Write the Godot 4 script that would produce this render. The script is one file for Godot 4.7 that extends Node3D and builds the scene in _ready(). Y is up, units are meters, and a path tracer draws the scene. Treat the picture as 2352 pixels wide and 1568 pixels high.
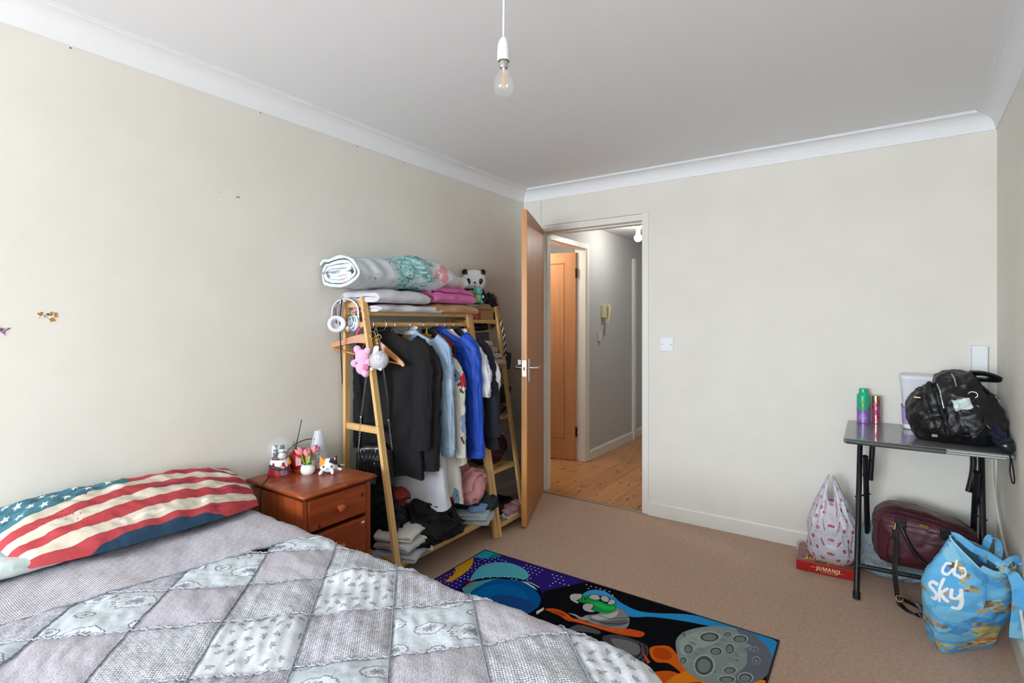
extends Node3D
# A bedroom corner: open door, clothes rack, patchwork bed, folding table. y up, metres; the far left corner of the room is the origin.

class MB:
	# collects shapes into one mesh; front faces run clockwise
	var v := PackedVector3Array()
	var n := PackedVector3Array()
	var uv := PackedVector2Array()
	var c := PackedColorArray()
	var ix := PackedInt32Array()
	var T := Transform3D.IDENTITY
	var col := Color.WHITE
	var tinted := false
	func at(p: Vector3, e := Vector3.ZERO) -> MB:
		T = Transform3D(Basis.from_euler(e), p)
		return self
	func tint(k: Color) -> MB:
		col = k.srgb_to_linear()
		tinted = true
		return self
	func _put(P: PackedVector3Array, N: PackedVector3Array, U: PackedVector2Array, I: PackedInt32Array, flip := 0) -> void:
		var b := v.size()
		var turn := flip
		if flip == 0:
			var vol := 0.0
			var m := P[0]
			for k in range(0, I.size(), 3):
				vol += (P[I[k]] - m).dot((P[I[k + 2]] - m).cross(P[I[k + 1]] - m))
			turn = -1 if vol < 0.0 else 1
		for k in P.size():
			v.append(T * P[k])
			n.append((T.basis * N[k] * turn).normalized())
			uv.append(U[k])
			c.append(col)
		for k in range(0, I.size(), 3):
			ix.append(b + I[k])
			ix.append(b + (I[k + 1] if turn > 0 else I[k + 2]))
			ix.append(b + (I[k + 2] if turn > 0 else I[k + 1]))
	func grid(nu: int, nv: int, f: Callable, cu := false, us := Vector2.ONE, flip := 0, cv := false) -> MB:
		var P := PackedVector3Array()
		var N := PackedVector3Array()
		var U := PackedVector2Array()
		var I := PackedInt32Array()
		for j in nv + 1:
			for i in nu + 1:
				P.append(f.call(float(i) / nu, float(j) / nv))
				U.append(Vector2(us.x * i / nu, us.y * j / nv))
		N.resize(P.size())
		for j in nv:
			for i in nu:
				var q := j * (nu + 1) + i
				for t in [[q, q + 1, q + nu + 2], [q, q + nu + 2, q + nu + 1]]:
					var fn := (P[t[2]] - P[t[0]]).cross(P[t[1]] - P[t[0]])
					if fn.length_squared() < 1e-18:
						continue
					for k in t:
						N[k] += fn
						I.append(k)
		if cu:
			for j in nv + 1:
				var s := N[j * (nu + 1)] + N[j * (nu + 1) + nu]
				N[j * (nu + 1)] = s
				N[j * (nu + 1) + nu] = s
		if cv:
			for i in nu + 1:
				var s := N[i] + N[nv * (nu + 1) + i]
				N[i] = s
				N[nv * (nu + 1) + i] = s
		for j in [0, nv]:
			if P[j * (nu + 1)].distance_to(P[j * (nu + 1) + nu / 2]) < 1e-6:
				var s := Vector3.ZERO
				for i in nu + 1:
					s += N[j * (nu + 1) + i]
				for i in nu + 1:
					N[j * (nu + 1) + i] = s
		for k in N.size():
			N[k] = N[k].normalized() if N[k].length_squared() > 0.0 else Vector3.UP
		_put(P, N, U, I, flip)
		return self
	func box(p: Vector3, s: Vector3, r := 0.002) -> MB:
		# a box round p, its edges chamfered by r and shaded round; u runs along the longest side
		var h := s / 2.0
		r = minf(r, minf(h.x, minf(h.y, h.z)) * 0.9)
		var P := PackedVector3Array()
		var N := PackedVector3Array()
		var U := PackedVector2Array()
		var I := PackedInt32Array()
		var long := 0 if s.x >= s.y and s.x >= s.z else (1 if s.y >= s.z else 2)
		var id := {}
		for ax in 3:
			for sg in [-1, 1]:
				for a in [-1, 1]:
					for b in [-1, 1]:
						var q := Vector3.ZERO
						var o1 := (ax + 1) % 3
						var o2 := (ax + 2) % 3
						q[ax] = sg * h[ax]
						q[o1] = a * (h[o1] - r)
						q[o2] = b * (h[o2] - r)
						var nn := Vector3.ZERO
						nn[ax] = sg
						var corner := [0, 0, 0]
						corner[ax] = sg
						corner[o1] = a
						corner[o2] = b
						id[[ax, corner]] = P.size()
						P.append(p + q)
						N.append(nn)
						U.append(Vector2(q[long] if long != ax else q[o1], (q[o1] if long != o1 else q[o2]) + ax * 0.37) + Vector2(p[long], p[o1] + p[o2]))
		var quad := func(k: Array):
			var fn := (P[k[2]] - P[k[0]]).cross(P[k[1]] - P[k[0]])
			var ok := fn.dot(N[k[0]] + N[k[1]] + N[k[2]]) > 0.0
			for t in ([[0, 1, 2], [0, 2, 3]] if k.size() == 4 else [[0, 1, 2]]):
				I.append(k[t[0]])
				I.append(k[t[1] if ok else t[2]])
				I.append(k[t[2] if ok else t[1]])
		for ax in 3:
			var o1 := (ax + 1) % 3
			var o2 := (ax + 2) % 3
			for sg in [-1, 1]:
				var k := []
				for ab in [[-1, -1], [1, -1], [1, 1], [-1, 1]]:
					var cn := [0, 0, 0]
					cn[ax] = sg
					cn[o1] = ab[0]
					cn[o2] = ab[1]
					k.append(id[[ax, cn]])
				quad.call(k)
				for sb in [-1, 1]:
					var lo := [0, 0, 0]
					lo[ax] = sg
					lo[o1] = sb
					lo[o2] = -1
					var hi: Array = lo.duplicate()
					hi[o2] = 1
					quad.call([id[[ax, lo]], id[[ax, hi]], id[[o1, hi]], id[[o1, lo]]])
		for a in [-1, 1]:
			for b in [-1, 1]:
				for d in [-1, 1]:
					quad.call([id[[0, [a, b, d]]], id[[1, [a, b, d]]], id[[2, [a, b, d]]]])
		_put(P, N, U, I, 1)
		return self
	func bar(a: Vector3, b: Vector3, w: float, d: float, side := Vector3.RIGHT, r := 0.002) -> MB:
		# a square bar from a to b, w wide along «side», d deep
		var y := (b - a).normalized()
		var x := (side - y * side.dot(y)).normalized()
		var keep := T
		T = T * Transform3D(Basis(x, y, x.cross(y)), (a + b) / 2.0)
		box(Vector3.ZERO, Vector3(w, a.distance_to(b), d), r)
		T = keep
		return self
	func tube(path: Array, r: Variant, sides := 8, caps := true, loop := false) -> MB:
		var m := path.size()
		var fr := []
		var up := Vector3.UP
		for k in m:
			var a: Vector3 = path[(k - 1 + m) % m] if loop else path[maxi(k - 1, 0)]
			var b: Vector3 = path[(k + 1) % m] if loop else path[mini(k + 1, m - 1)]
			var t := (b - a).normalized()
			if k == 0:
				up = Vector3.RIGHT if absf(t.y) > 0.9 else Vector3.UP
			up = (up - t * up.dot(t)).normalized()
			fr.append([path[k], up, t.cross(up)])
		if loop:
			fr.append([fr[0][0], up, (path[1] - path[m - 1]).normalized().cross(up)])
		var rows := []
		for k in fr.size():
			rows.append([fr[k], (r[mini(k, r.size() - 1)] if r is Array else r)])
		if caps and not loop:
			rows.push_front([rows[0][0], 0.0])
			rows.insert(1, rows[1].duplicate())
			rows.append(rows[-1].duplicate())
			rows.append([rows[-1][0], 0.0])
		var L := rows.size() - 1
		grid(sides, L, func(u: float, w: float):
			var q = rows[roundi(w * L)]
			return q[0][0] + (q[0][1] * cos(TAU * u) + q[0][2] * sin(TAU * u)) * q[1], true, Vector2(0.06, 0.3))
		return self
	func strap(path: Array, side: Variant, w: float, t := 0.003) -> MB:
		# a flat band along a path; «side» is the direction of its width
		var m := path.size() - 1
		var sd := func(k): return (side[mini(k, side.size() - 1)] if side is Array else side)
		grid(4, m, func(u: float, q: float):
			var k := roundi(q * m)
			var tg: Vector3 = (path[mini(k + 1, m)] - path[maxi(k - 1, 0)]).normalized()
			var x: Vector3 = sd.call(k)
			x = (x - tg * x.dot(tg)).normalized()
			var y := tg.cross(x)
			var i := roundi(u * 4) % 4
			return path[k] + x * w * (0.5 if i == 0 or i == 3 else -0.5) + y * t * (0.5 if i < 2 else -0.5), false, Vector2(0.1, 1))
		return self
	func lathe(pr: Array, sides := 24, us := Vector2.ONE) -> MB:
		# profile of Vector2(radius, height); sharp bends are creased
		var run := [pr[0]]
		for k in range(1, pr.size()):
			run.append(pr[k])
			var last: bool = k == pr.size() - 1
			if last or absf((pr[k] - pr[k - 1]).angle_to(pr[k + 1] - pr[k])) > 0.7:
				var q: Array = run.duplicate()
				var L := q.size() - 1
				var out: Vector2 = Vector2(q[0].y - q[L].y, q[L].x - q[0].x)
				grid(sides, L, func(u: float, w: float):
					var p: Vector2 = q[roundi(w * L)]
					return Vector3(p.x * cos(TAU * u), p.y, p.x * sin(TAU * u)), true, us, 1)
				run = [pr[k]]
		return self
	func ball(p: Vector3, r: Vector3, su := 20, sv := 12) -> MB:
		grid(su, sv, func(a: float, b: float): return p + Vector3(cos(TAU * a) * sin(PI * b), cos(PI * b), sin(TAU * a) * sin(PI * b)) * r, true)
		return self
	func slab(poly: PackedVector2Array, z0: float, z1: float, r := 0.0) -> MB:
		# an outline in x and y, thick from z0 to z1, its rims eased by r
		if Geometry2D.is_polygon_clockwise(poly):
			poly.reverse()
		var inner := poly
		if r > 0.0:
			var o := Geometry2D.offset_polygon(poly, -r, Geometry2D.JOIN_MITER)
			if o.size() == 1 and o[0].size() == poly.size():
				inner = o[0]
				var best := 0
				for k in inner.size():
					if inner[k].distance_to(poly[0]) < inner[best].distance_to(poly[0]):
						best = k
				var turned := PackedVector2Array()
				for k in inner.size():
					turned.append(inner[(best + k) % inner.size()])
				inner = turned
			else:
				r = 0.0
		var tri := Geometry2D.triangulate_polygon(inner)
		for sg in [0, 1]:
			var P := PackedVector3Array()
			var N := PackedVector3Array()
			for q in inner:
				P.append(Vector3(q.x, q.y, z1 if sg else z0))
				N.append(Vector3(0, 0, 1 if sg else -1))
			var I := PackedInt32Array()
			for k in range(0, tri.size(), 3):
				var a := tri[k]
				var b := tri[k + 1]
				var d := tri[k + 2]
				var cw := (inner[b] - inner[a]).cross(inner[d] - inner[a]) < 0.0
				I.append(a)
				I.append(b if cw == (sg == 1) else d)
				I.append(d if cw == (sg == 1) else b)
			_put(P, N, inner, I, 1)
		var m := poly.size()
		for k in m:
			var a := poly[k]
			var b := poly[(k + 1) % m]
			var ia := inner[k]
			var ib := inner[(k + 1) % m]
			var nr := Vector3(b.y - a.y, a.x - b.x, 0).normalized()
			var rim := [[ia, z0], [a, z0 + r], [a, z1 - r], [ia, z1]]
			var rb := [[ib, z0], [b, z0 + r], [b, z1 - r], [ib, z1]]
			for s in 3:
				if s != 1 and r == 0.0:
					continue
				var P := PackedVector3Array()
				for q in [rim[s], rim[s + 1], rb[s + 1], rb[s]]:
					P.append(Vector3(q[0].x, q[0].y, q[1]))
				var ns := (nr + Vector3(0, 0, s - 1)).normalized()
				var cwq := (P[2] - P[0]).cross(P[1] - P[0]).dot(ns) > 0.0
				_put(P, PackedVector3Array([ns, ns, ns, ns]), PackedVector2Array([a, a, b, b]), PackedInt32Array([0, 1, 2, 0, 2, 3] if cwq else [0, 2, 1, 0, 3, 2]), 1)
		return self
	func ribbon(path: Array, t: float, len: float, f: Callable, nl := 12, us := 1.0) -> MB:
		# a thick sheet whose section is a path in x and y, «len» long in z; f(p, z01) moves each point
		var m := path.size()
		var lf := []
		var rg := []
		for k in m:
			var a: Vector2 = path[maxi(k - 1, 0)]
			var b: Vector2 = path[mini(k + 1, m - 1)]
			var nr := (b - a).normalized().orthogonal() * t / 2.0
			lf.append(path[k] + nr)
			rg.append(path[k] - nr)
		var ring := lf.duplicate()
		var tip: Vector2 = path[m - 1] + (path[m - 1] - path[m - 2]).normalized() * t * 0.45
		ring.append(tip)
		for k in m:
			ring.append(rg[m - 1 - k])
		ring.append(path[0] + (path[0] - path[1]).normalized() * t * 0.45)
		var R := ring.size()
		grid(R, nl, func(u: float, w: float):
			var q: Vector2 = ring[roundi(u * R) % R]
			var e := 1.0 - pow(absf(w * 2.0 - 1.0), 8.0) * 0.12
			return f.call(Vector3(q.x, q.y, (w - 0.5) * len), w), true, Vector2(us * R * 0.02, us * len))
		for e in [0.0, 1.0]:
			grid(2, m - 1, func(u: float, w: float):
				var k := roundi(w * (m - 1))
				var q: Vector2 = lf[k].lerp(rg[k], u)
				var puff := 0.25 * t if absf(u - 0.5) < 0.1 else 0.0
				return f.call(Vector3(q.x, q.y, (e - 0.5) * len + (puff if e > 0.5 else -puff)), e), false, Vector2(us * t, us * m * 0.02), 1 if e > 0.5 else -1)
		return self
	func nets(sd: Callable, lo: Vector3, hi: Vector3, h: float, us := 1.0) -> MB:
		# surface nets of a signed distance: one vertex in each crossed cell, one quad round each crossed edge
		var d := Vector3i(((hi - lo) / h).ceil()) + Vector3i.ONE
		var F := PackedFloat32Array()
		F.resize(d.x * d.y * d.z)
		# coarse pass: far cells keep the block's value
		var B := 4
		for bz in range(0, d.z, B):
			for by in range(0, d.y, B):
				for bx in range(0, d.x, B):
					var mid: float = sd.call(lo + Vector3(bx + 1.5, by + 1.5, bz + 1.5) * h)
					var far := absf(mid) > h * 7.5
					for z in range(bz, mini(bz + B, d.z)):
						for y in range(by, mini(by + B, d.y)):
							for x in range(bx, mini(bx + B, d.x)):
								F[(z * d.y + y) * d.x + x] = mid if far else sd.call(lo + Vector3(x, y, z) * h)
		var P := PackedVector3Array()
		var N := PackedVector3Array()
		var U := PackedVector2Array()
		var I := PackedInt32Array()
		var at_cell := {}
		var sx := 1
		var sy := d.x
		var sz := d.x * d.y
		var off := [0, sx, sy, sx + sy, sz, sx + sz, sy + sz, sx + sy + sz]
		for z in d.z - 1:
			for y in d.y - 1:
				var row := (z * d.y + y) * d.x
				for x in d.x - 1:
					var q := row + x
					var s0 := F[q] < 0.0
					if (F[q + 1] < 0.0) == s0 and (F[q + sy] < 0.0) == s0 and (F[q + sy + 1] < 0.0) == s0 and (F[q + sz] < 0.0) == s0 and (F[q + sz + 1] < 0.0) == s0 and (F[q + sy + sz] < 0.0) == s0 and (F[q + sy + sz + 1] < 0.0) == s0:
						continue
					var sum := Vector3.ZERO
					var cnt := 0
					for e in [[0, 1], [2, 3], [4, 5], [6, 7], [0, 2], [1, 3], [4, 6], [5, 7], [0, 4], [1, 5], [2, 6], [3, 7]]:
						var fa := F[q + off[e[0]]]
						var fb := F[q + off[e[1]]]
						if (fa < 0.0) != (fb < 0.0):
							var t := fa / (fa - fb)
							var pa := Vector3(e[0] & 1, (e[0] >> 1) & 1, e[0] >> 2)
							var pb := Vector3(e[1] & 1, (e[1] >> 1) & 1, e[1] >> 2)
							sum += pa.lerp(pb, t)
							cnt += 1
					at_cell[q] = P.size()
					P.append(lo + (Vector3(x, y, z) + sum / cnt) * h)
					var g := Vector3(F[q + 1] - F[q] + F[q + 7 - 7 + sy + 1] - F[q + sy] + F[q + sz + 1] - F[q + sz] + F[q + sy + sz + 1] - F[q + sy + sz],
						F[q + sy] - F[q] + F[q + sy + 1] - F[q + 1] + F[q + sy + sz] - F[q + sz] + F[q + sy + sz + 1] - F[q + sz + 1],
						F[q + sz] - F[q] + F[q + sz + 1] - F[q + 1] + F[q + sz + sy] - F[q + sy] + F[q + sy + sz + 1] - F[q + sy + 1])
					N.append(g.normalized())
					U.append(Vector2(P[-1].x + P[-1].z * 0.7, P[-1].y) * us)
		for z in range(1, d.z - 1):
			for y in range(1, d.y - 1):
				for x in range(1, d.x - 1):
					var q := (z * d.y + y) * d.x + x
					var s0 := F[q] < 0.0
					for ax in 3:
						var step: int = [sx, sy, sz][ax]
						if (F[q + step] < 0.0) == s0:
							continue
						var a: int = [sy, sz, sx][ax]
						var b: int = [sz, sx, sy][ax]
						var k := [at_cell.get(q - a - b, -1), at_cell.get(q - b, -1), at_cell.get(q, -1), at_cell.get(q - a, -1)]
						if k.has(-1):
							continue
						for t in [[0, 1, 2], [0, 2, 3]]:
							I.append(k[t[0]])
							I.append(k[t[2] if s0 else t[1]])
							I.append(k[t[1] if s0 else t[2]])
		if P.size():
			_put(P, N, U, I, 1)
		return self
	func remap(from: int, f: Callable) -> MB:
		for k in range(from, uv.size()):
			uv[k] = f.call(uv[k], v[k])
		return self
	func mesh() -> ArrayMesh:
		var a := []
		a.resize(Mesh.ARRAY_MAX)
		a[Mesh.ARRAY_VERTEX] = v
		a[Mesh.ARRAY_NORMAL] = n
		a[Mesh.ARRAY_TEX_UV] = uv
		if tinted:
			a[Mesh.ARRAY_COLOR] = c
		a[Mesh.ARRAY_INDEX] = ix
		var m := ArrayMesh.new()
		m.add_surface_from_arrays(Mesh.PRIMITIVE_TRIANGLES, a)
		return m

var taken := {}
var M := {}
var nz := FastNoiseLite.new()
var rng := RandomNumberGenerator.new()

static func V(x: float, y: float, z: float) -> Vector3:
	return Vector3(x, y, z)

func N3(p: Vector3, f := 1.0) -> float:
	return nz.get_noise_3d(p.x * f, p.y * f, p.z * f)

func numbered(nm: String) -> String:
	taken[nm] = taken.get(nm, -1) + 1
	return nm if taken[nm] == 0 else "%s_%03d" % [nm, taken[nm]]

func put(parent: Node, nm: String, mb: MB, m: Material, label := "") -> MeshInstance3D:
	var o := MeshInstance3D.new()
	o.name = nm
	o.mesh = mb.mesh()
	o.material_override = m
	parent.add_child(o, true)
	if label:
		o.set_meta("label", label)
	return o

func thing(nm: String, label: String, cat: String, at := Vector3.ZERO, turn := 0.0, group := "") -> Node3D:
	var o := Node3D.new()
	o.name = numbered(nm)
	add_child(o)
	o.position = at
	o.rotation.y = turn
	tag(o, label, cat, group)
	return o

func tag(o: Node3D, label: String, cat: String, group := "") -> void:
	o.set_meta("label", label)
	o.set_meta("category", cat)
	if group:
		o.set_meta("group", group)

func solo(nm: String, label: String, cat: String, mb: MB, m: Material, at := Vector3.ZERO, turn := 0.0, group := "") -> MeshInstance3D:
	var o := put(self, numbered(nm), mb, m)
	o.position = at
	o.rotation.y = turn
	tag(o, label, cat, group)
	return o

func struct(nm: String, mb: MB, m: Material, label: String, cat: String, parent: Node = self) -> MeshInstance3D:
	var o := put(parent, numbered(nm) if parent == self else nm, mb, m)
	if parent == self:
		o.set_meta("kind", "structure")
		tag(o, label, cat)
	return o

func C(h: String) -> Color:
	return Color.html(h)

func mat(k: Color, rough := 0.7, extra := {}) -> StandardMaterial3D:
	var m := StandardMaterial3D.new()
	m.albedo_color = k
	m.roughness = rough
	for e in extra:
		m.set(e, extra[e])
	return m

func tex(im: Image) -> ImageTexture:
	return ImageTexture.create_from_image(im)

func noise_tex(fr: float, oct: int, a: Color, b: Color, size := 256, sd := 1, kind := FastNoiseLite.TYPE_SIMPLEX_SMOOTH) -> NoiseTexture2D:
	var f := FastNoiseLite.new()
	f.noise_type = kind
	f.seed = sd
	f.frequency = fr
	f.fractal_octaves = oct
	var t := NoiseTexture2D.new()
	t.width = size
	t.height = size
	t.seamless = true
	t.noise = f
	var g := Gradient.new()
	g.set_color(0, a)
	g.set_color(1, b)
	t.color_ramp = g
	return t

func bumpy(m: StandardMaterial3D, t: Texture2D, cm: float) -> StandardMaterial3D:
	m.heightmap_enabled = true
	m.heightmap_texture = t
	m.heightmap_scale = cm
	return m

func tri(m: StandardMaterial3D, per_metre: float, world := true) -> StandardMaterial3D:
	m.uv1_triplanar = true
	m.uv1_world_triplanar = world
	m.uv1_scale = Vector3.ONE * per_metre
	return m

func weave(px: int, f: Callable) -> ImageTexture:
	# a small tile of grey relief
	var im := Image.create(px, px, false, Image.FORMAT_RGB8)
	for y in px:
		for x in px:
			var h: float = f.call(float(x) / px, float(y) / px)
			im.set_pixel(x, y, Color(h, h, h))
	return tex(im)

func wood_tex(a: Color, b: Color, sd: int, stretch := 9.0, knots := 0) -> ImageTexture:
	# u runs along the grain: one tile is 1 m by 0.25 m
	var im := Image.create(512, 256, false, Image.FORMAT_RGB8)
	var f := FastNoiseLite.new()
	f.seed = sd
	f.frequency = 0.02
	f.fractal_octaves = 4
	var kn := []
	var r := RandomNumberGenerator.new()
	r.seed = sd
	for k in knots:
		kn.append(Vector3(r.randf_range(30, 480), r.randf_range(25, 230), r.randf_range(3, 7)))
	for y in 256:
		for x in 512:
			var yy := float(y)
			var dark := 0.0
			for k in kn:
				var dx: float = (x - k.x) / 2.2
				var dd: float = sqrt(dx * dx + (y - k.y) * (y - k.y))
				yy += (y - k.y) * 1.6 * exp(-dd / (k.z * 3.0))
				dark = maxf(dark, 1.0 - smoothstep(k.z * 0.6, k.z * 1.5, dd))
			var ex := absf(x - 256.0) / 256.0
			var g := f.get_noise_2d(x / stretch, yy * 1.7) * 0.5 + 0.5
			g = g * 0.7 + 0.3 * (f.get_noise_2d(x / stretch * 2.0 + 900.0, yy * 9.0) * 0.5 + 0.5)
			var q := a.lerp(b, clampf((g - 0.25) * 1.9, 0.0, 1.0))
			im.set_pixel(x, y, q.lerp(b.darkened(0.65), dark * 0.85))
	return tex(im)

func wood(a: Color, b: Color, rough: float, sd: int, knots := 0, stretch := 9.0) -> StandardMaterial3D:
	return mat(Color.WHITE, rough, {"albedo_texture": wood_tex(a, b, sd, stretch, knots), "uv1_scale": V(1, 4, 1)})

# --- flat print: shapes filled row by row into an image
func fill(im: Image, pts: Array, k: Color) -> void:
	var lo := 1e9
	var hi := -1e9
	for p in pts:
		lo = minf(lo, p.y)
		hi = maxf(hi, p.y)
	for y in range(maxi(int(lo), 0), mini(int(hi) + 1, im.get_height())):
		var xs := []
		var yc := y + 0.5
		for i in pts.size():
			var a: Vector2 = pts[i]
			var b: Vector2 = pts[(i + 1) % pts.size()]
			if (a.y <= yc) != (b.y <= yc):
				xs.append(a.x + (yc - a.y) / (b.y - a.y) * (b.x - a.x))
		xs.sort()
		for i in range(0, xs.size() - 1, 2):
			var x0 := maxi(roundi(xs[i]), 0)
			var x1 := mini(roundi(xs[i + 1]), im.get_width())
			if x1 > x0:
				im.fill_rect(Rect2i(x0, y, x1 - x0, 1), k)

func oval(c: Vector2, r: Vector2, turn := 0.0, n := 40) -> Array:
	var o := []
	for i in n:
		o.append(c + (Vector2(cos(TAU * i / n), sin(TAU * i / n)) * r).rotated(turn))
	return o

func blob(c: Vector2, r: Vector2, sd: float, rough := 0.3, n := 40) -> Array:
	var o := []
	for i in n:
		var a := TAU * i / n
		var k := 1.0 + rough * nz.get_noise_3d(cos(a) * 90.0, sin(a) * 90.0, sd * 37.0)
		o.append(c + Vector2(cos(a), sin(a)) * r * k)
	return o

func smooth(pts: Array, closed := true, per := 6) -> Array:
	var o := []
	var m := pts.size()
	for i in (m if closed else m - 1):
		var p0 = pts[(i - 1 + m) % m] if closed else pts[maxi(i - 1, 0)]
		var p3 = pts[(i + 2) % m] if closed else pts[mini(i + 2, m - 1)]
		for k in per:
			o.append(pts[i].cubic_interpolate(pts[(i + 1) % m], p0, p3, float(k) / per))
	if not closed:
		o.append(pts[m - 1])
	return o

func stroke(im: Image, pts: Array, w: float, k: Color) -> void:
	for i in pts.size() - 1:
		var a: Vector2 = pts[i]
		var b: Vector2 = pts[i + 1]
		var s := maxi(1, int(a.distance_to(b) / maxf(1.0, w * 0.3)))
		for j in s + 1:
			fill(im, oval(a.lerp(b, float(j) / s), Vector2(w, w) / 2.0, 0.0, 8), k)

func P2(s: String) -> Array:
	# "x y x y" as points
	var q := s.split_floats(" ", false)
	var o := []
	for i in range(0, q.size() - 1, 2):
		o.append(Vector2(q[i], q[i + 1]))
	return o

func P3(s: String) -> Array:
	var q := s.split_floats(" ", false)
	var o := []
	for i in range(0, q.size() - 2, 3):
		o.append(Vector3(q[i], q[i + 1], q[i + 2]))
	return o

func smin(a: float, b: float, k: float) -> float:
	var h := maxf(k - absf(a - b), 0.0) / k
	return minf(a, b) - h * h * k * 0.25

func cap(p: Vector3, a: Vector3, b: Vector3, ra: float, rb: float) -> float:
	var t := clampf((p - a).dot(b - a) / (b - a).length_squared(), 0.0, 1.0)
	return p.distance_to(a.lerp(b, t)) - lerpf(ra, rb, t)

func ell(p: Vector3, c: Vector3, r: Vector3) -> float:
	var q := (p - c) / r
	return (q.length() - 1.0) * minf(r.x, minf(r.y, r.z))

func rbox(p: Vector3, c: Vector3, h: Vector3, r: float) -> float:
	var q := (p - c).abs() - h + Vector3.ONE * r
	return q.max(Vector3.ZERO).length() + minf(maxf(q.x, maxf(q.y, q.z)), 0.0) - r

func camera_and_light() -> void:
	var cam := Camera3D.new()
	cam.name = "camera"
	cam.projection = Camera3D.PROJECTION_FRUSTUM
	cam.near = 0.05
	cam.far = 60.0
	cam.size = 0.05 * 1568.0 / 1200.0
	cam.frustum_offset = Vector2(0.0, -0.05 * 41.0 / 1200.0)
	add_child(cam)
	cam.position = V(2.234, 1.28, 3.412)
	cam.rotation_degrees = V(0, 34.5, 0)
	cam.current = true
	var e := Environment.new()
	e.background_mode = Environment.BG_SKY
	var sk := ProceduralSkyMaterial.new()
	sk.sky_top_color = C("aebfd2")
	sk.sky_horizon_color = C("e4e8ea")
	sk.ground_horizon_color = C("b9b7b0")
	sk.ground_bottom_color = C("8d8b85")
	sk.sky_energy_multiplier = 3.0
	sk.ground_energy_multiplier = 2.0
	e.sky = Sky.new()
	e.sky.sky_material = sk
	e.tonemap_mode = Environment.TONE_MAPPER_LINEAR
	e.tonemap_exposure = 1.1
	e.sdfgi_enabled = true
	e.ssao_enabled = true
	e.ssil_enabled = true
	var we := WorldEnvironment.new()
	we.name = "environment"
	we.environment = e
	add_child(we)
	# daylight of the two windows behind the camera
	for w in WIN:
		var a := AreaLight3D.new()
		a.name = "window_daylight"
		a.area_size = Vector2(w[1] - w[0] - 0.1, 1.15)
		a.light_energy = w[2]
		a.light_color = C("e6f2ff")
		a.shadow_enabled = true
		a.position = V((w[0] + w[1]) / 2.0, 1.48, ZF - 0.03)
		add_child(a)

const CEIL := 2.305
const ZF := 7.0
const WIN := [[0.15, 1.95, 16.5]]

func wall_x(z: float) -> float:
	return 2.736 - 0.043 * z

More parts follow.
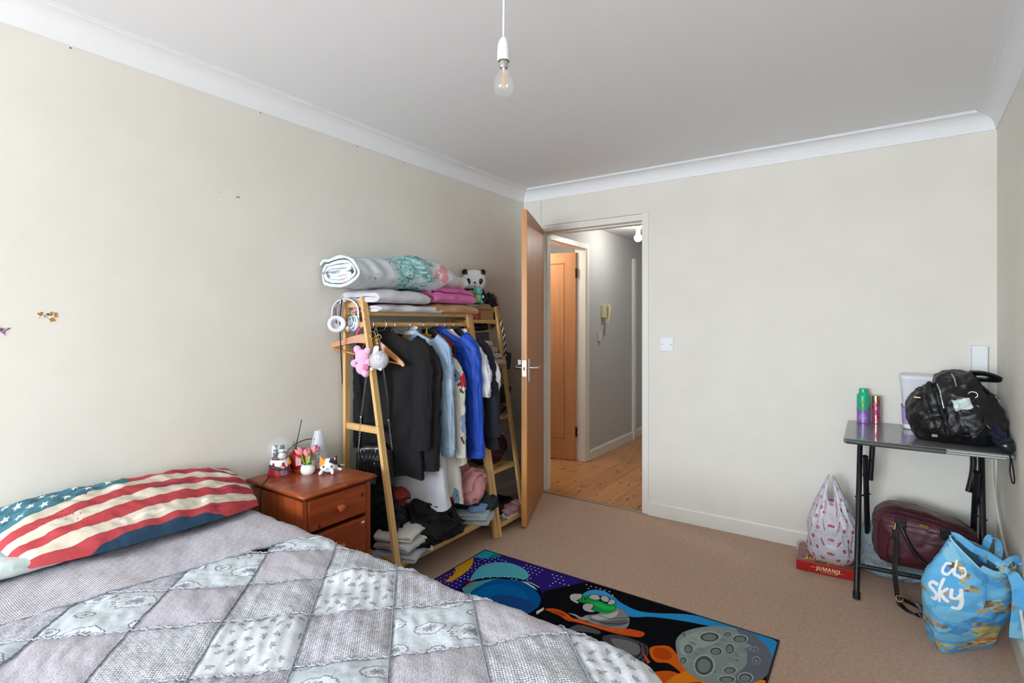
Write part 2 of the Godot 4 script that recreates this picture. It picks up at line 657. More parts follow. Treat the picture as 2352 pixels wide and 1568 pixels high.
func room() -> void:
	var paint := tri(mat(C("ebe7dd"), 0.75, {"albedo_texture": noise_tex(0.006, 3, C("fafaf9"), C("ffffff"), 512, 5)}), 0.9)
	bumpy(paint, noise_tex(0.3, 2, Color.BLACK, Color.WHITE, 256, 3), 0.025)
	M.paint = paint
	var white := mat(C("eeeeec"), 0.6)
	M.white = white
	var gloss := mat(C("ece9e1"), 0.3)
	M.gloss = gloss
	var ceilp := tri(bumpy(mat(C("f3f4f6"), 0.9), noise_tex(0.3, 2, Color.BLACK, Color.WHITE, 256, 8), 0.02), 1.0)
	var carpet := tri(mat(C("d6b8a3"), 1.0, {"albedo_texture": noise_tex(0.03, 6, C("e2e0de"), C("ffffff"), 512, 21), "specular_mode": BaseMaterial3D.SPECULAR_DISABLED}), 3.0)
	bumpy(carpet, noise_tex(0.4, 2, Color.BLACK, Color.WHITE, 256, 9), 0.35)
	M.carpet = carpet
	struct("floor", MB.new().box(V(1.4, -0.06, 3.5), V(3.0, 0.12, 7.0), 0), carpet, "taupe fitted carpet covering the bedroom floor", "floor")
	struct("ceiling", MB.new().box(V(1.4, CEIL + 0.06, 3.5), V(3.3, 0.12, 7.4), 0), ceilp, "flat white painted bedroom ceiling", "ceiling")
	struct("wall_left", MB.new().box(V(-0.06, CEIL / 2, 3.5), V(0.12, CEIL, 7.2), 0), paint, "cream wall on the left behind bed and clothes rack", "wall")
	var wr := MB.new()
	wr.at(V(wall_x(3.5) + 0.06, CEIL / 2, 3.5), V(0, -0.043, 0)).box(Vector3.ZERO, V(0.12, CEIL, 7.4), 0)
	struct("wall_right", wr, paint, "cream wall at the far right beside the folding table", "wall")
	var wb := MB.new()
	wb.box(V(0.08, CEIL / 2, -0.05), V(0.16, CEIL, 0.1), 0)
	wb.box(V(0.58, (2.025 + CEIL) / 2, -0.05), V(0.846, CEIL - 2.025, 0.1), 0)
	wb.box(V(1.003 + 0.9, CEIL / 2, -0.05), V(1.8, CEIL, 0.1), 0)
	struct("wall_back", wb, paint, "cream far wall with the open doorway and light switch", "wall")
	var wf := MB.new()
	wf.box(V(1.35, 0.42, ZF + 0.06), V(3.0, 0.84, 0.12), 0)
	wf.box(V(1.35, 2.22, ZF + 0.06), V(3.0, 0.24, 0.12), 0)
	var x0 := -0.15
	for w in WIN:
		wf.box(V((x0 + w[0]) / 2, 1.47, ZF + 0.06), V(w[0] - x0, 1.26, 0.12), 0)
		x0 = w[1]
	wf.box(V((x0 + 2.85) / 2, 1.47, ZF + 0.06), V(2.85 - x0, 1.26, 0.12), 0)
	struct("wall_front", wf, paint, "cream window wall behind the viewer", "wall")
	var pane := mat(Color(1, 1, 1, 0.04), 0.02, {"transparency": BaseMaterial3D.TRANSPARENCY_ALPHA})
	for w in WIN:
		var wn := thing("window", "white framed bedroom window behind the viewer", "window")
		wn.set_meta("kind", "structure")
		var f := MB.new()
		var cx: float = (w[0] + w[1]) / 2
		for y in [0.87, 2.07]:
			f.box(V(cx, y, ZF + 0.06), V(w[1] - w[0], 0.06, 0.07), 0.005)
		for x in [w[0] + 0.03, cx, w[1] - 0.03]:
			f.box(V(x, 1.47, ZF + 0.06), V(0.06, 1.14, 0.07), 0.005)
		put(wn, "window_frame", f, gloss)
		for x in [(w[0] + cx) / 2, (w[1] + cx) / 2]:
			put(wn, "pane", MB.new().box(V(x, 1.47, ZF + 0.06), V((w[1] - w[0]) / 2 - 0.08, 1.14, 0.006), 0), pane)
	# coving: a concave quarter round with a small fillet at the ceiling
	var prof := PackedVector2Array([Vector2(0, 0), Vector2(0, -0.086), Vector2(0.005, -0.086)])
	for k in 9:
		var a := PI / 2 * k / 8.0
		prof.append(Vector2(0.078 - 0.072 * cos(a), -0.084 + 0.074 * sin(a)))
	prof.append_array([Vector2(0.078, -0.004), Vector2(0.085, -0.004), Vector2(0.085, 0)])
	var cv := tri(mat(C("f3f4f6"), 0.7), 1.0)
	for q in [["trim_left", V(0, CEIL, 4.45), PI, -4.45, 0.0, "white coving along the left wall"], ["trim_back", V(0, CEIL, 0), -PI / 2, 0.0, 0.0, "white coving along the far wall"], ["trim_right", Vector3.ZERO, 0.0, 0.0, 0.0, "white coving along the right wall"]]:
		var b := MB.new()
		if q[0] == "trim_left":
			b.T = Transform3D(Basis(V(1, 0, 0), V(0, 1, 0), V(0, 0, 1)), V(0, CEIL, 0))
			b.slab(prof, 0.0, ZF)
		elif q[0] == "trim_back":
			b.T = Transform3D(Basis(V(0, 0, 1), V(0, 1, 0), V(-1, 0, 0)), V(0, CEIL, 0))
			b.slab(prof, -2.76, 0.0)
		else:
			b.T = Transform3D(Basis(V(-1, 0, -0.043).normalized(), V(0, 1, 0), V(0.043, 0, -1).normalized()), V(2.736, CEIL, 0))
			b.slab(prof, -ZF, 0.05)
		struct(q[0], b, cv, q[5], "coving")
	# skirting boards
	var sk := PackedVector2Array([Vector2(0, 0), Vector2(0.016, 0), Vector2(0.016, 0.082), Vector2(0.012, 0.091), Vector2(0.004, 0.095), Vector2(0, 0.095)])
	var b1 := MB.new()
	b1.T = Transform3D(Basis(V(0, 0, 1), V(0, 1, 0), V(-1, 0, 0)), Vector3.ZERO)
	b1.slab(sk, -2.73, -1.003)
	b1.slab(sk, -0.16, 0.0)
	struct("baseboard_back", b1, gloss, "white painted skirting board along the far wall", "skirting")
	var b2 := MB.new()
	b2.T = Transform3D(Basis(V(-1, 0, -0.043).normalized(), V(0, 1, 0), V(0.043, 0, -1).normalized()), V(2.736, 0, 0))
	b2.slab(sk, -ZF, 0.0)
	struct("baseboard_right", b2, gloss, "white painted skirting board along the right wall", "skirting")
	struct("baseboard_left", MB.new().slab(sk, 0.0, ZF), gloss, "white painted skirting board along the left wall", "skirting")

func doorway() -> void:
	var gloss: Material = M.gloss
	# the lining of the opening with its stop
	var f := MB.new()
	f.box(V(0.98, 1.015, -0.05), V(0.045, 2.03, 0.108), 0.002)
	f.box(V(0.953, 0.985, -0.075), V(0.012, 1.97, 0.05), 0.002)
	f.box(V(0.155, 1.015, -0.05), V(0.036, 2.03, 0.104), 0.002)
	f.box(V(0.178, 0.985, -0.075), V(0.012, 1.97, 0.05), 0.002)
	f.box(V(0.58, 2.0, -0.05), V(0.84, 0.045, 0.106), 0.002)
	f.box(V(0.58, 1.972, -0.075), V(0.80, 0.014, 0.05), 0.002)
	struct("trim_doorway", f, gloss, "white lining round the bedroom doorway", "door frame")
	struct("trim_threshold", MB.new().box(V(0.567, 0.004, -0.005), V(0.79, 0.009, 0.03), 0.003), mat(C("b9a58c"), 0.35, {"metallic": 0.6}), "thin metal strip where carpet meets the hall floor", "threshold")
	struct("trim_strike", MB.new().box(V(0.9565, 1.0, -0.022), V(0.003, 0.07, 0.022), 0.001), mat(C("8a8a86"), 0.3, {"metallic": 0.9}), "small steel strike plate in the door lining", "strike plate")
	# the open leaf: grain upright
	var oak := mat(Color.WHITE, 0.38, {"albedo_texture": wood_tex(C("bd7d46"), C("a56533"), 4, 20.0), "uv1_scale": V(1, 4, 1)})
	M.oak = oak
	var d := thing("door_1", "tall orange veneered door standing open into the bedroom", "door", V(0.175, 0, -0.012))
	d.set_meta("kind", "structure")
	d.rotation.y = -atan2(0.92, 0.39)
	put(d, "leaf", MB.new().box(V(0.371, 1.002, 0.018), V(0.742, 1.985, 0.036), 0.002), oak)
	var edge := wood(C("d99a58"), C("c07f3f"), 0.4, 6)
	put(d, "edge_strip", MB.new().box(V(0.7425, 1.002, 0.018), V(0.003, 1.985, 0.0355), 0.001), edge, "paler wooden edge strip of the open door")
	var steel := mat(C("d9d9dc"), 0.16, {"metallic": 1.0})
	M.steel = steel
	put(d, "latch_plate", MB.new().box(V(0.7445, 1.0, 0.018), V(0.002, 0.1, 0.026), 0.0008), mat(C("e8e8ea"), 0.25, {"metallic": 0.8}))
	put(d, "latch_bolt", MB.new().box(V(0.747, 0.998, 0.018), V(0.008, 0.022, 0.013), 0.002), mat(C("6b4a34"), 0.3, {"metallic": 0.7}))
	for y in [0.96, 1.038]:
		put(d, "screw", MB.new().at(V(0.7455, y, 0.018), V(0, 0, -PI / 2)).lathe([Vector2(0, 0.0008), Vector2(0.003, 0.0005), Vector2(0.0035, 0)], 10), steel)
	for s in [1, -1]:
		var hz := 0.036 if s > 0 else 0.0
		var h := put(d, "handle", MB.new().box(V(0.692, 0.985, hz + s * 0.004), V(0.04, 0.15, 0.008), 0.003), steel, "chrome lever handle on a long plate")
		put(h, "lever", MB.new().tube([V(0.69, 1.0, hz), V(0.69, 1.0, hz + s * 0.04), V(0.686, 1.0, hz + s * 0.05), V(0.672, 1.0, hz + s * 0.055), V(0.62, 1.0, hz + s * 0.055), V(0.58, 1.0, hz + s * 0.053), V(0.567, 1.0, hz + s * 0.047)], 0.0085, 10), steel)
		if s > 0:
			put(h, "snib", MB.new().box(V(0.7, 1.035, 0.054), V(0.03, 0.034, 0.024), 0.004), mat(C("f0f1f5"), 0.3))
	for y in [0.25, 1.0, 1.75]:
		put(d, "hinge", MB.new().at(V(0.0, y, 0.04)).lathe([Vector2(0, 0.04), Vector2(0.006, 0.04), Vector2(0.006, -0.04), Vector2(0, -0.04)], 10), steel)

func hall() -> void:
	var gloss: Material = M.gloss
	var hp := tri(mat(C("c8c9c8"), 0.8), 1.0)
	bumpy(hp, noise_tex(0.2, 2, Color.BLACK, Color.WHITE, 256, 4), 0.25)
	# laminate boards run away from the door
	var fl := struct("floor_hall", MB.new().box(V(0.3, -0.07, -1.45), V(2.6, 0.12, 2.9), 0), mat(C("6b4526"), 0.6), "warm wood laminate floor of the hall", "floor")
	var tones := []
	for k in 4:
		tones.append(mat(Color.WHITE, 0.28, {"albedo_texture": wood_tex([C("d69d66"), C("cf9560"), C("dca56e"), C("d29a62")][k], [C("b57c48"), C("b07745"), C("c08650"), C("b97f4a")][k], 30 + k, 7.0, 9), "uv1_scale": V(1, 4, 1)}))
	var shapes := {}
	for r in 9:
		var z := -0.02
		var first := true
		while z > -2.55:
			var ln: float = [0.62, 1.2, 0.9][(r * 2) % 3] if first else 1.28
			first = false
			ln = minf(ln, z + 2.6)
			var key := "%.2f" % ln
			if not shapes.has(key):
				shapes[key] = MB.new().box(Vector3.ZERO, V(0.1925, 0.012, ln - 0.0015), 0.0008).mesh()
			var o := MeshInstance3D.new()
			o.name = "plank"
			o.mesh = shapes[key]
			o.material_override = tones[(r * 5 + int(-z * 3)) % 4]
			o.position = V(-0.55 + r * 0.194, -0.006, z - ln / 2)
			fl.add_child(o, true)
			z -= ln
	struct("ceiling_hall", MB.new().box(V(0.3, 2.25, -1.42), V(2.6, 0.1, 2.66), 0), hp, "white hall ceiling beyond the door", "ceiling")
	var wl := MB.new()
	wl.box(V(0.0, 1.1, -0.155), V(0.1, 2.2, 0.11), 0)
	wl.box(V(0.0, 2.1, -0.6), V(0.1, 0.2, 0.8), 0)
	wl.box(V(0.0, 1.1, -1.83), V(0.1, 2.2, 1.66), 0)
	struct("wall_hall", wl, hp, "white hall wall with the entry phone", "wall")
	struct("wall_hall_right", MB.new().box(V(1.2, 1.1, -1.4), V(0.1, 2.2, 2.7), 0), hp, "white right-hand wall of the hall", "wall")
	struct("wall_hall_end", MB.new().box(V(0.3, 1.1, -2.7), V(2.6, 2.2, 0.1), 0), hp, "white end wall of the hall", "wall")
	var rm := MB.new()
	rm.box(V(-1.0, 1.1, -0.9), V(0.1, 2.2, 1.8), 0)
	rm.box(V(-0.55, 1.1, -1.75), V(1.0, 2.2, 0.1), 0)
	rm.box(V(-0.5, 1.1, -0.15), V(0.9, 2.2, 0.1), 0)
	struct("wall_side_room", rm, hp, "pale walls of the small room off the hall", "wall")
	var fr := MB.new()
	for z in [-0.23, -0.985]:
		fr.box(V(0.0, 0.985, z), V(0.112, 1.97, 0.05), 0.003)
	for z in [-0.2, -1.0]:
		fr.box(V(0.058, 0.99, z), V(0.014, 1.98, 0.05), 0.004)
	fr.box(V(0.0, 1.985, -0.61), V(0.112, 0.035, 0.8), 0.003)
	fr.box(V(0.058, 1.995, -0.6), V(0.014, 0.05, 0.85), 0.004)
	struct("trim_hall_door", fr, gloss, "white frame round the hall's side door", "door frame")
	struct("trim_hall_far", MB.new().box(V(0.065, 1.0, -2.14), V(0.03, 2.0, 0.07), 0.004), gloss, "white edge of a further door frame down the hall", "door frame")
	var sb := PackedVector2Array([Vector2(0.05, 0), Vector2(0.066, 0), Vector2(0.066, 0.075), Vector2(0.06, 0.088), Vector2(0.05, 0.09)])
	struct("baseboard_hall", MB.new().slab(sb, -2.6, -1.025), gloss, "white skirting board below the entry phone", "skirting")
	var d := thing("door_2", "orange panelled wooden door open beyond the hall frame", "door", V(-0.038, 0, -0.955))
	d.set_meta("kind", "structure")
	d.rotation.y = PI - 0.178 + 0.0
	d.rotation.y = PI + 0.178
	var oak2 := mat(Color.WHITE, 0.3, {"albedo_texture": wood_tex(C("cf9668"), C("c48456"), 14, 14.0), "uv1_scale": V(1, 4, 1)})
	var b := MB.new()
	# local x runs from the hinge along the leaf; its seen face is z < 0
	b.box(V(0.055, 0.975, 0.0), V(0.11, 1.94, 0.036), 0.001)
	b.box(V(0.705, 0.975, 0.0), V(0.11, 1.94, 0.036), 0.001)
	b.box(V(0.38, 1.895, 0.0), V(0.54, 0.1, 0.036), 0.001)
	b.box(V(0.38, 0.1, 0.0), V(0.54, 0.19, 0.036), 0.001)
	put(d, "leaf", b, oak2)
	put(d, "panel", MB.new().box(V(0.38, 1.02, 0.0), V(0.532, 1.642, 0.034), 0.002), oak2)
	for y in [0.27, 1.75]:
		put(d, "hinge", MB.new().box(V(-0.004, y, -0.014), V(0.018, 0.09, 0.016), 0.003), mat(C("2b2724"), 0.4, {"metallic": 0.7}))
	var sl := OmniLight3D.new()
	sl.name = "side_room_light"
	sl.position = V(-0.5, 2.0, -0.5)
	sl.light_energy = 0.35
	sl.light_color = C("fff4e6")
	sl.light_size = 0.04
	sl.omni_range = 6.0
	sl.omni_attenuation = 2.0
	sl.shadow_enabled = true
	var sp := thing("side_room_bulb", "round bulb lighting the small room off the hall", "light bulb", V(-0.5, 2.0, -0.5))
	put(sp, "bulb", MB.new().ball(Vector3.ZERO, V(0.04, 0.045, 0.04)), mat(Color.WHITE, 0.4, {"emission_enabled": true, "emission": C("fff4e6"), "emission_energy_multiplier": 2.0}))
	put(sp, "lampholder", MB.new().lathe([Vector2(0, 0.2), Vector2(0.03, 0.2), Vector2(0.02, 0.17), Vector2(0.016, 0.04), Vector2(0, 0.04)], 16), M.white)
	add_child(sl)
	# lit bulb under the hall ceiling
	var lamp := thing("ceiling_bulb", "glowing white bulb under the hall ceiling seen through the doorway", "light bulb", V(0.47, 2.068, -1.2))
	put(lamp, "lampholder", MB.new().lathe([Vector2(0, 0.132), Vector2(0.038, 0.132), Vector2(0.036, 0.115), Vector2(0.022, 0.108), Vector2(0.02, 0.045), Vector2(0, 0.045)], 20), M.white)
	put(lamp, "bulb", MB.new().lathe([Vector2(0, 0.06), Vector2(0.014, 0.058), Vector2(0.018, 0.04), Vector2(0.032, 0.018), Vector2(0.038, 0.0), Vector2(0.033, -0.02), Vector2(0.018, -0.034), Vector2(0, -0.038)], 20), mat(Color.WHITE, 0.4, {"emission_enabled": true, "emission": C("fbfbff"), "emission_energy_multiplier": 3.0}))
	var ol := OmniLight3D.new()
	ol.name = "hall_light"
	ol.position = V(0, 0, 0)
	ol.light_energy = HALL
	ol.light_color = C("fffaf4")
	ol.light_size = 0.035
	ol.omni_range = 8.0
	ol.omni_attenuation = 2.0
	ol.shadow_enabled = true
	lamp.add_child(ol)
	# entry phone
	var cream := mat(C("d8d0a8"), 0.45)
	var ph := thing("entry_phone", "cream entry phone with handset on the hall wall", "telephone", V(0.05, 1.40, -1.36))
	put(ph, "base", MB.new().box(V(0.02, 0.0, 0.02), V(0.04, 0.13, 0.085), 0.006), cream)
	put(ph, "side_box", MB.new().box(V(0.016, 0.02, -0.1), V(0.032, 0.075, 0.08), 0.005), cream)
	put(ph, "handset", MB.new().tube([V(0.052, 0.055, 0.0), V(0.062, 0.05, -0.002), V(0.066, -0.02, -0.004), V(0.058, -0.075, -0.002), V(0.045, -0.115, 0.004)], [0.017, 0.016, 0.013, 0.014, 0.016], 10), cream)
	var coil := []
	for k in 61:
		var t := k / 60.0
		coil.append(V(0.014 + 0.006 * cos(k * 2.1), -0.11 - 0.12 * sin(t * PI * 0.62), -0.02 + 0.02 * t + 0.006 * sin(k * 2.1)))
	put(ph, "coiled_cord", MB.new().tube(coil, 0.0024, 5), mat(C("c9c3a8"), 0.5))
	var so := thing("phone_socket", "small white cable outlet below the entry phone", "socket", V(0.05, 1.155, -1.25))
	put(so, "box", MB.new().box(V(0.012, 0, 0), V(0.024, 0.085, 0.06), 0.003), mat(C("d6d8de"), 0.4))
	put(so, "screw", MB.new().box(V(0.0245, -0.02, 0), V(0.001, 0.006, 0.006), 0.0004), M.steel)

const HALL := 0.2

func wall_things() -> void:
	var sw := thing("light_switch", "white square light switch on the far wall by the door", "light switch", V(1.127, 1.143, 0.0))
	put(sw, "plate", MB.new().box(V(0, 0, 0.004), V(0.086, 0.086, 0.009), 0.002), mat(C("eef0f4"), 0.3))
	put(sw, "rocker", MB.new().at(V(0, 0, 0.0092), V(0.1, 0, 0)).box(Vector3.ZERO, V(0.015, 0.025, 0.005), 0.001), mat(C("f6f7fa"), 0.3))
	for s in [-1, 1]:
		put(sw, "screw", MB.new().at(V(s * 0.03, 0, 0.0088), V(PI / 2, 0, 0)).lathe([Vector2(0, 0.0006), Vector2(0.003, 0.0005), Vector2(0.0035, 0)], 10), mat(C("7d7f86"), 0.3, {"metallic": 0.6}))
	solo("wall_box", "narrow white plastic cover mounted upright on far wall above the table", "cover", MB.new().box(V(0, 0, 0.012), V(0.062, 0.34, 0.026), 0.004), mat(C("eef1f4"), 0.4), V(2.671, 1.003, 0))
	# pendant
	var top := V(1.365, CEIL, 2.19)
	var p := thing("pendant_lamp", "bare filament bulb hanging on a white cord from the bedroom ceiling", "pendant lamp", top)
	put(p, "ceiling_rose", MB.new().lathe([Vector2(0, 0), Vector2(0.04, 0), Vector2(0.038, -0.012), Vector2(0.016, -0.022), Vector2(0, -0.022)], 24), M.white)
	var y0: float = PEND - CEIL
	put(p, "cord", MB.new().tube([V(0, 0, 0), V(0.001, y0 * 0.5, 0.0), V(0, y0 + 0.005, 0)], 0.0034, 10), M.white)
	put(p, "lampholder", MB.new().at(V(0, y0, 0)).lathe([Vector2(0, 0.003), Vector2(0.005, 0.002), Vector2(0.012, -0.006), Vector2(0.0165, -0.02), Vector2(0.0175, -0.033), Vector2(0.016, -0.0335), Vector2(0.016, -0.0355), Vector2(0.0182, -0.036), Vector2(0.0182, -0.066), Vector2(0.0165, -0.067), Vector2(0.0155, -0.058), Vector2(0, -0.055)], 28), mat(C("f1f1f4"), 0.35))
	put(p, "bulb_cap", MB.new().at(V(0, y0, 0)).lathe([Vector2(0.0115, -0.05), Vector2(0.013, -0.07), Vector2(0.013, -0.083), Vector2(0.0115, -0.086), Vector2(0, -0.086)], 24), mat(C("c9c2b6"), 0.25, {"metallic": 0.9}))
	var glass := mat(Color(1, 1, 1, 0.05), 0.03, {"transparency": BaseMaterial3D.TRANSPARENCY_ALPHA})
	M.glass = glass
	put(p, "bulb", MB.new().at(V(0, y0 - 0.086, 0)).lathe([Vector2(0.011, 0), Vector2(0.0115, -0.006), Vector2(0.014, -0.013), Vector2(0.021, -0.024), Vector2(0.0275, -0.037), Vector2(0.03, -0.05), Vector2(0.028, -0.064), Vector2(0.021, -0.075), Vector2(0.01, -0.081), Vector2(0, -0.082)], 32), glass)
	put(p, "stem", MB.new().tube([V(0, y0 - 0.08, 0), V(0, y0 - 0.1, 0), V(0, y0 - 0.145, 0)], [0.006, 0.0022, 0.0016], 8), mat(Color(0.95, 0.95, 0.95, 0.5), 0.1, {"transparency": BaseMaterial3D.TRANSPARENCY_ALPHA}))
	for s in [[-0.0065, 0.002], [-0.003, -0.004], [0.003, 0.005], [0.0075, -0.001]]:
		put(p, "filament", MB.new().tube([V(s[0], y0 - 0.098, s[1]), V(s[0] * 0.75, y0 - 0.142, s[1] * 0.8)], 0.0013, 6), mat(C("e0b06c"), 0.5))
	# marks and stickers on the left wall
	for q in [[2.801, 2.212, 0.004, "upper left"], [2.134, 2.213, 0.003, "upper middle"], [1.6, 2.2, 0.003, "upper right"]]:
		pass
	var mk := MB.new()
	mk.T = Transform3D(Basis(V(0, 0, -1), V(0, 1, 0), V(1, 0, 0)), V(0, 1.821, 2.233))
	mk.slab(PackedVector2Array(blob(Vector2.ZERO, Vector2(0.009, 0.004), 3.0, 0.4, 14)), 0.0, 0.0012)
	solo("paint_chip", "small brown paint chip high on the left wall", "wall mark", mk, mat(C("b7a184"), 0.8))
	var mk2 := MB.new()
	mk2.T = mk.T
	mk2.slab(PackedVector2Array(blob(Vector2(-0.08, 0.005), Vector2(0.003, 0.002), 5.0, 0.4, 10)), 0.0, 0.001)
	solo("paint_speck", "tiny brown speck to the left of the larger paint chip on left wall", "wall mark", mk2, mat(C("b7a184"), 0.8))
	var holes := ["tiny dark nail hole under the coving nearest the bed", "tiny dark nail hole under the coving, second from the bed", "tiny dark nail hole under the coving, third from the bed", "tiny dark nail hole under the coving nearest the door"]
	var hz := [[2.801, 2.213], [2.134, 2.214], [1.6, 2.215], [1.27, 2.214]]
	for k in 4:
		var hb := MB.new()
		hb.T = Transform3D(Basis(V(0, 0, -1), V(0, 1, 0), V(1, 0, 0)), V(0, hz[k][1], hz[k][0]))
		hb.slab(PackedVector2Array(oval(Vector2.ZERO, Vector2(0.003, 0.0022), 0.0, 10)), 0.0, 0.0012)
		solo("nail_hole", holes[k], "nail hole", hb, mat(C("3a3632"), 0.9), Vector3.ZERO, 0.0, "nail holes under the coving")
	var st := func(called: String, label: String, cat: String, at: Vector2, parts: Array):
		var o := thing(called, label, cat, V(0, at.y, at.x))
		for q in parts:
			var b := MB.new()
			b.T = Transform3D(Basis(V(0, 0, -1), V(0, 1, 0), V(1, 0, 0)), Vector3.ZERO)
			b.slab(PackedVector2Array(q[1]), 0.0, 0.0012 + q[3] * 0.0004)
			put(o, q[0], b, mat(q[2], 0.35))
	var heart := func(c: Vector2, r: float, turn: float) -> Array:
		var o := []
		for i in 24:
			var a := TAU * i / 24
			o.append(c + (Vector2(16 * pow(sin(a), 3), 13 * cos(a) - 5 * cos(2 * a) - 2 * cos(3 * a) - cos(4 * a)) * r / 16.0).rotated(turn))
		return o
	st.call("heart_sticker", "upper left gold heart of the wall sticker cluster", "sticker", Vector2(2.879, 1.312), [["outline", heart.call(Vector2.ZERO, 0.0075, 0.2), C("b9762a"), 0], ["highlight", oval(Vector2(-0.003, 0.003), Vector2(0.002, 0.0014), 0.4, 10), C("e6dccb"), 1]])
	st.call("heart_sticker", "lower right gold heart of the wall sticker cluster", "sticker", Vector2(2.848, 1.293), [["outline", heart.call(Vector2.ZERO, 0.0078, -0.9), C("c0841f"), 0], ["highlight", oval(Vector2(-0.001, 0.002), Vector2(0.0025, 0.0016), 0.2, 10), C("d9a83c"), 1]])
	st.call("star_sticker", "spiky gold and white sticker beside the gold hearts on left wall", "sticker", Vector2(2.85, 1.31), [["outline", blob(Vector2.ZERO, Vector2(0.0125, 0.0105), 2.0, 0.9, 22), C("b98a4a"), 0], ["white_patch", oval(Vector2(0.001, -0.006), Vector2(0.006, 0.004), 0.0, 14), C("f2efe2"), 1], ["dark_patch", P2("-0.005 -0.004 -0.001 0.003 0.002 -0.003"), C("4a4034"), 2], ["light_patch", P2("0.001 -0.002 0.003 0.005 0.007 0.001"), C("f0dfa0"), 2]])
	st.call("squiggle_sticker", "small dark squiggle stickers between the gold hearts", "sticker", Vector2(2.866, 1.303), [["squiggle", P2("-0.004 -0.004 -0.002 -0.003 -0.003 0.004 0.003 0.001 0.004 -0.005 0.002 -0.004 0.002 0 -0.004 0.006"), C("3e3a36"), 0], ["squiggle", P2("0.003 0.011 0.01 0.006 0.009 0.004 0.002 0.009"), C("4a443e"), 0], ["squiggle", P2("0.008 -0.006 0.014 -0.009 0.014 -0.011 0.007 -0.008"), C("7a86b0"), 0], ["squiggle", oval(Vector2(-0.015, -0.004), Vector2(0.0012, 0.0012), 0.0, 8), C("3e3a36"), 0]])
	st.call("butterfly_sticker", "lilac butterfly sticker at the left edge of the wall", "sticker", Vector2(2.972, 1.262), [["wing", smooth(P2("0 0 0.011 0.004 0.02 0.005 0.0195 0.002 0.012 -0.004 0.006 -0.002")), C("7d5f78"), 0], ["wing", smooth(P2("0 0 -0.008 0.014 -0.018 0.018 -0.02 0.008 -0.008 -0.002")), C("a3698c"), 0], ["wing", smooth(P2("0 -0.001 0.006 -0.002 0.01 -0.008 0.005 -0.013 0.001 -0.009")), C("8a5f86"), 0], ["wing", smooth(P2("-0.001 -0.001 -0.008 -0.002 -0.012 -0.008 -0.008 -0.012 -0.003 -0.008")), C("a3698c"), 0], ["wing_patch", smooth(P2("0.004 0 0.011 0.0035 0.015 0.003 0.011 -0.002")), C("c9a3c4"), 1], ["wing_patch", smooth(P2("0.002 -0.003 0.006 -0.004 0.007 -0.007 0.004 -0.008")), C("c4a0d2"), 1], ["wing_patch", smooth(P2("-0.004 0.004 -0.009 0.011 -0.015 0.013 -0.016 0.008 -0.008 0")), C("c58ab4"), 1], ["body", oval(Vector2.ZERO, Vector2(0.0012, 0.006), -0.5, 12), C("6a3f4c"), 2], ["tail", P2("0.006 -0.013 0.0075 -0.018 0.009 -0.019 0.0072 -0.0125"), C("59535c"), 0]])

const PEND := 2.099

# --- the bed: its quilt surface over flat quilt coordinates (x, z)
const BED_Y := 0.553

func quilt_at(x: float, z: float) -> Vector3:
	var rc := 0.2
	var R := 0.075
	var xe := 1.95
	var ze := 2.262
	var ax := x - (xe - rc)
	var az := (ze + rc) - z
	var g := Vector2.ZERO
	var d := 0.0
	if ax > 0.0 and az > 0.0:
		g = Vector2(ax, -az)
		d = g.length() - rc
		g = g.normalized()
	elif ax > az:
		g = Vector2(1, 0)
		d = ax - rc
	else:
		g = Vector2(0, -1)
		d = az - rc
	var w := 0.011 * N3(V(x, 0.0, z), 2.6) + 0.0045 * N3(V(x - z * 0.6, 3.0, z), 11.0) + 0.0028 * N3(V(x, 7.0, z), 26.0)
	# the soft crumple near the far edge
	w += 0.02 * exp(-pow((x - 1.0) / 0.07, 2) - pow((z - 2.42) / 0.05, 2)) - 0.01 * exp(-pow((x - 1.06) / 0.05, 2) - pow((z - 2.46) / 0.05, 2))
	w += 0.006 * sin((x * 0.8 - z) * 30.0) * exp(-pow((x - 1.1) / 0.16, 2) - pow((z - 2.62) / 0.16, 2))
	var top := BED_Y + w
	var over := d + R
	if over <= 0.0:
		return V(x, top, z)
	var flat := Vector2(x, z) - g * over
	var t := over / R
	if t < PI / 2:
		var q := flat + g * R * sin(t)
		return V(q.x + g.x * w * sin(t), BED_Y - R * (1.0 - cos(t)) + w * cos(t), q.y + g.y * w * sin(t))
	var down := over - R * PI / 2
	var along := x - z
	var q2 := flat + g * (R + down * 0.1 + 0.016 * sin(along * 17.0) * minf(down * 5.0, 1.0))
	return V(q2.x, BED_Y - R - down, q2.y)

func band_x(z: float) -> float:
	return 0.575 - 0.17 * (z - 2.73)

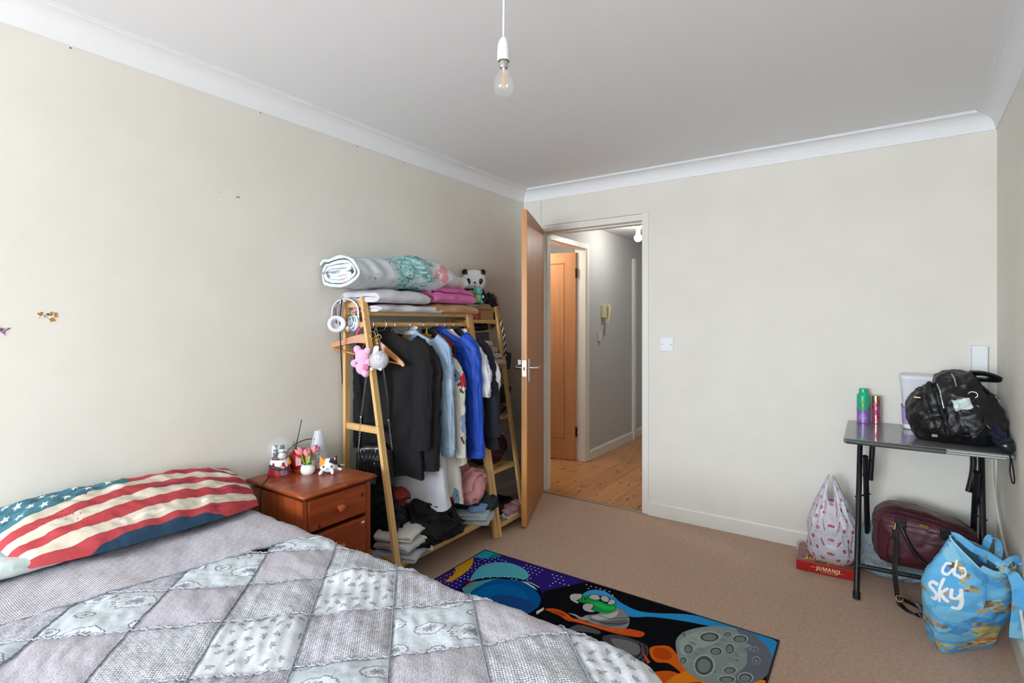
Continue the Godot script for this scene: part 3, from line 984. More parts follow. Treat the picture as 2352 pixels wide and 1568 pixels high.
func bed() -> void:
	var b := thing("bed", "double divan bed against the left wall under a patchwork quilt", "bed", V(0.0, 0, 2.3))
	put(b, "base", MB.new().box(V(0.97, 0.17, 0.68), V(1.9, 0.28, 1.36), 0.02), mat(C("b9b4ac"), 0.9))
	put(b, "mattress", MB.new().box(V(0.97, 0.42, 0.68), V(1.9, 0.2, 1.36), 0.05), mat(C("e8e6e2"), 0.9))
	for p in [V(0.15, 0.015, 0.1), V(1.8, 0.015, 0.1), V(0.15, 0.015, 1.26), V(1.8, 0.015, 1.26)]:
		put(b, "foot", MB.new().at(p).lathe([Vector2(0, 0.016), Vector2(0.025, 0.016), Vector2(0.022, -0.015), Vector2(0, -0.015)], 14), mat(C("2a2826"), 0.6))
	# fabrics of the patches; u and v run along the two seam directions, in metres
	var thread := func(a: Color, gap: Color, n: int, sd: int) -> Array:
		var px := 96
		var im := Image.create(px, px, false, Image.FORMAT_RGB8)
		var bm := Image.create(px, px, false, Image.FORMAT_RGB8)
		var r := RandomNumberGenerator.new()
		r.seed = sd
		var tone := []
		for k in n * n * 2:
			tone.append(r.randf_range(-0.09, 0.05))
		for y in px:
			for x in px:
				var fx := float(x) / px * n
				var fy := float(y) / px * n
				var i := int(fx)
				var j := int(fy)
				var ux := fx - i - 0.5
				var uy := fy - j - 0.5
				var over := (i + j) % 2 == 0
				var h := cos(ux * PI) * cos(uy * PI * 0.7) if over else cos(uy * PI) * cos(ux * PI * 0.7)
				h = pow(maxf(h, 0.0), 0.6)
				var k: float = tone[(j * n + i) % tone.size()]
				var q := gap.lerp(a, h)
				im.set_pixel(x, y, Color(q.r + k, q.g + k, q.b + k * 0.8))
				bm.set_pixel(x, y, Color(h, h, h))
		return [tex(im), tex(bm)]
	var lin: Array = thread.call(C("e0dbe1"), C("aeaab4"), 8, 3)
	var waf: Array = thread.call(C("dddee2"), C("b4b7bf"), 8, 5)
	var fine: Array = thread.call(C("d9d8de"), C("b3b1ba"), 8, 9)
	# leaf print
	var im := Image.create(512, 512, false, Image.FORMAT_RGB8)
	im.fill(C("d2d5d9"))
	var r := RandomNumberGenerator.new()
	r.seed = 5
	for k in 46:
		var p := Vector2((k % 7) * 73 + 36 * ((k / 7) % 2), (k / 7) * 73) + Vector2(r.randf_range(-14, 14), r.randf_range(-14, 14))
		var an := r.randf_range(0, TAU)
		for l in 4:
			var a2 := an + (l - 1.5) * 0.95
			for o in [Vector2.ZERO, Vector2(512, 0), Vector2(0, 512), Vector2(512, 512), Vector2(-512, 0)]:
				fill(im, oval(p + o + Vector2.RIGHT.rotated(a2) * 11.0, Vector2(14, 6), a2, 12), C("a2a7ae") if l % 2 else C("8f959d"))
		stroke(im, [p, p - Vector2.RIGHT.rotated(an) * 20.0], 2.0, C("8e9298"))
	var leaf := tex(im)
	# medallion print
	im = Image.create(512, 512, false, Image.FORMAT_RGB8)
	im.fill(C("cdd5da"))
	for k in 60:
		fill(im, blob(Vector2(r.randf_range(0, 512), r.randf_range(0, 512)), Vector2(r.randf_range(14, 40), r.randf_range(6, 14)), k, 0.6, 16), C("c0cbd2") if k % 2 else C("dadde3"))
	var md := [Vector3(180, 130, 84), Vector3(400, 70, 60), Vector3(420, 260, 78), Vector3(90, 330, 66), Vector3(265, 380, 92), Vector3(455, 450, 56), Vector3(40, 90, 40), Vector3(300, 235, 38), Vector3(110, 480, 38)]
	for q in md:
		for o in [Vector2.ZERO, Vector2(512, 0), Vector2(-512, 0), Vector2(0, 512), Vector2(0, -512)]:
			var c: Vector2 = Vector2(q.x, q.y) + o
			if c.x < -100 or c.y < -100 or c.x > 612 or c.y > 612:
				continue
			var rr := Vector2(q.z, q.z * 0.62)
			var ring := blob(c, rr, q.x, 0.22, 60)
			var wob := []
			for i in ring.size():
				wob.append(ring[i] + (ring[i] - c).normalized() * (3.0 if i % 3 == 0 else -1.0))
			fill(im, wob, C("dfe3e8"))
			wob.append(wob[0])
			stroke(im, wob, 4.2, C("66717f"))
			for j in 9:
				var a: float = j * 0.7 + q.x
				fill(im, oval(c + Vector2(cos(a) * rr.x * 0.32, sin(a) * rr.y * 0.32), Vector2(rr.x * 0.17, rr.y * 0.16), a, 12), C("b0b4b9") if j % 2 else C("969ba3"))
			fill(im, oval(c, rr * 0.16, 0.0, 12), C("7f848c"))
			for j in 3:
				fill(im, oval(c + Vector2(cos(j * 2.1 + q.y) * rr.x * 0.7, sin(j * 2.1 + q.y) * rr.y * 0.66), Vector2(5, 4), 0.0, 8), C("a2a9b4"))
	var medal := tex(im)
	var crinkle := noise_tex(0.035, 4, Color.BLACK, Color.WHITE, 256, 12)
	var sc := Vector3.ONE
	var fab := [
		bumpy(mat(Color.WHITE, 0.95, {"albedo_texture": medal, "uv1_scale": sc * 2.5}), crinkle, 0.1),
		bumpy(mat(Color.WHITE, 0.95, {"albedo_texture": lin[0], "uv1_scale": sc * 27.0}), lin[1], 0.12),
		bumpy(mat(Color.WHITE, 0.95, {"albedo_texture": waf[0], "uv1_scale": sc * 15.0}), waf[1], 0.25),
		bumpy(mat(Color.WHITE, 0.95, {"albedo_texture": leaf, "uv1_scale": sc * 2.8}), crinkle, 0.1),
		bumpy(mat(Color.WHITE, 0.95, {"albedo_texture": fine[0], "uv1_scale": sc * 17.0}), fine[1], 0.2)]
	var about := ["pale patch with grey floral medallions outlined in dark thread", "lavender grey coarse linen patch", "white waffle woven patch with small dark dots", "white patch printed with small grey leaves", "pale grey patch with a soft plaid weave"]
	var qu := thing("quilt", "pale grey and white patchwork quilt spread over the bed", "quilt")
	var band := MB.new()
	band.grid(16, 120, func(u: float, w: float):
		var z := 2.0 + 1.62 * w
		var x0 := 0.19 - 0.17 * (z - 2.65) * 0.6
		var x := lerpf(x0, band_x(z) + 0.004, u)
		var p := quilt_at(x, z)
		p.y += 0.006 * sin(u * PI) - (0.012 if u < 0.01 else 0.0)
		return p)
	band.remap(0, func(_u: Vector2, p: Vector3): return Vector2(p.x, p.z + (BED_Y - p.y)))
	put(qu, "border_band", band, fab[1], "wide lavender grey linen band along the head of the quilt")
	for k in range(-2, 10):
		for m in range(-2, 9):
			var a0 := -2.40 + 0.286 * k
			var b0 := 3.42 + 0.28 * m
			var hit := false
			for ab in [[0.0, 0.0], [1.0, 0.0], [0.0, 1.0], [1.0, 1.0], [0.5, 0.5]]:
				var aa: float = a0 + 0.286 * ab[0]
				var bb: float = b0 + 0.28 * ab[1]
				var x: float = (aa + bb) / 2
				var z: float = (bb - aa) / 2
				if x > band_x(z) + 0.02 and z > 2.02 and z < 3.5 and x < 2.25 and Vector2(maxf(x - 1.75, 0.0), maxf(2.46 - z, 0.0)).length() < 0.62:
					hit = true
			var xc: float = (a0 + b0 + 0.283) / 2
			var zc: float = (b0 - a0 - 0.003) / 2
			if not hit or xc < band_x(zc) - 0.08 or zc < 2.0 or zc > 3.62 or xc > 2.3:
				continue
			var ty := posmod(k + m, 5)
			var ridge: float = [0.0006, 0.0, 0.001, 0.0018, 0.0014][ty]
			var pm := MB.new()
			pm.grid(24, 14, func(u: float, w: float):
				var aa: float = a0 + 0.286 * u
				var bb: float = b0 + 0.28 * w
				var x: float = (aa + bb) / 2
				var z: float = (bb - aa) / 2
				x = maxf(x, band_x(z))
				var p := quilt_at(x, z)
				p.y += 0.0075 * pow(sin(PI * u) * sin(PI * w), 0.45) - 0.003 + ridge * sin(aa * TAU / 0.048)
				return p)
			pm.remap(0, func(q: Vector2, _p: Vector3): return Vector2(a0 + 0.286 * q.x, b0 + 0.28 * q.y))
			put(qu, "patch", pm, fab[ty], about[ty])
	# the raised, slightly frayed seams
	var dark := mat(C("8d949f"), 0.95)
	var pale := mat(C("b4b6bf"), 0.95)
	var seam := func(f: Callable, lo: float, hi: float, m: Material, rad: float):
		var path := []
		var t := lo
		while t <= hi:
			var q: Vector2 = f.call(t)
			if q.x > band_x(q.y) - 0.005 and q.y < 3.55 and Vector2(maxf(q.x - 1.75, 0.0), maxf(2.46 - q.y, 0.0)).length() < 0.6:
				var j := 0.0016 * sin(t * 420.0) + 0.0014 * sin(t * 173.0)
				var p := quilt_at(q.x + j, q.y + j * 0.6)
				path.append(p + V(0, 0.001 + 0.001 * sin(t * 300.0), 0))
			t += 0.005
		if path.size() > 6:
			put(qu, "seam", MB.new().tube(path, [rad], 5), m)
	for k in range(-2, 10):
		var a: float = -2.40 + 0.286 * k
		seam.call(func(t: float): return Vector2((a + t) / 2, (t - a) / 2), 2.6, 5.9, dark, 0.0022)
	for m in range(-1, 9):
		var bb: float = 3.42 + 0.28 * m
		seam.call(func(t: float): return Vector2((t + bb) / 2, (bb - t) / 2), -3.2, 0.4, pale, 0.0019)
	var bs := []
	for k in 300:
		var z := 2.02 + k * 0.005
		bs.append(quilt_at(band_x(z) + 0.0015 * sin(z * 400.0), z) + V(0, 0.002, 0))
	put(qu, "band_seam", MB.new().tube(bs, [0.0028], 5), dark)
	# floral pillow under the flag pillow
	im = Image.create(256, 256, false, Image.FORMAT_RGB8)
	im.fill(C("dfe7e4"))
	for k in 40:
		fill(im, blob(Vector2(r.randf_range(0, 256), r.randf_range(0, 256)), Vector2(r.randf_range(8, 26), r.randf_range(6, 14)), k, 0.6, 16), [C("c5dcd8"), C("e7dcdc"), C("d2e2de"), C("bcd4cf")][k % 4])
	var up := MB.new()
	up.nets(func(p: Vector3):
		return rbox(p, V(0.135, 0.592, 2.93), V(0.13, 0.026, 0.25), 0.025) + 0.006 * N3(p, 9.0), V(-0.02, 0.54, 2.62), V(0.32, 0.66, 3.24), 0.01)
	var pk := solo("pillow", "pale green floral pillow under the flag pillow", "pillow", up, tri(mat(Color.WHITE, 0.9, {"albedo_texture": tex(im)}), 3.0, false))
	# flag pillow
	im = Image.create(1160, 580, false, Image.FORMAT_RGB8)
	for k in 13:
		im.fill_rect(Rect2i(0, k * 40, 1160, 40), C("b23e43") if k % 2 == 0 else C("d3c8b5"))
	im.fill_rect(Rect2i(0, 0, 560, 280), C("3f7382"))
	im.fill_rect(Rect2i(0, 520, 1160, 60), C("1f3f58"))
	for k in 60:
		var p := Vector2(r.randf_range(0, 560), r.randf_range(0, 270))
		fill(im, blob(p, Vector2(r.randf_range(6, 34), r.randf_range(4, 16)), k, 0.7, 18), [C("3d6d80"), C("4f8796"), C("34566e"), C("5a8f98")][k % 4])
	for k in 24:
		fill(im, blob(Vector2(r.randf_range(0, 300), r.randf_range(0, 120)), Vector2(r.randf_range(4, 16), r.randf_range(3, 8)), k + 70, 0.8, 14), C("3b4668"))
	for row in 6:
		for cl in (6 if row % 2 == 0 else 5):
			var c := Vector2(52 + cl * 92 + (0 if row % 2 == 0 else 46), 26 + row * 45)
			var s := []
			for i in 10:
				var a := -PI / 2 + TAU * i / 10
				s.append(c + Vector2(cos(a) * 1.15, sin(a)) * (20.0 if i % 2 == 0 else 8.5))
			fill(im, s, C("e9e4d6"))
	for k in 70:
		# worn print: darker maroon towards the right, scuffs in the pale stripes
		var p := Vector2(r.randf_range(560, 1160), (r.randi() % 7) * 80 + r.randf_range(4, 36))
		var e := Vector2(r.randf_range(20, 90), r.randf_range(3, 8))
		p.y = clampf(p.y, int(p.y / 80) * 80 + e.y + 1, int(p.y / 80) * 80 + 38 - e.y)
		fill(im, blob(p, e, k, 0.3, 18), C("a83a4a") if k % 3 else C("8a2f46"))
	for k in 60:
		var p := Vector2(r.randf_range(0, 1160), (r.randi() % 6) * 80 + 60)
		if p.x < 580 and p.y < 290:
			continue
		fill(im, blob(p, Vector2(r.randf_range(10, 60), r.randf_range(3, 10)), k + 9, 0.5, 16), [C("d8ccb4"), C("eae2d4"), C("cfc4b2")][k % 3])
	for k in 26:
		fill(im, blob(Vector2(r.randf_range(200, 320), r.randf_range(330, 420)), Vector2(2, 3), k, 0.6, 8), C("7d2f3c"))
	var cloth := mat(Color.WHITE, 0.85, {"albedo_texture": tex(im)})
	bumpy(cloth, crinkle, 0.25)
	var fp := MB.new()
	var base := func(s: float, t: float) -> Vector3:
		# s runs from the right end to the left end, t from the wall to the front edge
		var z := lerpf(2.312, 3.0, s)
		var pinch := 0.03 * (pow(absf(2 * s - 1), 3.0))
		var x := lerpf(0.025, 0.335 - 0.03 * s, t) - (t - 0.4) * pinch * 2.0
		var y := lerpf(0.69, 0.585, t) + 0.03 * s * (1.0 - t)
		z += (0.5 - s) * 0.05 * (1.0 - pow(absf(2 * t - 1), 2.0) * 1.0) * -1.0
		if t > 0.5:
			z -= 0.07 * (t - 0.5) * smoothstep(0.5, 1.0, s)
		return V(x, y, z)
	var lift := func(s: float, t: float) -> float:
		return 0.085 * pow(maxf(1.0 - pow(absf(2 * s - 1), 2.6), 0.0), 0.6) * pow(maxf(1.0 - pow(absf(2 * t - 1), 2.4), 0.0), 0.6)
	var nrm := V(0.28, 0.96, 0.0)
	fp.grid(60, 36, func(u: float, w: float):
		var s: float = 1.0 - u
		var l: float = lift.call(s, w)
		var p: Vector3 = base.call(s, w) + nrm * l * 0.8
		var k := N3(V(s * 3.0, w * 2.0, 1.0), 2.2) * 0.012 + N3(V(s * 7.0 + w * 3.0, w * 3.0, 4.0), 2.4) * 0.004
		return p + nrm * k * minf(l * 30.0, 1.0), false, Vector2.ONE, 1)
	fp.remap(0, func(q: Vector2, _p: Vector3):
		var S := 10.0 - 2.6 * sin(q.x * PI) + 1.6 * (1.0 - q.x) * (1.0 - q.x)
		var lens := 1.2 * sin(clampf((q.x - 0.2) / 0.62, 0.0, 1.0) * PI) * smoothstep(0.85, 1.0, q.y)
		return Vector2(q.x, (12.95 - (1.0 - q.y) * S + lens) / 14.5))
	var n0 := fp.v.size()
	fp.grid(40, 20, func(u: float, w: float):
		var s: float = 1.0 - u
		return base.call(s, w) - nrm * lift.call(s, w) * 0.45, false, Vector2.ONE, -1)
	fp.remap(n0, func(q: Vector2, _p: Vector3): return Vector2(q.x, 0.94))
	var fpo := solo("flag_pillow", "pillow printed with a worn red, cream and blue stars and stripes flag", "pillow", fp, cloth)

func rug() -> void:
	# 1 px is 1 mm; the print shows an astronaut with a can beside a cratered moon
	var im := Image.create(1488, 1000, false, Image.FORMAT_RGB8)
	im.fill(C("33237c"))
	fill(im, P2("-10 240 90 260 60 420 20 560 -10 600"), C("4b2b6e"))
	var s := func(pts: String, k: String): fill(im, smooth(P2(pts)), C(k))
	var f := func(pts: String, k: String): fill(im, P2(pts), C(k))
	f.call("511 212 635 18 660 -5 1500 -5 1500 1005 500 1005 500 500 562 304", "17171a")
	s.call("0 108 0 0 119 16 113 49 79 89 40 107", "29a5ba")
	f.call("75 85 83 18 121 14 113 49 90 80", "0c7f70")
	s.call("-6 253 -8 200 -2 116 26 137 57 183 79 242 89 316 87 390 62 402 56 349 34 294", "d5a127")
	s.call("180 359 135 285 112 199 126 124 171 80 233 61 298 70 349 97 379 136 376 168 350 176 299 192 251 225 212 271 197 319", "57b4c4")
	s.call("175 435 161 372 176 305 219 247 267 214 320 187 383 177 439 181 491 208 537 255 562 304 572 360 550 464 500 560 380 640 276 600 200 520", "121322")
	s.call("178 415 178 369 198 309 247 246 300 215 360 190 331 204 277 228 241 289 231 351 230 397 239 443", "4fa0ac")
	s.call("230 397 231 351 241 289 252 253 277 228 331 204 369 192 421 202 477 227 525 263 550 304 563 358 543 454 480 540 380 600 289 560 250 480", "0d5b9c")
	s.call("250 420 262 330 300 270 380 250 460 280 500 340 500 430 440 520 350 540 280 500", "0f6ab0")
	s.call("340 380 420 330 520 330 548 370 530 450 470 520 390 500", "1d4d8c")
	f.call("169 376 171 342 194 304 186 350 186 397", "b5624a")
	f.call("364 190 403 187 451 200 486 221 466 217 416 201", "cfe6ee")
	f.call("378 185 433 185 481 198 470 187 422 174", "9cc3d4")
	f.call("575 380 585 330 596 350 590 400", "d5dade")
	s.call("680 140 680 101 700 65 739 47 785 59 837 90 864 151 816 129 764 99 710 111 704 157", "3fa0da")
	s.call("799 75 873 106 944 119 1018 91 1110 35 1181 2 1269 -13 1367 -23 1440 -3 1488 25 1488 160 1404 66 1317 42 1223 65 1126 90 1012 132 926 184 837 146 781 121", "2f97d8")
	var grey := "b9b9ba"
	for q in ["637 186 633 168 643 148 672 132 686 152 687 177 681 197 696 203 696 219 676 217 654 208", "710 136 713 109 735 97 758 112 763 133 746 145 726 146", "761 118 762 87 781 87 802 106 804 129 784 135", "804 129 805 96 825 98 836 115 828 140 811 144", "723 225 725 199 749 183 766 195 769 225 791 232 774 251 743 250"]:
		pass
	s.call("773 282 807 244 831 166 876 150 929 190 951 245 943 292 891 310 838 322 795 320", "8d8d8f")
	s.call("793 276 852 213 870 170 879 224 833 284", "c4c4c5")
	s.call("840 300 900 240 930 210 936 250 890 300", "6a6a6e")
	stroke(im, smooth(P2("800 300 860 290 920 260 945 225"), false), 4.0, C("17171a"))
	stroke(im, smooth(P2("820 250 860 250 900 220 925 195"), false), 3.0, C("17171a"))
	s.call("684 187 684 141 717 127 735 139 734 185 699 201", "1f9a45")
	s.call("728 189 732 150 763 141 815 145 847 132 859 178 837 219 797 228 763 221", "17a549")
	s.call("745 180 770 158 820 160 845 150 845 180 800 195", "35bd62")
	fill(im, oval(Vector2(706, 160), Vector2(6, 8)), C("0d4d24"))
	for q in ["637 186 633 168 643 148 672 132 686 152 687 177 681 197 696 203 696 219 676 217 654 208", "710 136 713 109 735 97 758 112 763 133 746 145 726 146", "761 118 762 87 781 87 802 106 804 129 784 135", "804 129 805 96 825 98 836 115 828 140 811 144", "723 225 725 199 749 183 766 195 769 225 791 232 774 251 743 250"]:
		var o := smooth(P2(q))
		fill(im, o, C("c3c1bd"))
		o.append(o[0])
		stroke(im, o, 4.0, C("1b1b1f"))
	s.call("698 311 728 302 761 308 771 283 793 297 793 319 762 325 731 315", "a3a3a5")
	s.call("778 364 863 353 877 377 838 390 760 420", "58585b")
	s.call("896 389 942 339 1018 331 1069 345 1089 402 1086 459 1030 470 962 450", "4c4c50")
	s.call("930 380 1000 350 1060 370 1050 420 990 430", "77777b")
	stroke(im, smooth(P2("1035 345 1060 390 1055 450"), false), 6.0, C("232326"))
	stroke(im, smooth(P2("1055 345 1078 390 1074 450"), false), 5.0, C("232326"))
	s.call("597 342 620 319 655 310 698 318 729 334 760 327 814 326 880 315 930 290 975 268 1025 262 1024 300 975 322 930 335 889 340 822 345 754 356 721 364 676 350 627 347", "dc571f")
	s.call("620 338 660 322 700 330 690 345 650 342", "b8401a")
	stroke(im, smooth(P2("690 325 740 343 800 338 880 326 950 300"), false), 3.0, C("f0923c"))
	s.call("1080 350 1097 320 1139 297 1179 328 1213 383 1259 383 1238 428 1172 400 1131 418 1099 395", "e0661c")
	s.call("1095 350 1125 318 1160 335 1165 375 1120 395", "c24a14")
	s.call("1133 490 1185 439 1231 443 1221 485 1175 530 1148 520", "d9601e")
	f.call("1055 378 1105 446 1112 431", "dc571f")
	s.call("1201 589 1197 496 1241 401 1309 410 1406 371 1488 293 1488 480 1367 700 1224 720", "ef8a1e")
	f.call("1243 482 1294 435 1318 443 1275 482", "c93018")
	s.call("1260 560 1340 470 1420 430 1400 520 1330 600", "f5a535")
	s.call("1440 420 1488 330 1488 420", "e8522a")
	s.call("1149 241 1157 171 1195 105 1256 47 1329 13 1396 20 1457 78 1486 151 1486 238 1462 315 1406 371 1342 412 1282 428 1213 383 1176 319", "8e9a98")
	s.call("1329 13 1396 20 1457 78 1486 151 1486 238 1462 315 1406 371 1390 330 1410 250 1400 170 1380 90", "6d7280")
	s.call("1165 250 1180 170 1230 110 1290 100 1280 180 1230 260 1200 320", "a5b0ab")
	for k in 30:
		fill(im, blob(Vector2(rng.randf_range(1190, 1400), rng.randf_range(90, 370)), Vector2(14, 9), k, 0.6, 14), C("98a3a0") if k % 2 else C("83908e"))
	var cr := "1254 141 31 -22 8 32 1206 269 14 -10 9 29 1298 224 19 -13 6 25 1339 177 14 -9 7 33 1282 335 28 -19 14 55 1367 311 18 -13 4 20 1422 322 20 -13 5 25 1369 369 23 -16 4 17 1358 85 23 -16 5 26 1210 352 11 -7 6 20 1310 79 13 -9 3 16 1376 236 6 -4 2 7 1420 128 10 -7 3 16 1164 186 7 -4 5 15 1395 145 9 -6 2 12 1437 196 11 -7 4 22".split_floats(" ")
	for k in range(0, cr.size() - 5, 6):
		var c := Vector2(cr[k], cr[k + 1])
		for l in 3:
			var o := []
			var sc: float = [1.18, 1.0, 0.72][l]
			for i in 30:
				var a := TAU * i / 30
				o.append(c + (Vector2(cr[k + 2], cr[k + 3]) * cos(a) + Vector2(cr[k + 4], cr[k + 5]) * sin(a)) * sc + Vector2(0, [-2.0, 0.0, 2.5][l]))
			fill(im, o, C(["b1bab6", "4e5a5e", "7d8988"][l]))
	var dots := P2("64 111 61 138 87 113 112 112 110 85 137 89 137 59 161 58 184 59 112 139 83 165 61 167 106 165 85 194 110 189 81 222 105 219 83 250 106 249 103 277 126 305 104 306 102 332 124 331 145 326 101 357 124 360 33 335 29 357 52 356 33 305 87 86 111 58 300 32 325 33 348 31 302 61 324 58 346 58 371 57 371 31 396 32 396 60 347 86 370 85 397 89 371 113 394 141 391 165 465 45 489 43 513 41 488 71 512 69 538 66 512 97 510 121 536 97 561 97 510 150 583 94 652 39 677 40 676 66 702 37 724 38 748 39 771 37 797 59 197 276 223 249 250 223 274 197 296 194 319 197 341 192 368 169")
	for d in dots:
		fill(im, oval(d, Vector2(4.2, 4.2), 0.0, 10), C("e9e6f2"))
	for k in 60:
		# the dots carry on towards the bed
		fill(im, oval(Vector2(20 + (k % 6) * 25, 390 + (k / 6) * 26), Vector2(4, 4), 0.0, 8), C("d9d4ec"))
	var pile := noise_tex(0.4, 2, Color.BLACK, Color.WHITE, 256, 15)
	var m := bumpy(mat(Color.WHITE, 0.95, {"albedo_texture": tex(im), "specular_mode": BaseMaterial3D.SPECULAR_DISABLED}), noise_tex(0.45, 2, Color.BLACK, Color.WHITE, 512, 15), 0.12)
	var r := thing("rug", "bright space themed rug with astronaut and cratered moon on carpet", "rug", V(0.44, 0, 1.07))
	var top := MB.new()
	top.grid(60, 40, func(u: float, w: float):
		var e := minf(minf(u, 1.0 - u) * 60.0, minf(w, 1.0 - w) * 40.0)
		return V(1.488 * u, 0.0095 * clampf(e * 0.5 + 0.5, 0.0, 1.0) + 0.001 * N3(V(u * 5, 0, w * 4), 2.0), 1.0 * w), false, Vector2.ONE, 1)
	put(r, "pile", top, m)
	var hem := MB.new()
	for q in [[V(0, 0.004, 0), V(1.488, 0.004, 0)], [V(1.488, 0.004, 0), V(1.488, 0.004, 1)], [V(0, 0.004, 1), V(1.488, 0.004, 1)], [V(0, 0.004, 0), V(0, 0.004, 1)]]:
		hem.tube(q, 0.004, 6)
	put(r, "hem", hem, mat(C("26232c"), 0.95))

func chest() -> void:
	var pine := wood(C("a5512a"), C("7f3415"), 0.26, 41, 1, 11.0)
	var front := wood(C("a84d24"), C("863616"), 0.3, 44, 7, 11.0)
	M.pine = pine
	var c := thing("chest_of_drawers", "orange brown pine bedside chest of three drawers beside the bed", "chest of drawers")
	# a bull-nosed top
	var tp := MB.new()
	var prof := [Vector2(0.0, 0.592), Vector2(0.402, 0.592), Vector2(0.412, 0.593), Vector2(0.421, 0.598), Vector2(0.424, 0.604), Vector2(0.422, 0.610), Vector2(0.415, 0.614), Vector2(0.405, 0.616)]
	var outline := func(o: float) -> Array:
		var x1 := 0.03 + o
		return [V(0.02, 0, 1.858 - o * 0.04), V(x1, 0, 1.842 - o * 0.0), V(x1, 0, 2.19), V(0.02, 0, 2.19)]
	# built as stacked rounded outlines
	var rings := [[-0.022, 0.592], [-0.006, 0.593], [0.001, 0.598], [0.003, 0.604], [0.001, 0.610], [-0.006, 0.6145], [-0.016, 0.616]]
	tp.grid(44, rings.size() + 1, func(u: float, w: float):
		var k := clampi(roundi(w * (rings.size() + 1)) - 1, 0, rings.size() - 1)
		var o: float = rings[k][0]
		var y: float = rings[k][1]
		var end := roundi(w * (rings.size() + 1))
		var hx := 0.205 + o
		var hz := 0.181 + o
		var a := TAU * u + PI / 4 + 0.0001
		var q := Vector2(cos(a), sin(a))
		q = q / maxf(absf(q.x), absf(q.y))
		if end == 0 or end == rings.size() + 1:
			return V(0.222, y, 2.025)
		return V(0.222 + hx * clampf(q.x, -1, 1), y, 2.025 + hz * clampf(q.y, -1, 1)), true)
	tp.remap(0, func(_u: Vector2, p: Vector3): return Vector2(p.z, p.x))
	put(c, "top", tp, pine)
	var bd := MB.new()
	for z in [1.868, 2.182]:
		bd.box(V(0.21, 0.29, z), V(0.36, 0.58, 0.018), 0.002)
		bd.box(V(0.392, 0.29, z), V(0.022, 0.58, 0.026), 0.003)
	bd.box(V(0.034, 0.3, 2.025), V(0.008, 0.56, 0.3), 0.001)
	bd.box(V(0.21, 0.584, 2.025), V(0.36, 0.016, 0.3), 0.001)
	bd.box(V(0.385, 0.04, 2.025), V(0.02, 0.07, 0.3), 0.002)
	put(c, "carcass", bd, pine)
	var ys := [[0.447, 0.582], [0.272, 0.437], [0.082, 0.262]]
	for k in 3:
		var y0: float = ys[k][0]
		var y1: float = ys[k][1]
		var d := put(c, "drawer", MB.new().box(V(0.395, (y0 + y1) / 2, 2.025), V(0.024, y1 - y0 - 0.006, 0.288), 0.006).box(V(0.21, (y0 + y1) / 2, 2.025), V(0.34, y1 - y0 - 0.03, 0.27), 0.001), front)
		put(d, "knob", MB.new().at(V(0.405, (y0 + y1) / 2, 2.025), V(0, 0, -PI / 2)).lathe([Vector2(0.011, 0), Vector2(0.009, 0.008), Vector2(0.013, 0.013), Vector2(0.017, 0.02), Vector2(0.016, 0.027), Vector2(0.01, 0.0315), Vector2(0, 0.0325)], 20), mat(C("a9512c"), 0.2))
		if k > 0:
			put(d, "sticker", MB.new().box(V(0.4075, y1 - 0.022, 1.902), V(0.0008, 0.009, 0.018), 0.0002), mat(C("e9e9e6"), 0.5), "tiny white sticker")
	for q in [[0.535, 1.905, 0.010, 0.006], [0.462, 2.12, 0.011, 0.007], [0.405, 1.885, 0.0, 0.0], [0.36, 2.075, 0.011, 0.008]]:
		if q[2] > 0.0:
			var kb := MB.new()
			kb.T = Transform3D(Basis(V(0, 0, -1), V(0, 1, 0), V(1, 0, 0)), V(0.4068, q[0], q[1]))
			kb.slab(PackedVector2Array(blob(Vector2.ZERO, Vector2(q[3], q[2]), q[0] * 50, 0.35, 14)), 0.0, 0.0008)
			put(c, "knot", kb, mat(C("3d1a0e"), 0.5))

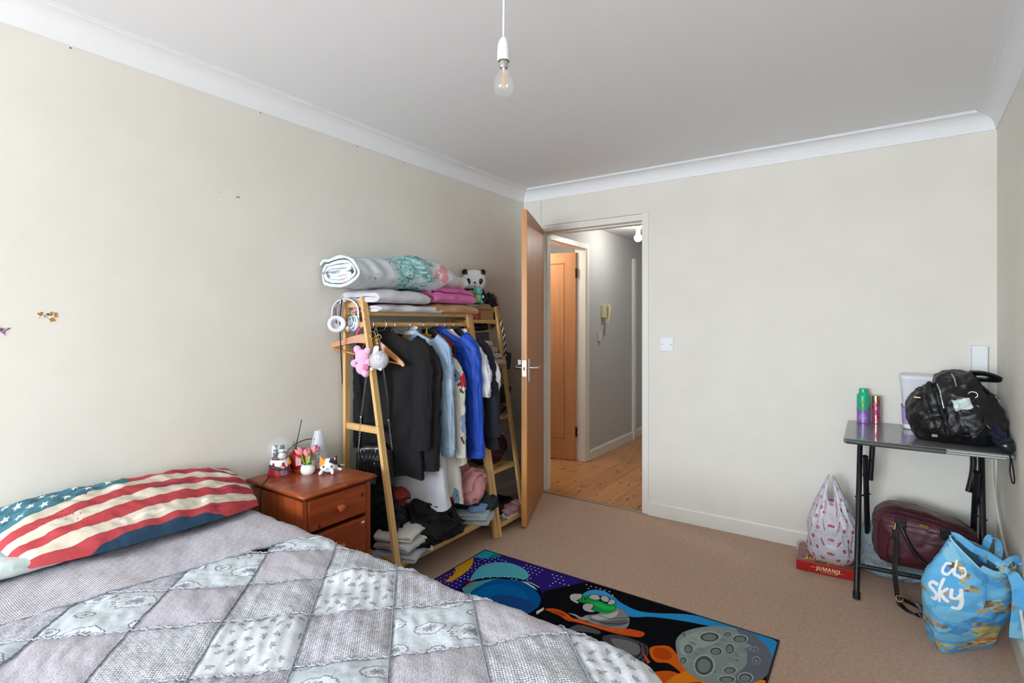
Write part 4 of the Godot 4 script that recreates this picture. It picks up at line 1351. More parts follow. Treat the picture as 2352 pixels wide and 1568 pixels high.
func on_chest() -> void:
	var Y := 0.6162
	var glass: Material = M.glass
	# snow globe
	var g := thing("snow_globe", "snow globe with a snowman and tree on red base", "snow globe", V(0.08, Y, 2.09))
	put(g, "base", MB.new().lathe([Vector2(0, 0), Vector2(0.05, 0), Vector2(0.0495, 0.006), Vector2(0.044, 0.03), Vector2(0.041, 0.055), Vector2(0.036, 0.064), Vector2(0, 0.066)], 32), mat(C("a81f2c"), 0.3))
	var drip := MB.new()
	drip.grid(48, 6, func(u: float, w: float):
		var low := 0.045 + 0.008 * sin(u * TAU * 7.0) + 0.005 * sin(u * TAU * 11.0)
		var y := lerpf(low, 0.068, w)
		var rr := lerpf(0.0428, 0.034, clampf((y - 0.045) / 0.023, 0.0, 1.0)) + 0.0022 * sin(w * PI)
		return V(rr * cos(TAU * u), y, rr * sin(TAU * u)), true)
	put(g, "snow_rim", drip, mat(C("eef0f2"), 0.5))
	var scarf := []
	for k in 20:
		var a := -0.9 + k * 0.13
		scarf.append(V(0.047 * cos(a), 0.012 + 0.033 * k / 19.0, 0.047 * sin(a)))
	put(g, "garland", MB.new().tube(scarf, 0.0065, 8), mat(C("3d4340"), 0.6))
	put(g, "figures", MB.new().at(V(0.034, 0.052, -0.022)).ball(Vector3.ZERO, V(0.011, 0.013, 0.011)).ball(V(0, 0.014, 0.002), V(0.008, 0.008, 0.008)), mat(C("b98b3a"), 0.4))
	var snow := mat(C("eceee9"), 0.5)
	var sm := put(g, "snowman", MB.new().at(V(0.012, 0.068, -0.004)).ball(V(0, 0.014, 0), V(0.017, 0.018, 0.017)).ball(V(0, 0.038, 0), V(0.0125, 0.012, 0.0125)), snow)
	put(sm, "hat", MB.new().at(V(0.012, 0.114, -0.004)).lathe([Vector2(0, 0.014), Vector2(0.008, 0.013), Vector2(0.009, 0.002), Vector2(0.014, 0.001), Vector2(0.014, -0.001), Vector2(0, -0.001)], 16), mat(C("2f3234"), 0.5))
	put(sm, "scarf", MB.new().at(V(0.012, 0.098, -0.004)).tube([V(-0.011, 0, 0), V(0, 0.001, 0.011), V(0.011, 0, 0), V(0.008, -0.001, -0.008), V(0.012, -0.012, -0.008)], 0.003, 6), mat(C("4a4f50"), 0.6))
	var tree := MB.new().at(V(-0.008, 0.066, 0.012))
	for k in 4:
		tree.lathe([Vector2(0.019 - k * 0.004, 0.006 + k * 0.016), Vector2(0.008 - k * 0.0015, 0.018 + k * 0.016), Vector2(0, 0.024 + k * 0.016)], 9)
	put(g, "tree", tree, mat(C("39423f"), 0.6))
	var tips := MB.new().at(V(-0.008, 0.066, 0.012))
	for k in 9:
		var a := k * 2.4
		tips.ball(V((0.017 - k * 0.0016) * cos(a), 0.012 + k * 0.007, (0.017 - k * 0.0016) * sin(a)), V(0.0045, 0.003, 0.0045), 8, 6)
	put(g, "snow_tip", tips, snow).set_meta("kind", "stuff")
	put(g, "globe", MB.new().at(V(0, 0.113, 0)).ball(Vector3.ZERO, V(0.052, 0.052, 0.052), 36, 24), mat(Color(0.9, 0.92, 0.92, 0.12), 0.02, {"transparency": BaseMaterial3D.TRANSPARENCY_ALPHA}))
	# plug on the wall behind it
	var so := thing("wall_socket", "white wall socket with plug behind the snow globe", "socket", V(0.0, 0.685, 2.03))
	put(so, "plate", MB.new().box(V(0.005, 0, 0), V(0.01, 0.086, 0.1), 0.002), mat(C("eceef0"), 0.35))
	put(so, "plug", MB.new().box(V(0.026, 0.0, 0.012), V(0.034, 0.042, 0.04), 0.006), mat(C("f0f1f2"), 0.35))
	# dark perfume bottle between globe and jar
	var db := thing("perfume_bottle", "small dark plum perfume bottle behind the snow globe", "bottle", V(0.058, Y, 2.035))
	put(db, "body", MB.new().box(V(0, 0.03, 0), V(0.03, 0.06, 0.03), 0.004), mat(C("2f2430"), 0.2))
	put(db, "cap", MB.new().lathe([Vector2(0, 0.086), Vector2(0.011, 0.085), Vector2(0.012, 0.06), Vector2(0, 0.06)], 16), mat(C("c9a9b4"), 0.3))
	# clear lilac chair-shaped bottle
	var lil := mat(Color(0.72, 0.62, 0.84, 0.55), 0.12, {"transparency": BaseMaterial3D.TRANSPARENCY_ALPHA})
	var pb := thing("lilac_ornament", "tiny clear lilac ornament shaped like a chair in front of snow globe", "ornament", V(0.118, Y, 2.098))
	put(pb, "seat", MB.new().box(V(0, 0.015, 0), V(0.03, 0.028, 0.028), 0.004), lil)
	put(pb, "back", MB.new().box(V(-0.012, 0.04, -0.006), V(0.008, 0.035, 0.028), 0.003), lil)
	put(pb, "filling", MB.new().ball(V(0.001, 0.035, 0.002), V(0.009, 0.009, 0.009), 12, 8), mat(C("e5b088"), 0.4))
	put(pb, "stopper", MB.new().tube([V(-0.008, 0.05, -0.014), V(-0.008, 0.072, -0.014)], 0.005, 10), mat(C("b79ad6"), 0.3))
	# red candle jar
	var j := thing("candle_jar", "red ribbed glass candle jar behind the pink tulips", "jar", V(0.095, Y, 2.0))
	var red := mat(Color(0.78, 0.07, 0.06, 0.93), 0.1, {"transparency": BaseMaterial3D.TRANSPARENCY_ALPHA, "clearcoat_enabled": true})
	red = mat(C("b81712"), 0.1, {"clearcoat_enabled": true, "clearcoat": 0.8})
	var jb := MB.new()
	jb.grid(64, 16, func(u: float, w: float):
		var y := 0.012 + 0.07 * w
		var r := 0.041 * pow(sin(0.35 + w * 2.45), 0.35)
		r += 0.0012 * cos(u * TAU * 16.0) * sin(w * PI) * absf(cos(w * 12.0))
		return V(r * cos(TAU * u), y, r * sin(TAU * u)), true)
	jb.lathe([Vector2(0, 0.004), Vector2(0.03, 0.004), Vector2(0.032, 0.009), Vector2(0.028, 0.013)], 24)
	put(j, "body", jb, red)
	put(j, "lid", MB.new().lathe([Vector2(0.036, 0.08), Vector2(0.036, 0.086), Vector2(0.03, 0.092), Vector2(0.018, 0.095), Vector2(0, 0.096)], 24), mat(C("a3140f"), 0.15))
	put(j, "foot", MB.new().lathe([Vector2(0, 0), Vector2(0.032, 0), Vector2(0.033, 0.004), Vector2(0.029, 0.006), Vector2(0, 0.006)], 24), mat(C("b5653a"), 0.2))
	put(j, "label", MB.new().at(V(0.041 * cos(0.75), 0.046, 0.041 * sin(0.75)), V(0, -0.75, 0)).box(Vector3.ZERO, V(0.004, 0.034, 0.024), 0.001), mat(C("c8a9a4"), 0.4))
	# incense stick leaning in its holder
	solo("incense_stick", "thin black incense stick standing behind the candle jar", "incense", MB.new().tube([V(0.06, Y + 0.002, 2.022), V(0.09, 0.842, 1.989)], 0.0018, 6), mat(C("1e1b1a"), 0.8))
	# tulips
	var t := thing("tulip_pot", "small white pot of pink felt tulips on the bedside chest", "artificial plant", V(0.175, Y, 2.015))
	put(t, "pot", MB.new().lathe([Vector2(0, 0), Vector2(0.024, 0), Vector2(0.029, 0.006), Vector2(0.0315, 0.018), Vector2(0.029, 0.031), Vector2(0.0245, 0.037), Vector2(0.027, 0.042), Vector2(0.0245, 0.043), Vector2(0.022, 0.037), Vector2(0, 0.036)], 32), mat(C("eef0f3"), 0.2))
	put(t, "moss", MB.new().ball(V(0, 0.036, 0), V(0.022, 0.006, 0.022)), mat(C("3f8a2f"), 0.9))
	var pink := mat(C("e58d93"), 0.9, {"rim_enabled": true, "rim": 0.3})
	var green := mat(C("8fae3c"), 0.8)
	var heads := [[V(-0.026, 0.094, 0.018), 0.9], [V(0.004, 0.088, 0.004), 0.15], [V(0.012, 0.098, -0.026), -0.5], [V(-0.012, 0.09, -0.034), -0.7]]
	for h in heads:
		var p: Vector3 = h[0]
		var e := V(h[1] * 0.5, 0, h[1] * 0.8)
		put(t, "stem", MB.new().tube([V(p.x * 0.15, 0.036, p.z * 0.15), p * 0.6, p], 0.0026, 6), green)
		var tm := MB.new().at(p, e)
		for k in 5:
			var a := k * TAU / 5
			tm.grid(8, 8, func(u: float, w: float):
				var an := a + (u - 0.5) * 1.7 * (1.0 - 0.7 * w * w)
				var r := 0.0155 * sin(0.35 + w * 2.1) + 0.002 * (k % 2)
				return V(r * cos(an), -0.012 + 0.036 * w, r * sin(an)))
		put(t, "flower", tm, pink)
	for q in [[-0.35, 0.055, 0.9], [0.9, 0.062, 0.3], [2.4, 0.05, 0.6], [-1.5, 0.062, 0.3], [1.6, 0.04, 1.1]]:
		var lm := MB.new()
		lm.grid(4, 10, func(u: float, w: float):
			var out: float = 0.008 + q[2] * 0.03 * w
			var wd := 0.012 * sin(0.3 + w * 2.6)
			var dir := V(cos(q[0]), 0, sin(q[0]))
			return dir * out + V(-sin(q[0]), 0, cos(q[0])) * (u - 0.5) * wd + V(0, 0.034 + q[1] * sin(w * (1.2 + q[2] * 0.4)), 0) + dir * absf(u - 0.5) * 0.004)
		put(t, "leaf", lm, mat(C("7fb43a"), 0.7))
	# pink bottle
	var pk := thing("pink_bottle", "translucent pink plastic bottle behind the tulips", "bottle", V(0.125, Y, 1.965))
	put(pk, "body", MB.new().lathe([Vector2(0, 0), Vector2(0.022, 0), Vector2(0.024, 0.004), Vector2(0.024, 0.06), Vector2(0.018, 0.068), Vector2(0.01, 0.071), Vector2(0, 0.071)], 24), mat(C("e59aa8"), 0.25))
	put(pk, "cap", MB.new().lathe([Vector2(0.012, 0.071), Vector2(0.013, 0.092), Vector2(0, 0.093)], 20), mat(C("d98b8b"), 0.3))
	put(pk, "band", MB.new().lathe([Vector2(0.0243, 0.02), Vector2(0.0247, 0.022), Vector2(0.0247, 0.04), Vector2(0.0243, 0.042)], 24), mat(C("f3e6e6"), 0.4))
	# diffuser
	var df := thing("diffuser", "tall frosted white cone shaped aroma diffuser on chest by wall", "diffuser", V(0.115, Y, 1.918))
	put(df, "cone", MB.new().lathe([Vector2(0.047, 0.03), Vector2(0.043, 0.06), Vector2(0.036, 0.09), Vector2(0.0285, 0.12), Vector2(0.0215, 0.15), Vector2(0.0175, 0.166), Vector2(0.0165, 0.169), Vector2(0.014, 0.168), Vector2(0.011, 0.164), Vector2(0, 0.163)], 36), mat(C("e3e6ea"), 0.3, {"backlight_enabled": true, "backlight": C("e8ecf2"), "subsurf_scatter_enabled": true, "subsurf_scatter_strength": 0.2}))
	put(df, "base", MB.new().lathe([Vector2(0, 0), Vector2(0.044, 0), Vector2(0.048, 0.006), Vector2(0.0475, 0.029), Vector2(0.045, 0.031), Vector2(0, 0.031)], 36), mat(C("d9dbde"), 0.35))
	var tg := MB.new()
	tg.T = Transform3D(Basis(V(0.6, 0, -0.8), V(-0.2, 0.96, -0.15).normalized(), V(0.78, 0.2, 0.59).normalized()), V(0.033, 0.088, 0.023))
	tg.slab(PackedVector2Array(P2("-0.013 -0.012 0.013 -0.012 0.002 0.016 -0.002 0.016")), 0.0, 0.001)
	put(df, "tag", tg, mat(C("aebfd6"), 0.4), "small pale blue triangular tag")
	for q in [[0.9, 0.062], [0.62, 0.068], [0.62, 0.047], [0.6, 0.034]]:
		put(df, "button", MB.new().ball(V(0.0455 * cos(q[0]), q[1], 0.0455 * sin(q[0])), V(0.005, 0.005, 0.005), 10, 8), mat(C("8f96a3"), 0.3))
	# its cable: over the jar, across the chest top and down the bed side
	solo("diffuser_cable", "black cable arching from the diffuser over the chest edge by the bed", "cable", MB.new().tube(smooth([V(0.118, 0.748, 1.94), V(0.108, 0.751, 1.975), V(0.1, 0.74, 2.02), V(0.075, 0.708, 2.05), V(0.06, 0.66, 2.062), V(0.064, 0.628, 2.068), V(0.082, 0.6185, 2.142), V(0.112, 0.6185, 2.168), V(0.145, 0.6185, 2.2), V(0.152, 0.61, 2.214), V(0.15, 0.58, 2.216), V(0.142, 0.525, 2.216), V(0.14, 0.4, 2.222), V(0.12, 0.2, 2.225), V(0.1, 0.01, 2.225)], false, 6), 0.0021, 6), mat(C("1d1a1a"), 0.5))
	put(df, "cable_plug", MB.new().tube([V(0.006, 0.132, 0.034), V(0.004, 0.132, 0.022)], 0.004, 8), mat(C("d7d9dc"), 0.4))
	# calico kitten plush
	var k := thing("cat_plush", "small white plush kitten with orange and black ear patches on chest", "soft toy", V(0.24, Y, 1.955))
	k.rotation.y = -0.78
	var fur := bumpy(mat(C("ecebee"), 0.95, {"rim_enabled": true, "rim": 0.4, "vertex_color_use_as_albedo": true}), noise_tex(0.2, 2, Color.BLACK, Color.WHITE, 128, 22), 0.05)
	var body := MB.new()
	# local x faces the viewer
	var sd := func(p: Vector3) -> float:
		var d := ell(p, V(0.0, 0.033, 0), V(0.034, 0.031, 0.039))
		d = smin(d, cap(p, V(0.005, 0.052, 0.024), V(0.008, 0.076, 0.034), 0.014, 0.003), 0.01)
		d = smin(d, cap(p, V(0.005, 0.052, -0.024), V(0.008, 0.076, -0.034), 0.014, 0.003), 0.01)
		d = smin(d, cap(p, V(0.03, 0.012, 0.026), V(0.036, 0.007, 0.03), 0.008, 0.007), 0.006)
		d = smin(d, cap(p, V(0.03, 0.012, -0.02), V(0.037, 0.007, -0.022), 0.008, 0.007), 0.006)
		d = smin(d, cap(p, V(-0.01, 0.014, -0.034), V(0.0, 0.012, -0.052), 0.008, 0.006), 0.006)
		return d
	body.nets(sd, V(-0.05, -0.003, -0.065), V(0.055, 0.09, 0.05), 0.0032)
	body.tinted = true
	for i in body.v.size():
		var p := body.v[i]
		var q := Color.WHITE
		if p.y > 0.047 - (absf(p.z) - 0.012) * 0.8 and p.z > 0.012:
			q = C("f2a33c")
		elif p.y > 0.05 - (absf(p.z) - 0.01) * 0.55 and p.z < -0.006:
			q = C("26262a")
		body.c[i] = q.srgb_to_linear()
	put(k, "body", body, fur)
	var ink := mat(C("1d2029"), 0.3)
	for s in [1, -1]:
		var eb := MB.new().ball(V(0.0322, 0.035, s * 0.017), V(0.003, 0.0055, 0.0045), 12, 8)
		var eye := put(k, "eye", eb, ink)
		put(eye, "glint", MB.new().ball(V(0.0352, 0.037, s * 0.017 + 0.001), V(0.001, 0.0016, 0.0014), 8, 6), M.white)
	put(k, "nose", MB.new().ball(V(0.0345, 0.029, 0.001), V(0.002, 0.0018, 0.0028), 10, 8), mat(C("e48b9d"), 0.5))
	put(k, "mouth", MB.new().tube([V(0.0335, 0.0255, 0.008), V(0.0345, 0.023, 0.004), V(0.0348, 0.0255, 0.001), V(0.0345, 0.023, -0.003), V(0.0335, 0.0255, -0.006)], 0.0008, 5), ink)
	put(k, "inner_ear", MB.new().ball(V(0.014, 0.064, -0.029), V(0.004, 0.007, 0.004), 10, 8), mat(C("e9a9b0"), 0.9))
	# green pump bottle at the back
	var gb := thing("pump_bottle", "clear bottle with a green trigger top at the back of chest", "bottle", V(0.075, Y, 1.868))
	put(gb, "body", MB.new().lathe([Vector2(0, 0), Vector2(0.018, 0), Vector2(0.019, 0.004), Vector2(0.018, 0.03), Vector2(0.008, 0.04), Vector2(0, 0.04)], 20), mat(Color(0.9, 0.95, 0.85, 0.35), 0.1, {"transparency": BaseMaterial3D.TRANSPARENCY_ALPHA}))
	put(gb, "trigger", MB.new().box(V(-0.002, 0.045, 0.012), V(0.012, 0.009, 0.05), 0.003).box(V(0.004, 0.035, -0.012), V(0.014, 0.02, 0.012), 0.003), mat(C("3f9d4c"), 0.35))
	# bits and pieces
	solo("hair_tie", "dark brown loop of cord lying behind the cat plush", "hair tie", MB.new().tube(smooth([V(0.13, Y + 0.003, 1.885), V(0.16, Y + 0.012, 1.868), V(0.19, Y + 0.003, 1.858), V(0.185, Y + 0.003, 1.88), V(0.155, Y + 0.003, 1.895)], true, 4), 0.0026, 6, false, true), mat(C("4a2a1e"), 0.6))
	solo("capsule", "small white capsule lying at back right of the chest top", "capsule", MB.new().tube([V(0.188, Y + 0.004, 1.852), V(0.2, Y + 0.004, 1.85), V(0.212, Y + 0.004, 1.848)], [0.0035, 0.0042, 0.0035], 10), mat(C("f0ece4"), 0.4))

func hit(sd: Callable, p: Vector3, d: Vector3, far := 1.0) -> Vector3:
	# where a line meets a solid
	var t := 0.0
	for k in 160:
		var q: float = sd.call(p + d * t)
		if q < 0.0004 or t > far:
			break
		t += maxf(q * 0.6, 0.0006)
	return p + d * t

func on_face(sd: Callable, pts: Array, z0: float, off := 0.0) -> Array:
	# x, y points laid on the near (+z) side of a solid
	var o := []
	for p in pts:
		o.append(hit(sd, V(p.x, p.y, z0), V(0, 0, -1)) + V(0, 0, off))
	return o

func lettering(parent: Node, nm: String, txt: String, size: float, depth: float, m: Material, at: Vector3, e: Vector3, bold := true) -> MeshInstance3D:
	var t := TextMesh.new()
	t.text = txt
	var f := SystemFont.new()
	f.font_names = PackedStringArray(["Droid Sans"])
	if bold:
		f.font_weight = 800
	t.font = f
	t.font_size = 64
	t.pixel_size = size / 46.0
	t.depth = depth
	t.curve_step = 2.0
	var o := MeshInstance3D.new()
	o.name = nm
	o.mesh = t
	o.material_override = m
	o.position = at
	o.rotation = e
	parent.add_child(o, true)
	return o

func table() -> void:
	var t := thing("folding_table", "small folding table with glossy grey top and black tube legs", "table")
	var stone := mat(C("8f9292"), 0.08, {"albedo_texture": noise_tex(0.09, 5, C("a5a8a8"), C("ffffff"), 512, 31), "clearcoat_enabled": true, "clearcoat": 0.5})
	tri(stone, 1.6)
	var o := PackedVector2Array()
	for c in [[2.147, 0.558, PI, PI / 2], [2.69, 0.546, PI / 2, 0.0], [2.70, 0.03, 0.0, -PI / 2], [2.147, 0.045, -PI / 2, -PI]]:
		for k in 6:
			var a: float = lerpf(c[2], c[3], k / 5.0)
			o.append(Vector2(c[0], c[1]) + Vector2(cos(a), sin(a)) * 0.018)
	for k in o.size():
		o[k].x = minf(o[k].x, wall_x(o[k].y) - 0.008)
	var tb := MB.new()
	tb.T = Transform3D(Basis(V(1, 0, 0), V(0, 0, 1), V(0, -1, 0)), V(0, 0.755, 0))
	tb.slab(o, 0.0, 0.023, 0.003)
	put(t, "tabletop", tb, stone)
	put(t, "edge_strip", MB.new().tube([V(2.14, 0.7425, 0.5765), V(2.3, 0.7425, 0.5755), V(2.492, 0.7425, 0.5725)], 0.0105, 6), mat(C("4a4a4a"), 0.4), "dark grey rubber edging along the left of the front edge")
	put(t, "bare_edge", MB.new().bar(V(2.494, 0.748, 0.5715), V(2.705, 0.748, 0.564), 0.004, 0.005, V(0, 1, 0), 0.001).bar(V(2.494, 0.7385, 0.5715), V(2.68, 0.7385, 0.565), 0.004, 0.005, V(0, 1, 0), 0.001), mat(C("d9d8d2"), 0.3, {"metallic": 0.5}), "bare pale metal edge where the edging is missing")
	var blk := mat(C("15161a"), 0.3)
	M.black_tube = blk
	var r := 0.0125
	put(t, "leg", MB.new().tube([V(2.178, 0.012, 0.50), V(2.188, 0.728, 0.16)], r, 12), blk)
	put(t, "leg", MB.new().tube([V(2.222, 0.012, 0.05), V(2.2105, 0.628, 0.31)], r, 12), blk)
	put(t, "leg", MB.new().tube([V(2.628, 0.012, 0.47), V(2.662, 0.728, 0.12)], r, 12), blk)
	put(t, "leg", MB.new().tube([V(2.634, 0.012, 0.05), V(2.624, 0.615, 0.30)], r, 12), blk)
	for q in [[V(2.178, 0.012, 0.50), V(2.188, 0.728, 0.16)], [V(2.222, 0.012, 0.05), V(2.2105, 0.628, 0.31)], [V(2.628, 0.012, 0.47), V(2.662, 0.728, 0.12)], [V(2.634, 0.012, 0.05), V(2.624, 0.615, 0.30)]]:
		var d: Vector3 = (q[1] - q[0]).normalized()
		put(t, "foot", MB.new().tube([q[0] - d * 0.012, q[0] + d * 0.022], 0.015, 12), mat(C("0e0e10"), 0.6))
	# the curved stays below the top
	put(t, "stay", MB.new().tube(smooth([V(2.27, 0.728, 0.25), V(2.252, 0.712, 0.25), V(2.241, 0.68, 0.25), V(2.236, 0.6, 0.25), V(2.231, 0.50, 0.25)], false, 4), r, 12), blk)
	put(t, "stay", MB.new().tube(smooth([V(2.585, 0.728, 0.25), V(2.603, 0.712, 0.25), V(2.618, 0.675, 0.25), V(2.617, 0.6, 0.25), V(2.602, 0.51, 0.25)], false, 4), r, 12), blk)
	for q in [[V(2.2, 0.6, 0.295), V(2.245, 0.6, 0.25)], [V(2.2, 0.525, 0.27), V(2.24, 0.525, 0.245)], [V(2.17, 0.42, 0.3), V(2.23, 0.42, 0.215)], [V(2.61, 0.6, 0.25), V(2.64, 0.6, 0.28)], [V(2.6, 0.53, 0.25), V(2.64, 0.53, 0.27)], [V(2.62, 0.40, 0.2), V(2.66, 0.40, 0.28)]]:
		put(t, "pin", MB.new().tube([q[0], q[1]], 0.0045, 8), blk)
	put(t, "crossbar", MB.new().tube([V(2.185, 0.135, 0.442), V(2.64, 0.135, 0.412)], 0.0105, 12), mat(C("2a3336"), 0.22, {"metallic": 0.4}))
	put(t, "crossbar", MB.new().tube([V(2.22, 0.135, 0.102), V(2.632, 0.135, 0.1)], 0.0105, 12), mat(C("2a3336"), 0.22, {"metallic": 0.4}))
	# aerosol cans
	var c := thing("spray_can", "purple and green spray can at the left of the table top", "spray can", V(2.2, 0.7552, 0.078))
	var cb := MB.new()
	cb.lathe([Vector2(0, 0), Vector2(0.027, 0), Vector2(0.0295, 0.003), Vector2(0.0295, 0.112), Vector2(0.0285, 0.116), Vector2(0, 0.116)], 32)
	put(c, "can", cb, mat(C("9470b8"), 0.25, {"metallic": 0.2}))
	put(c, "cap", MB.new().lathe([Vector2(0.0295, 0.112), Vector2(0.0295, 0.142), Vector2(0.027, 0.15), Vector2(0.021, 0.157), Vector2(0.0195, 0.164), Vector2(0.0195, 0.178), Vector2(0.017, 0.182), Vector2(0, 0.182)], 32), mat(C("1fb58a"), 0.3))
	var sh := MB.new()
	sh.grid(24, 12, func(u: float, w: float):
		var a := PI * 0.5 + 0.15 + (u - 0.5) * 2.6
		var low := 0.062 + 0.03 * absf(u - 0.5) * 2.0
		return V(0.0299 * cos(a), lerpf(low, 0.116, w), 0.0299 * sin(a)))
	put(c, "label", sh, mat(C("22b583"), 0.3), "green shield shaped label")
	var hm := MB.new()
	hm.grid(12, 8, func(u: float, w: float):
		var a := PI * 0.5 + 0.15 + (u - 0.5) * 0.95 * (0.35 + 0.65 * sqrt(w))
		return V(0.0303 * cos(a), 0.087 + 0.018 * w, 0.0303 * sin(a)))
	put(c, "emblem", hm, mat(C("8a8a2a"), 0.35, {"metallic": 0.5}), "small gold heart emblem with a green initial")
	lettering(c, "initial", "M", 0.009, 0.0008, mat(C("5fce8c"), 0.4), V(-0.0045, 0.0965, 0.0302), V(0, -0.15, 0))
	for k in 4:
		var bw: float = [0.5, 0.9, 1.2, 1.0][k]
		var ln := MB.new()
		ln.grid(8, 1, func(u: float, w: float):
			var a := PI * 0.5 + 0.1 + (u - 0.5) * bw
			return V(0.0298 * cos(a), 0.05 - k * 0.01 + 0.004 * w, 0.0298 * sin(a)))
		put(c, "print_line", ln, mat(C("d3b9e6"), 0.4))
	var c2 := thing("spray_can", "slim pink and gold body spray can beside the purple can", "spray can", V(2.256, 0.7552, 0.065))
	put(c2, "can", MB.new().lathe([Vector2(0, 0), Vector2(0.018, 0), Vector2(0.0195, 0.003), Vector2(0.0195, 0.112), Vector2(0, 0.113)], 28), mat(C("c9929a"), 0.2, {"metallic": 0.7}))
	put(c2, "cap", MB.new().lathe([Vector2(0.0196, 0.112), Vector2(0.0196, 0.142), Vector2(0.018, 0.147), Vector2(0, 0.147)], 28), mat(C("c9ae8c"), 0.22, {"metallic": 0.9}))
	for q in [[0.02, 2.2, 0.012], [0.06, 1.5, 0.014], [0.09, 2.4, 0.01], [0.1, 1.2, 0.009], [0.035, 1.0, 0.01]]:
		var pm := MB.new()
		pm.grid(10, 8, func(u: float, w: float):
			var a: float = q[1] + (u - 0.5) * 1.1 * sin(PI * (0.1 + 0.8 * w))
			return V(0.0198 * cos(a), q[0] + q[2] * (w - 0.5) * 2.0, 0.0198 * sin(a)))
		put(c2, "petal_print", pm, mat(C("b8325e"), 0.3, {"metallic": 0.3}))
	# capsule tub
	var j := thing("tub", "translucent white plastic tub with lilac label behind black bag", "tub", V(2.44, 0.7552, 0.105))
	var jt := MB.new()
	var ring := func(u: float, hx: float, hz: float, y: float) -> Vector3:
		var a := TAU * u
		var e := 0.35
		return V(hx * signf(cos(a)) * pow(absf(cos(a)), e), y, hz * signf(sin(a)) * pow(absf(sin(a)), e))
	var pr := [[0.0, 0.0], [0.068, 0.0], [0.072, 0.006], [0.074, 0.12], [0.083, 0.235], [0.088, 0.25], [0.087, 0.262], [0.08, 0.272], [0.0, 0.272]]
	jt.grid(64, pr.size() - 1, func(u: float, w: float):
		var k := roundi(w * (pr.size() - 1))
		return ring.call(u, pr[k][0] * 1.02, pr[k][0] * 0.82, pr[k][1]), true)
	put(j, "body", jt, mat(C("dfe2e8"), 0.35, {"subsurf_scatter_enabled": true, "subsurf_scatter_strength": 0.15}))
	put(j, "foot_band", MB.new().grid(64, 1, func(u: float, w: float): return ring.call(u, 0.0735, 0.0605, 0.006 + 0.016 * w), true), mat(C("eef0f6"), 0.3))
	put(j, "label", MB.new().grid(64, 1, func(u: float, w: float): return ring.call(u, 0.0762 + 0.003 * w, 0.0622 + 0.003 * w, 0.026 + 0.082 * w), true), mat(C("b195cf"), 0.4), "lilac printed label")
	put(j, "label_edge", MB.new().grid(64, 1, func(u: float, w: float): return ring.call(u, 0.0796, 0.0656, 0.106 + 0.008 * w), true), mat(C("9a6cc2"), 0.4))
	for q in [[-0.052, 0.05, 0.014, 0.045], [-0.02, 0.06, 0.03, 0.05], [0.02, 0.055, 0.03, 0.06], [-0.052, 0.06, 0.006, 0.03]]:
		put(j, "label_print", MB.new().box(V(q[0], q[1] + 0.01, 0.0655), V(q[2], q[3], 0.001), 0.0002), mat(C("d9cde9") if q[2] > 0.01 else C("6a5a86"), 0.4))

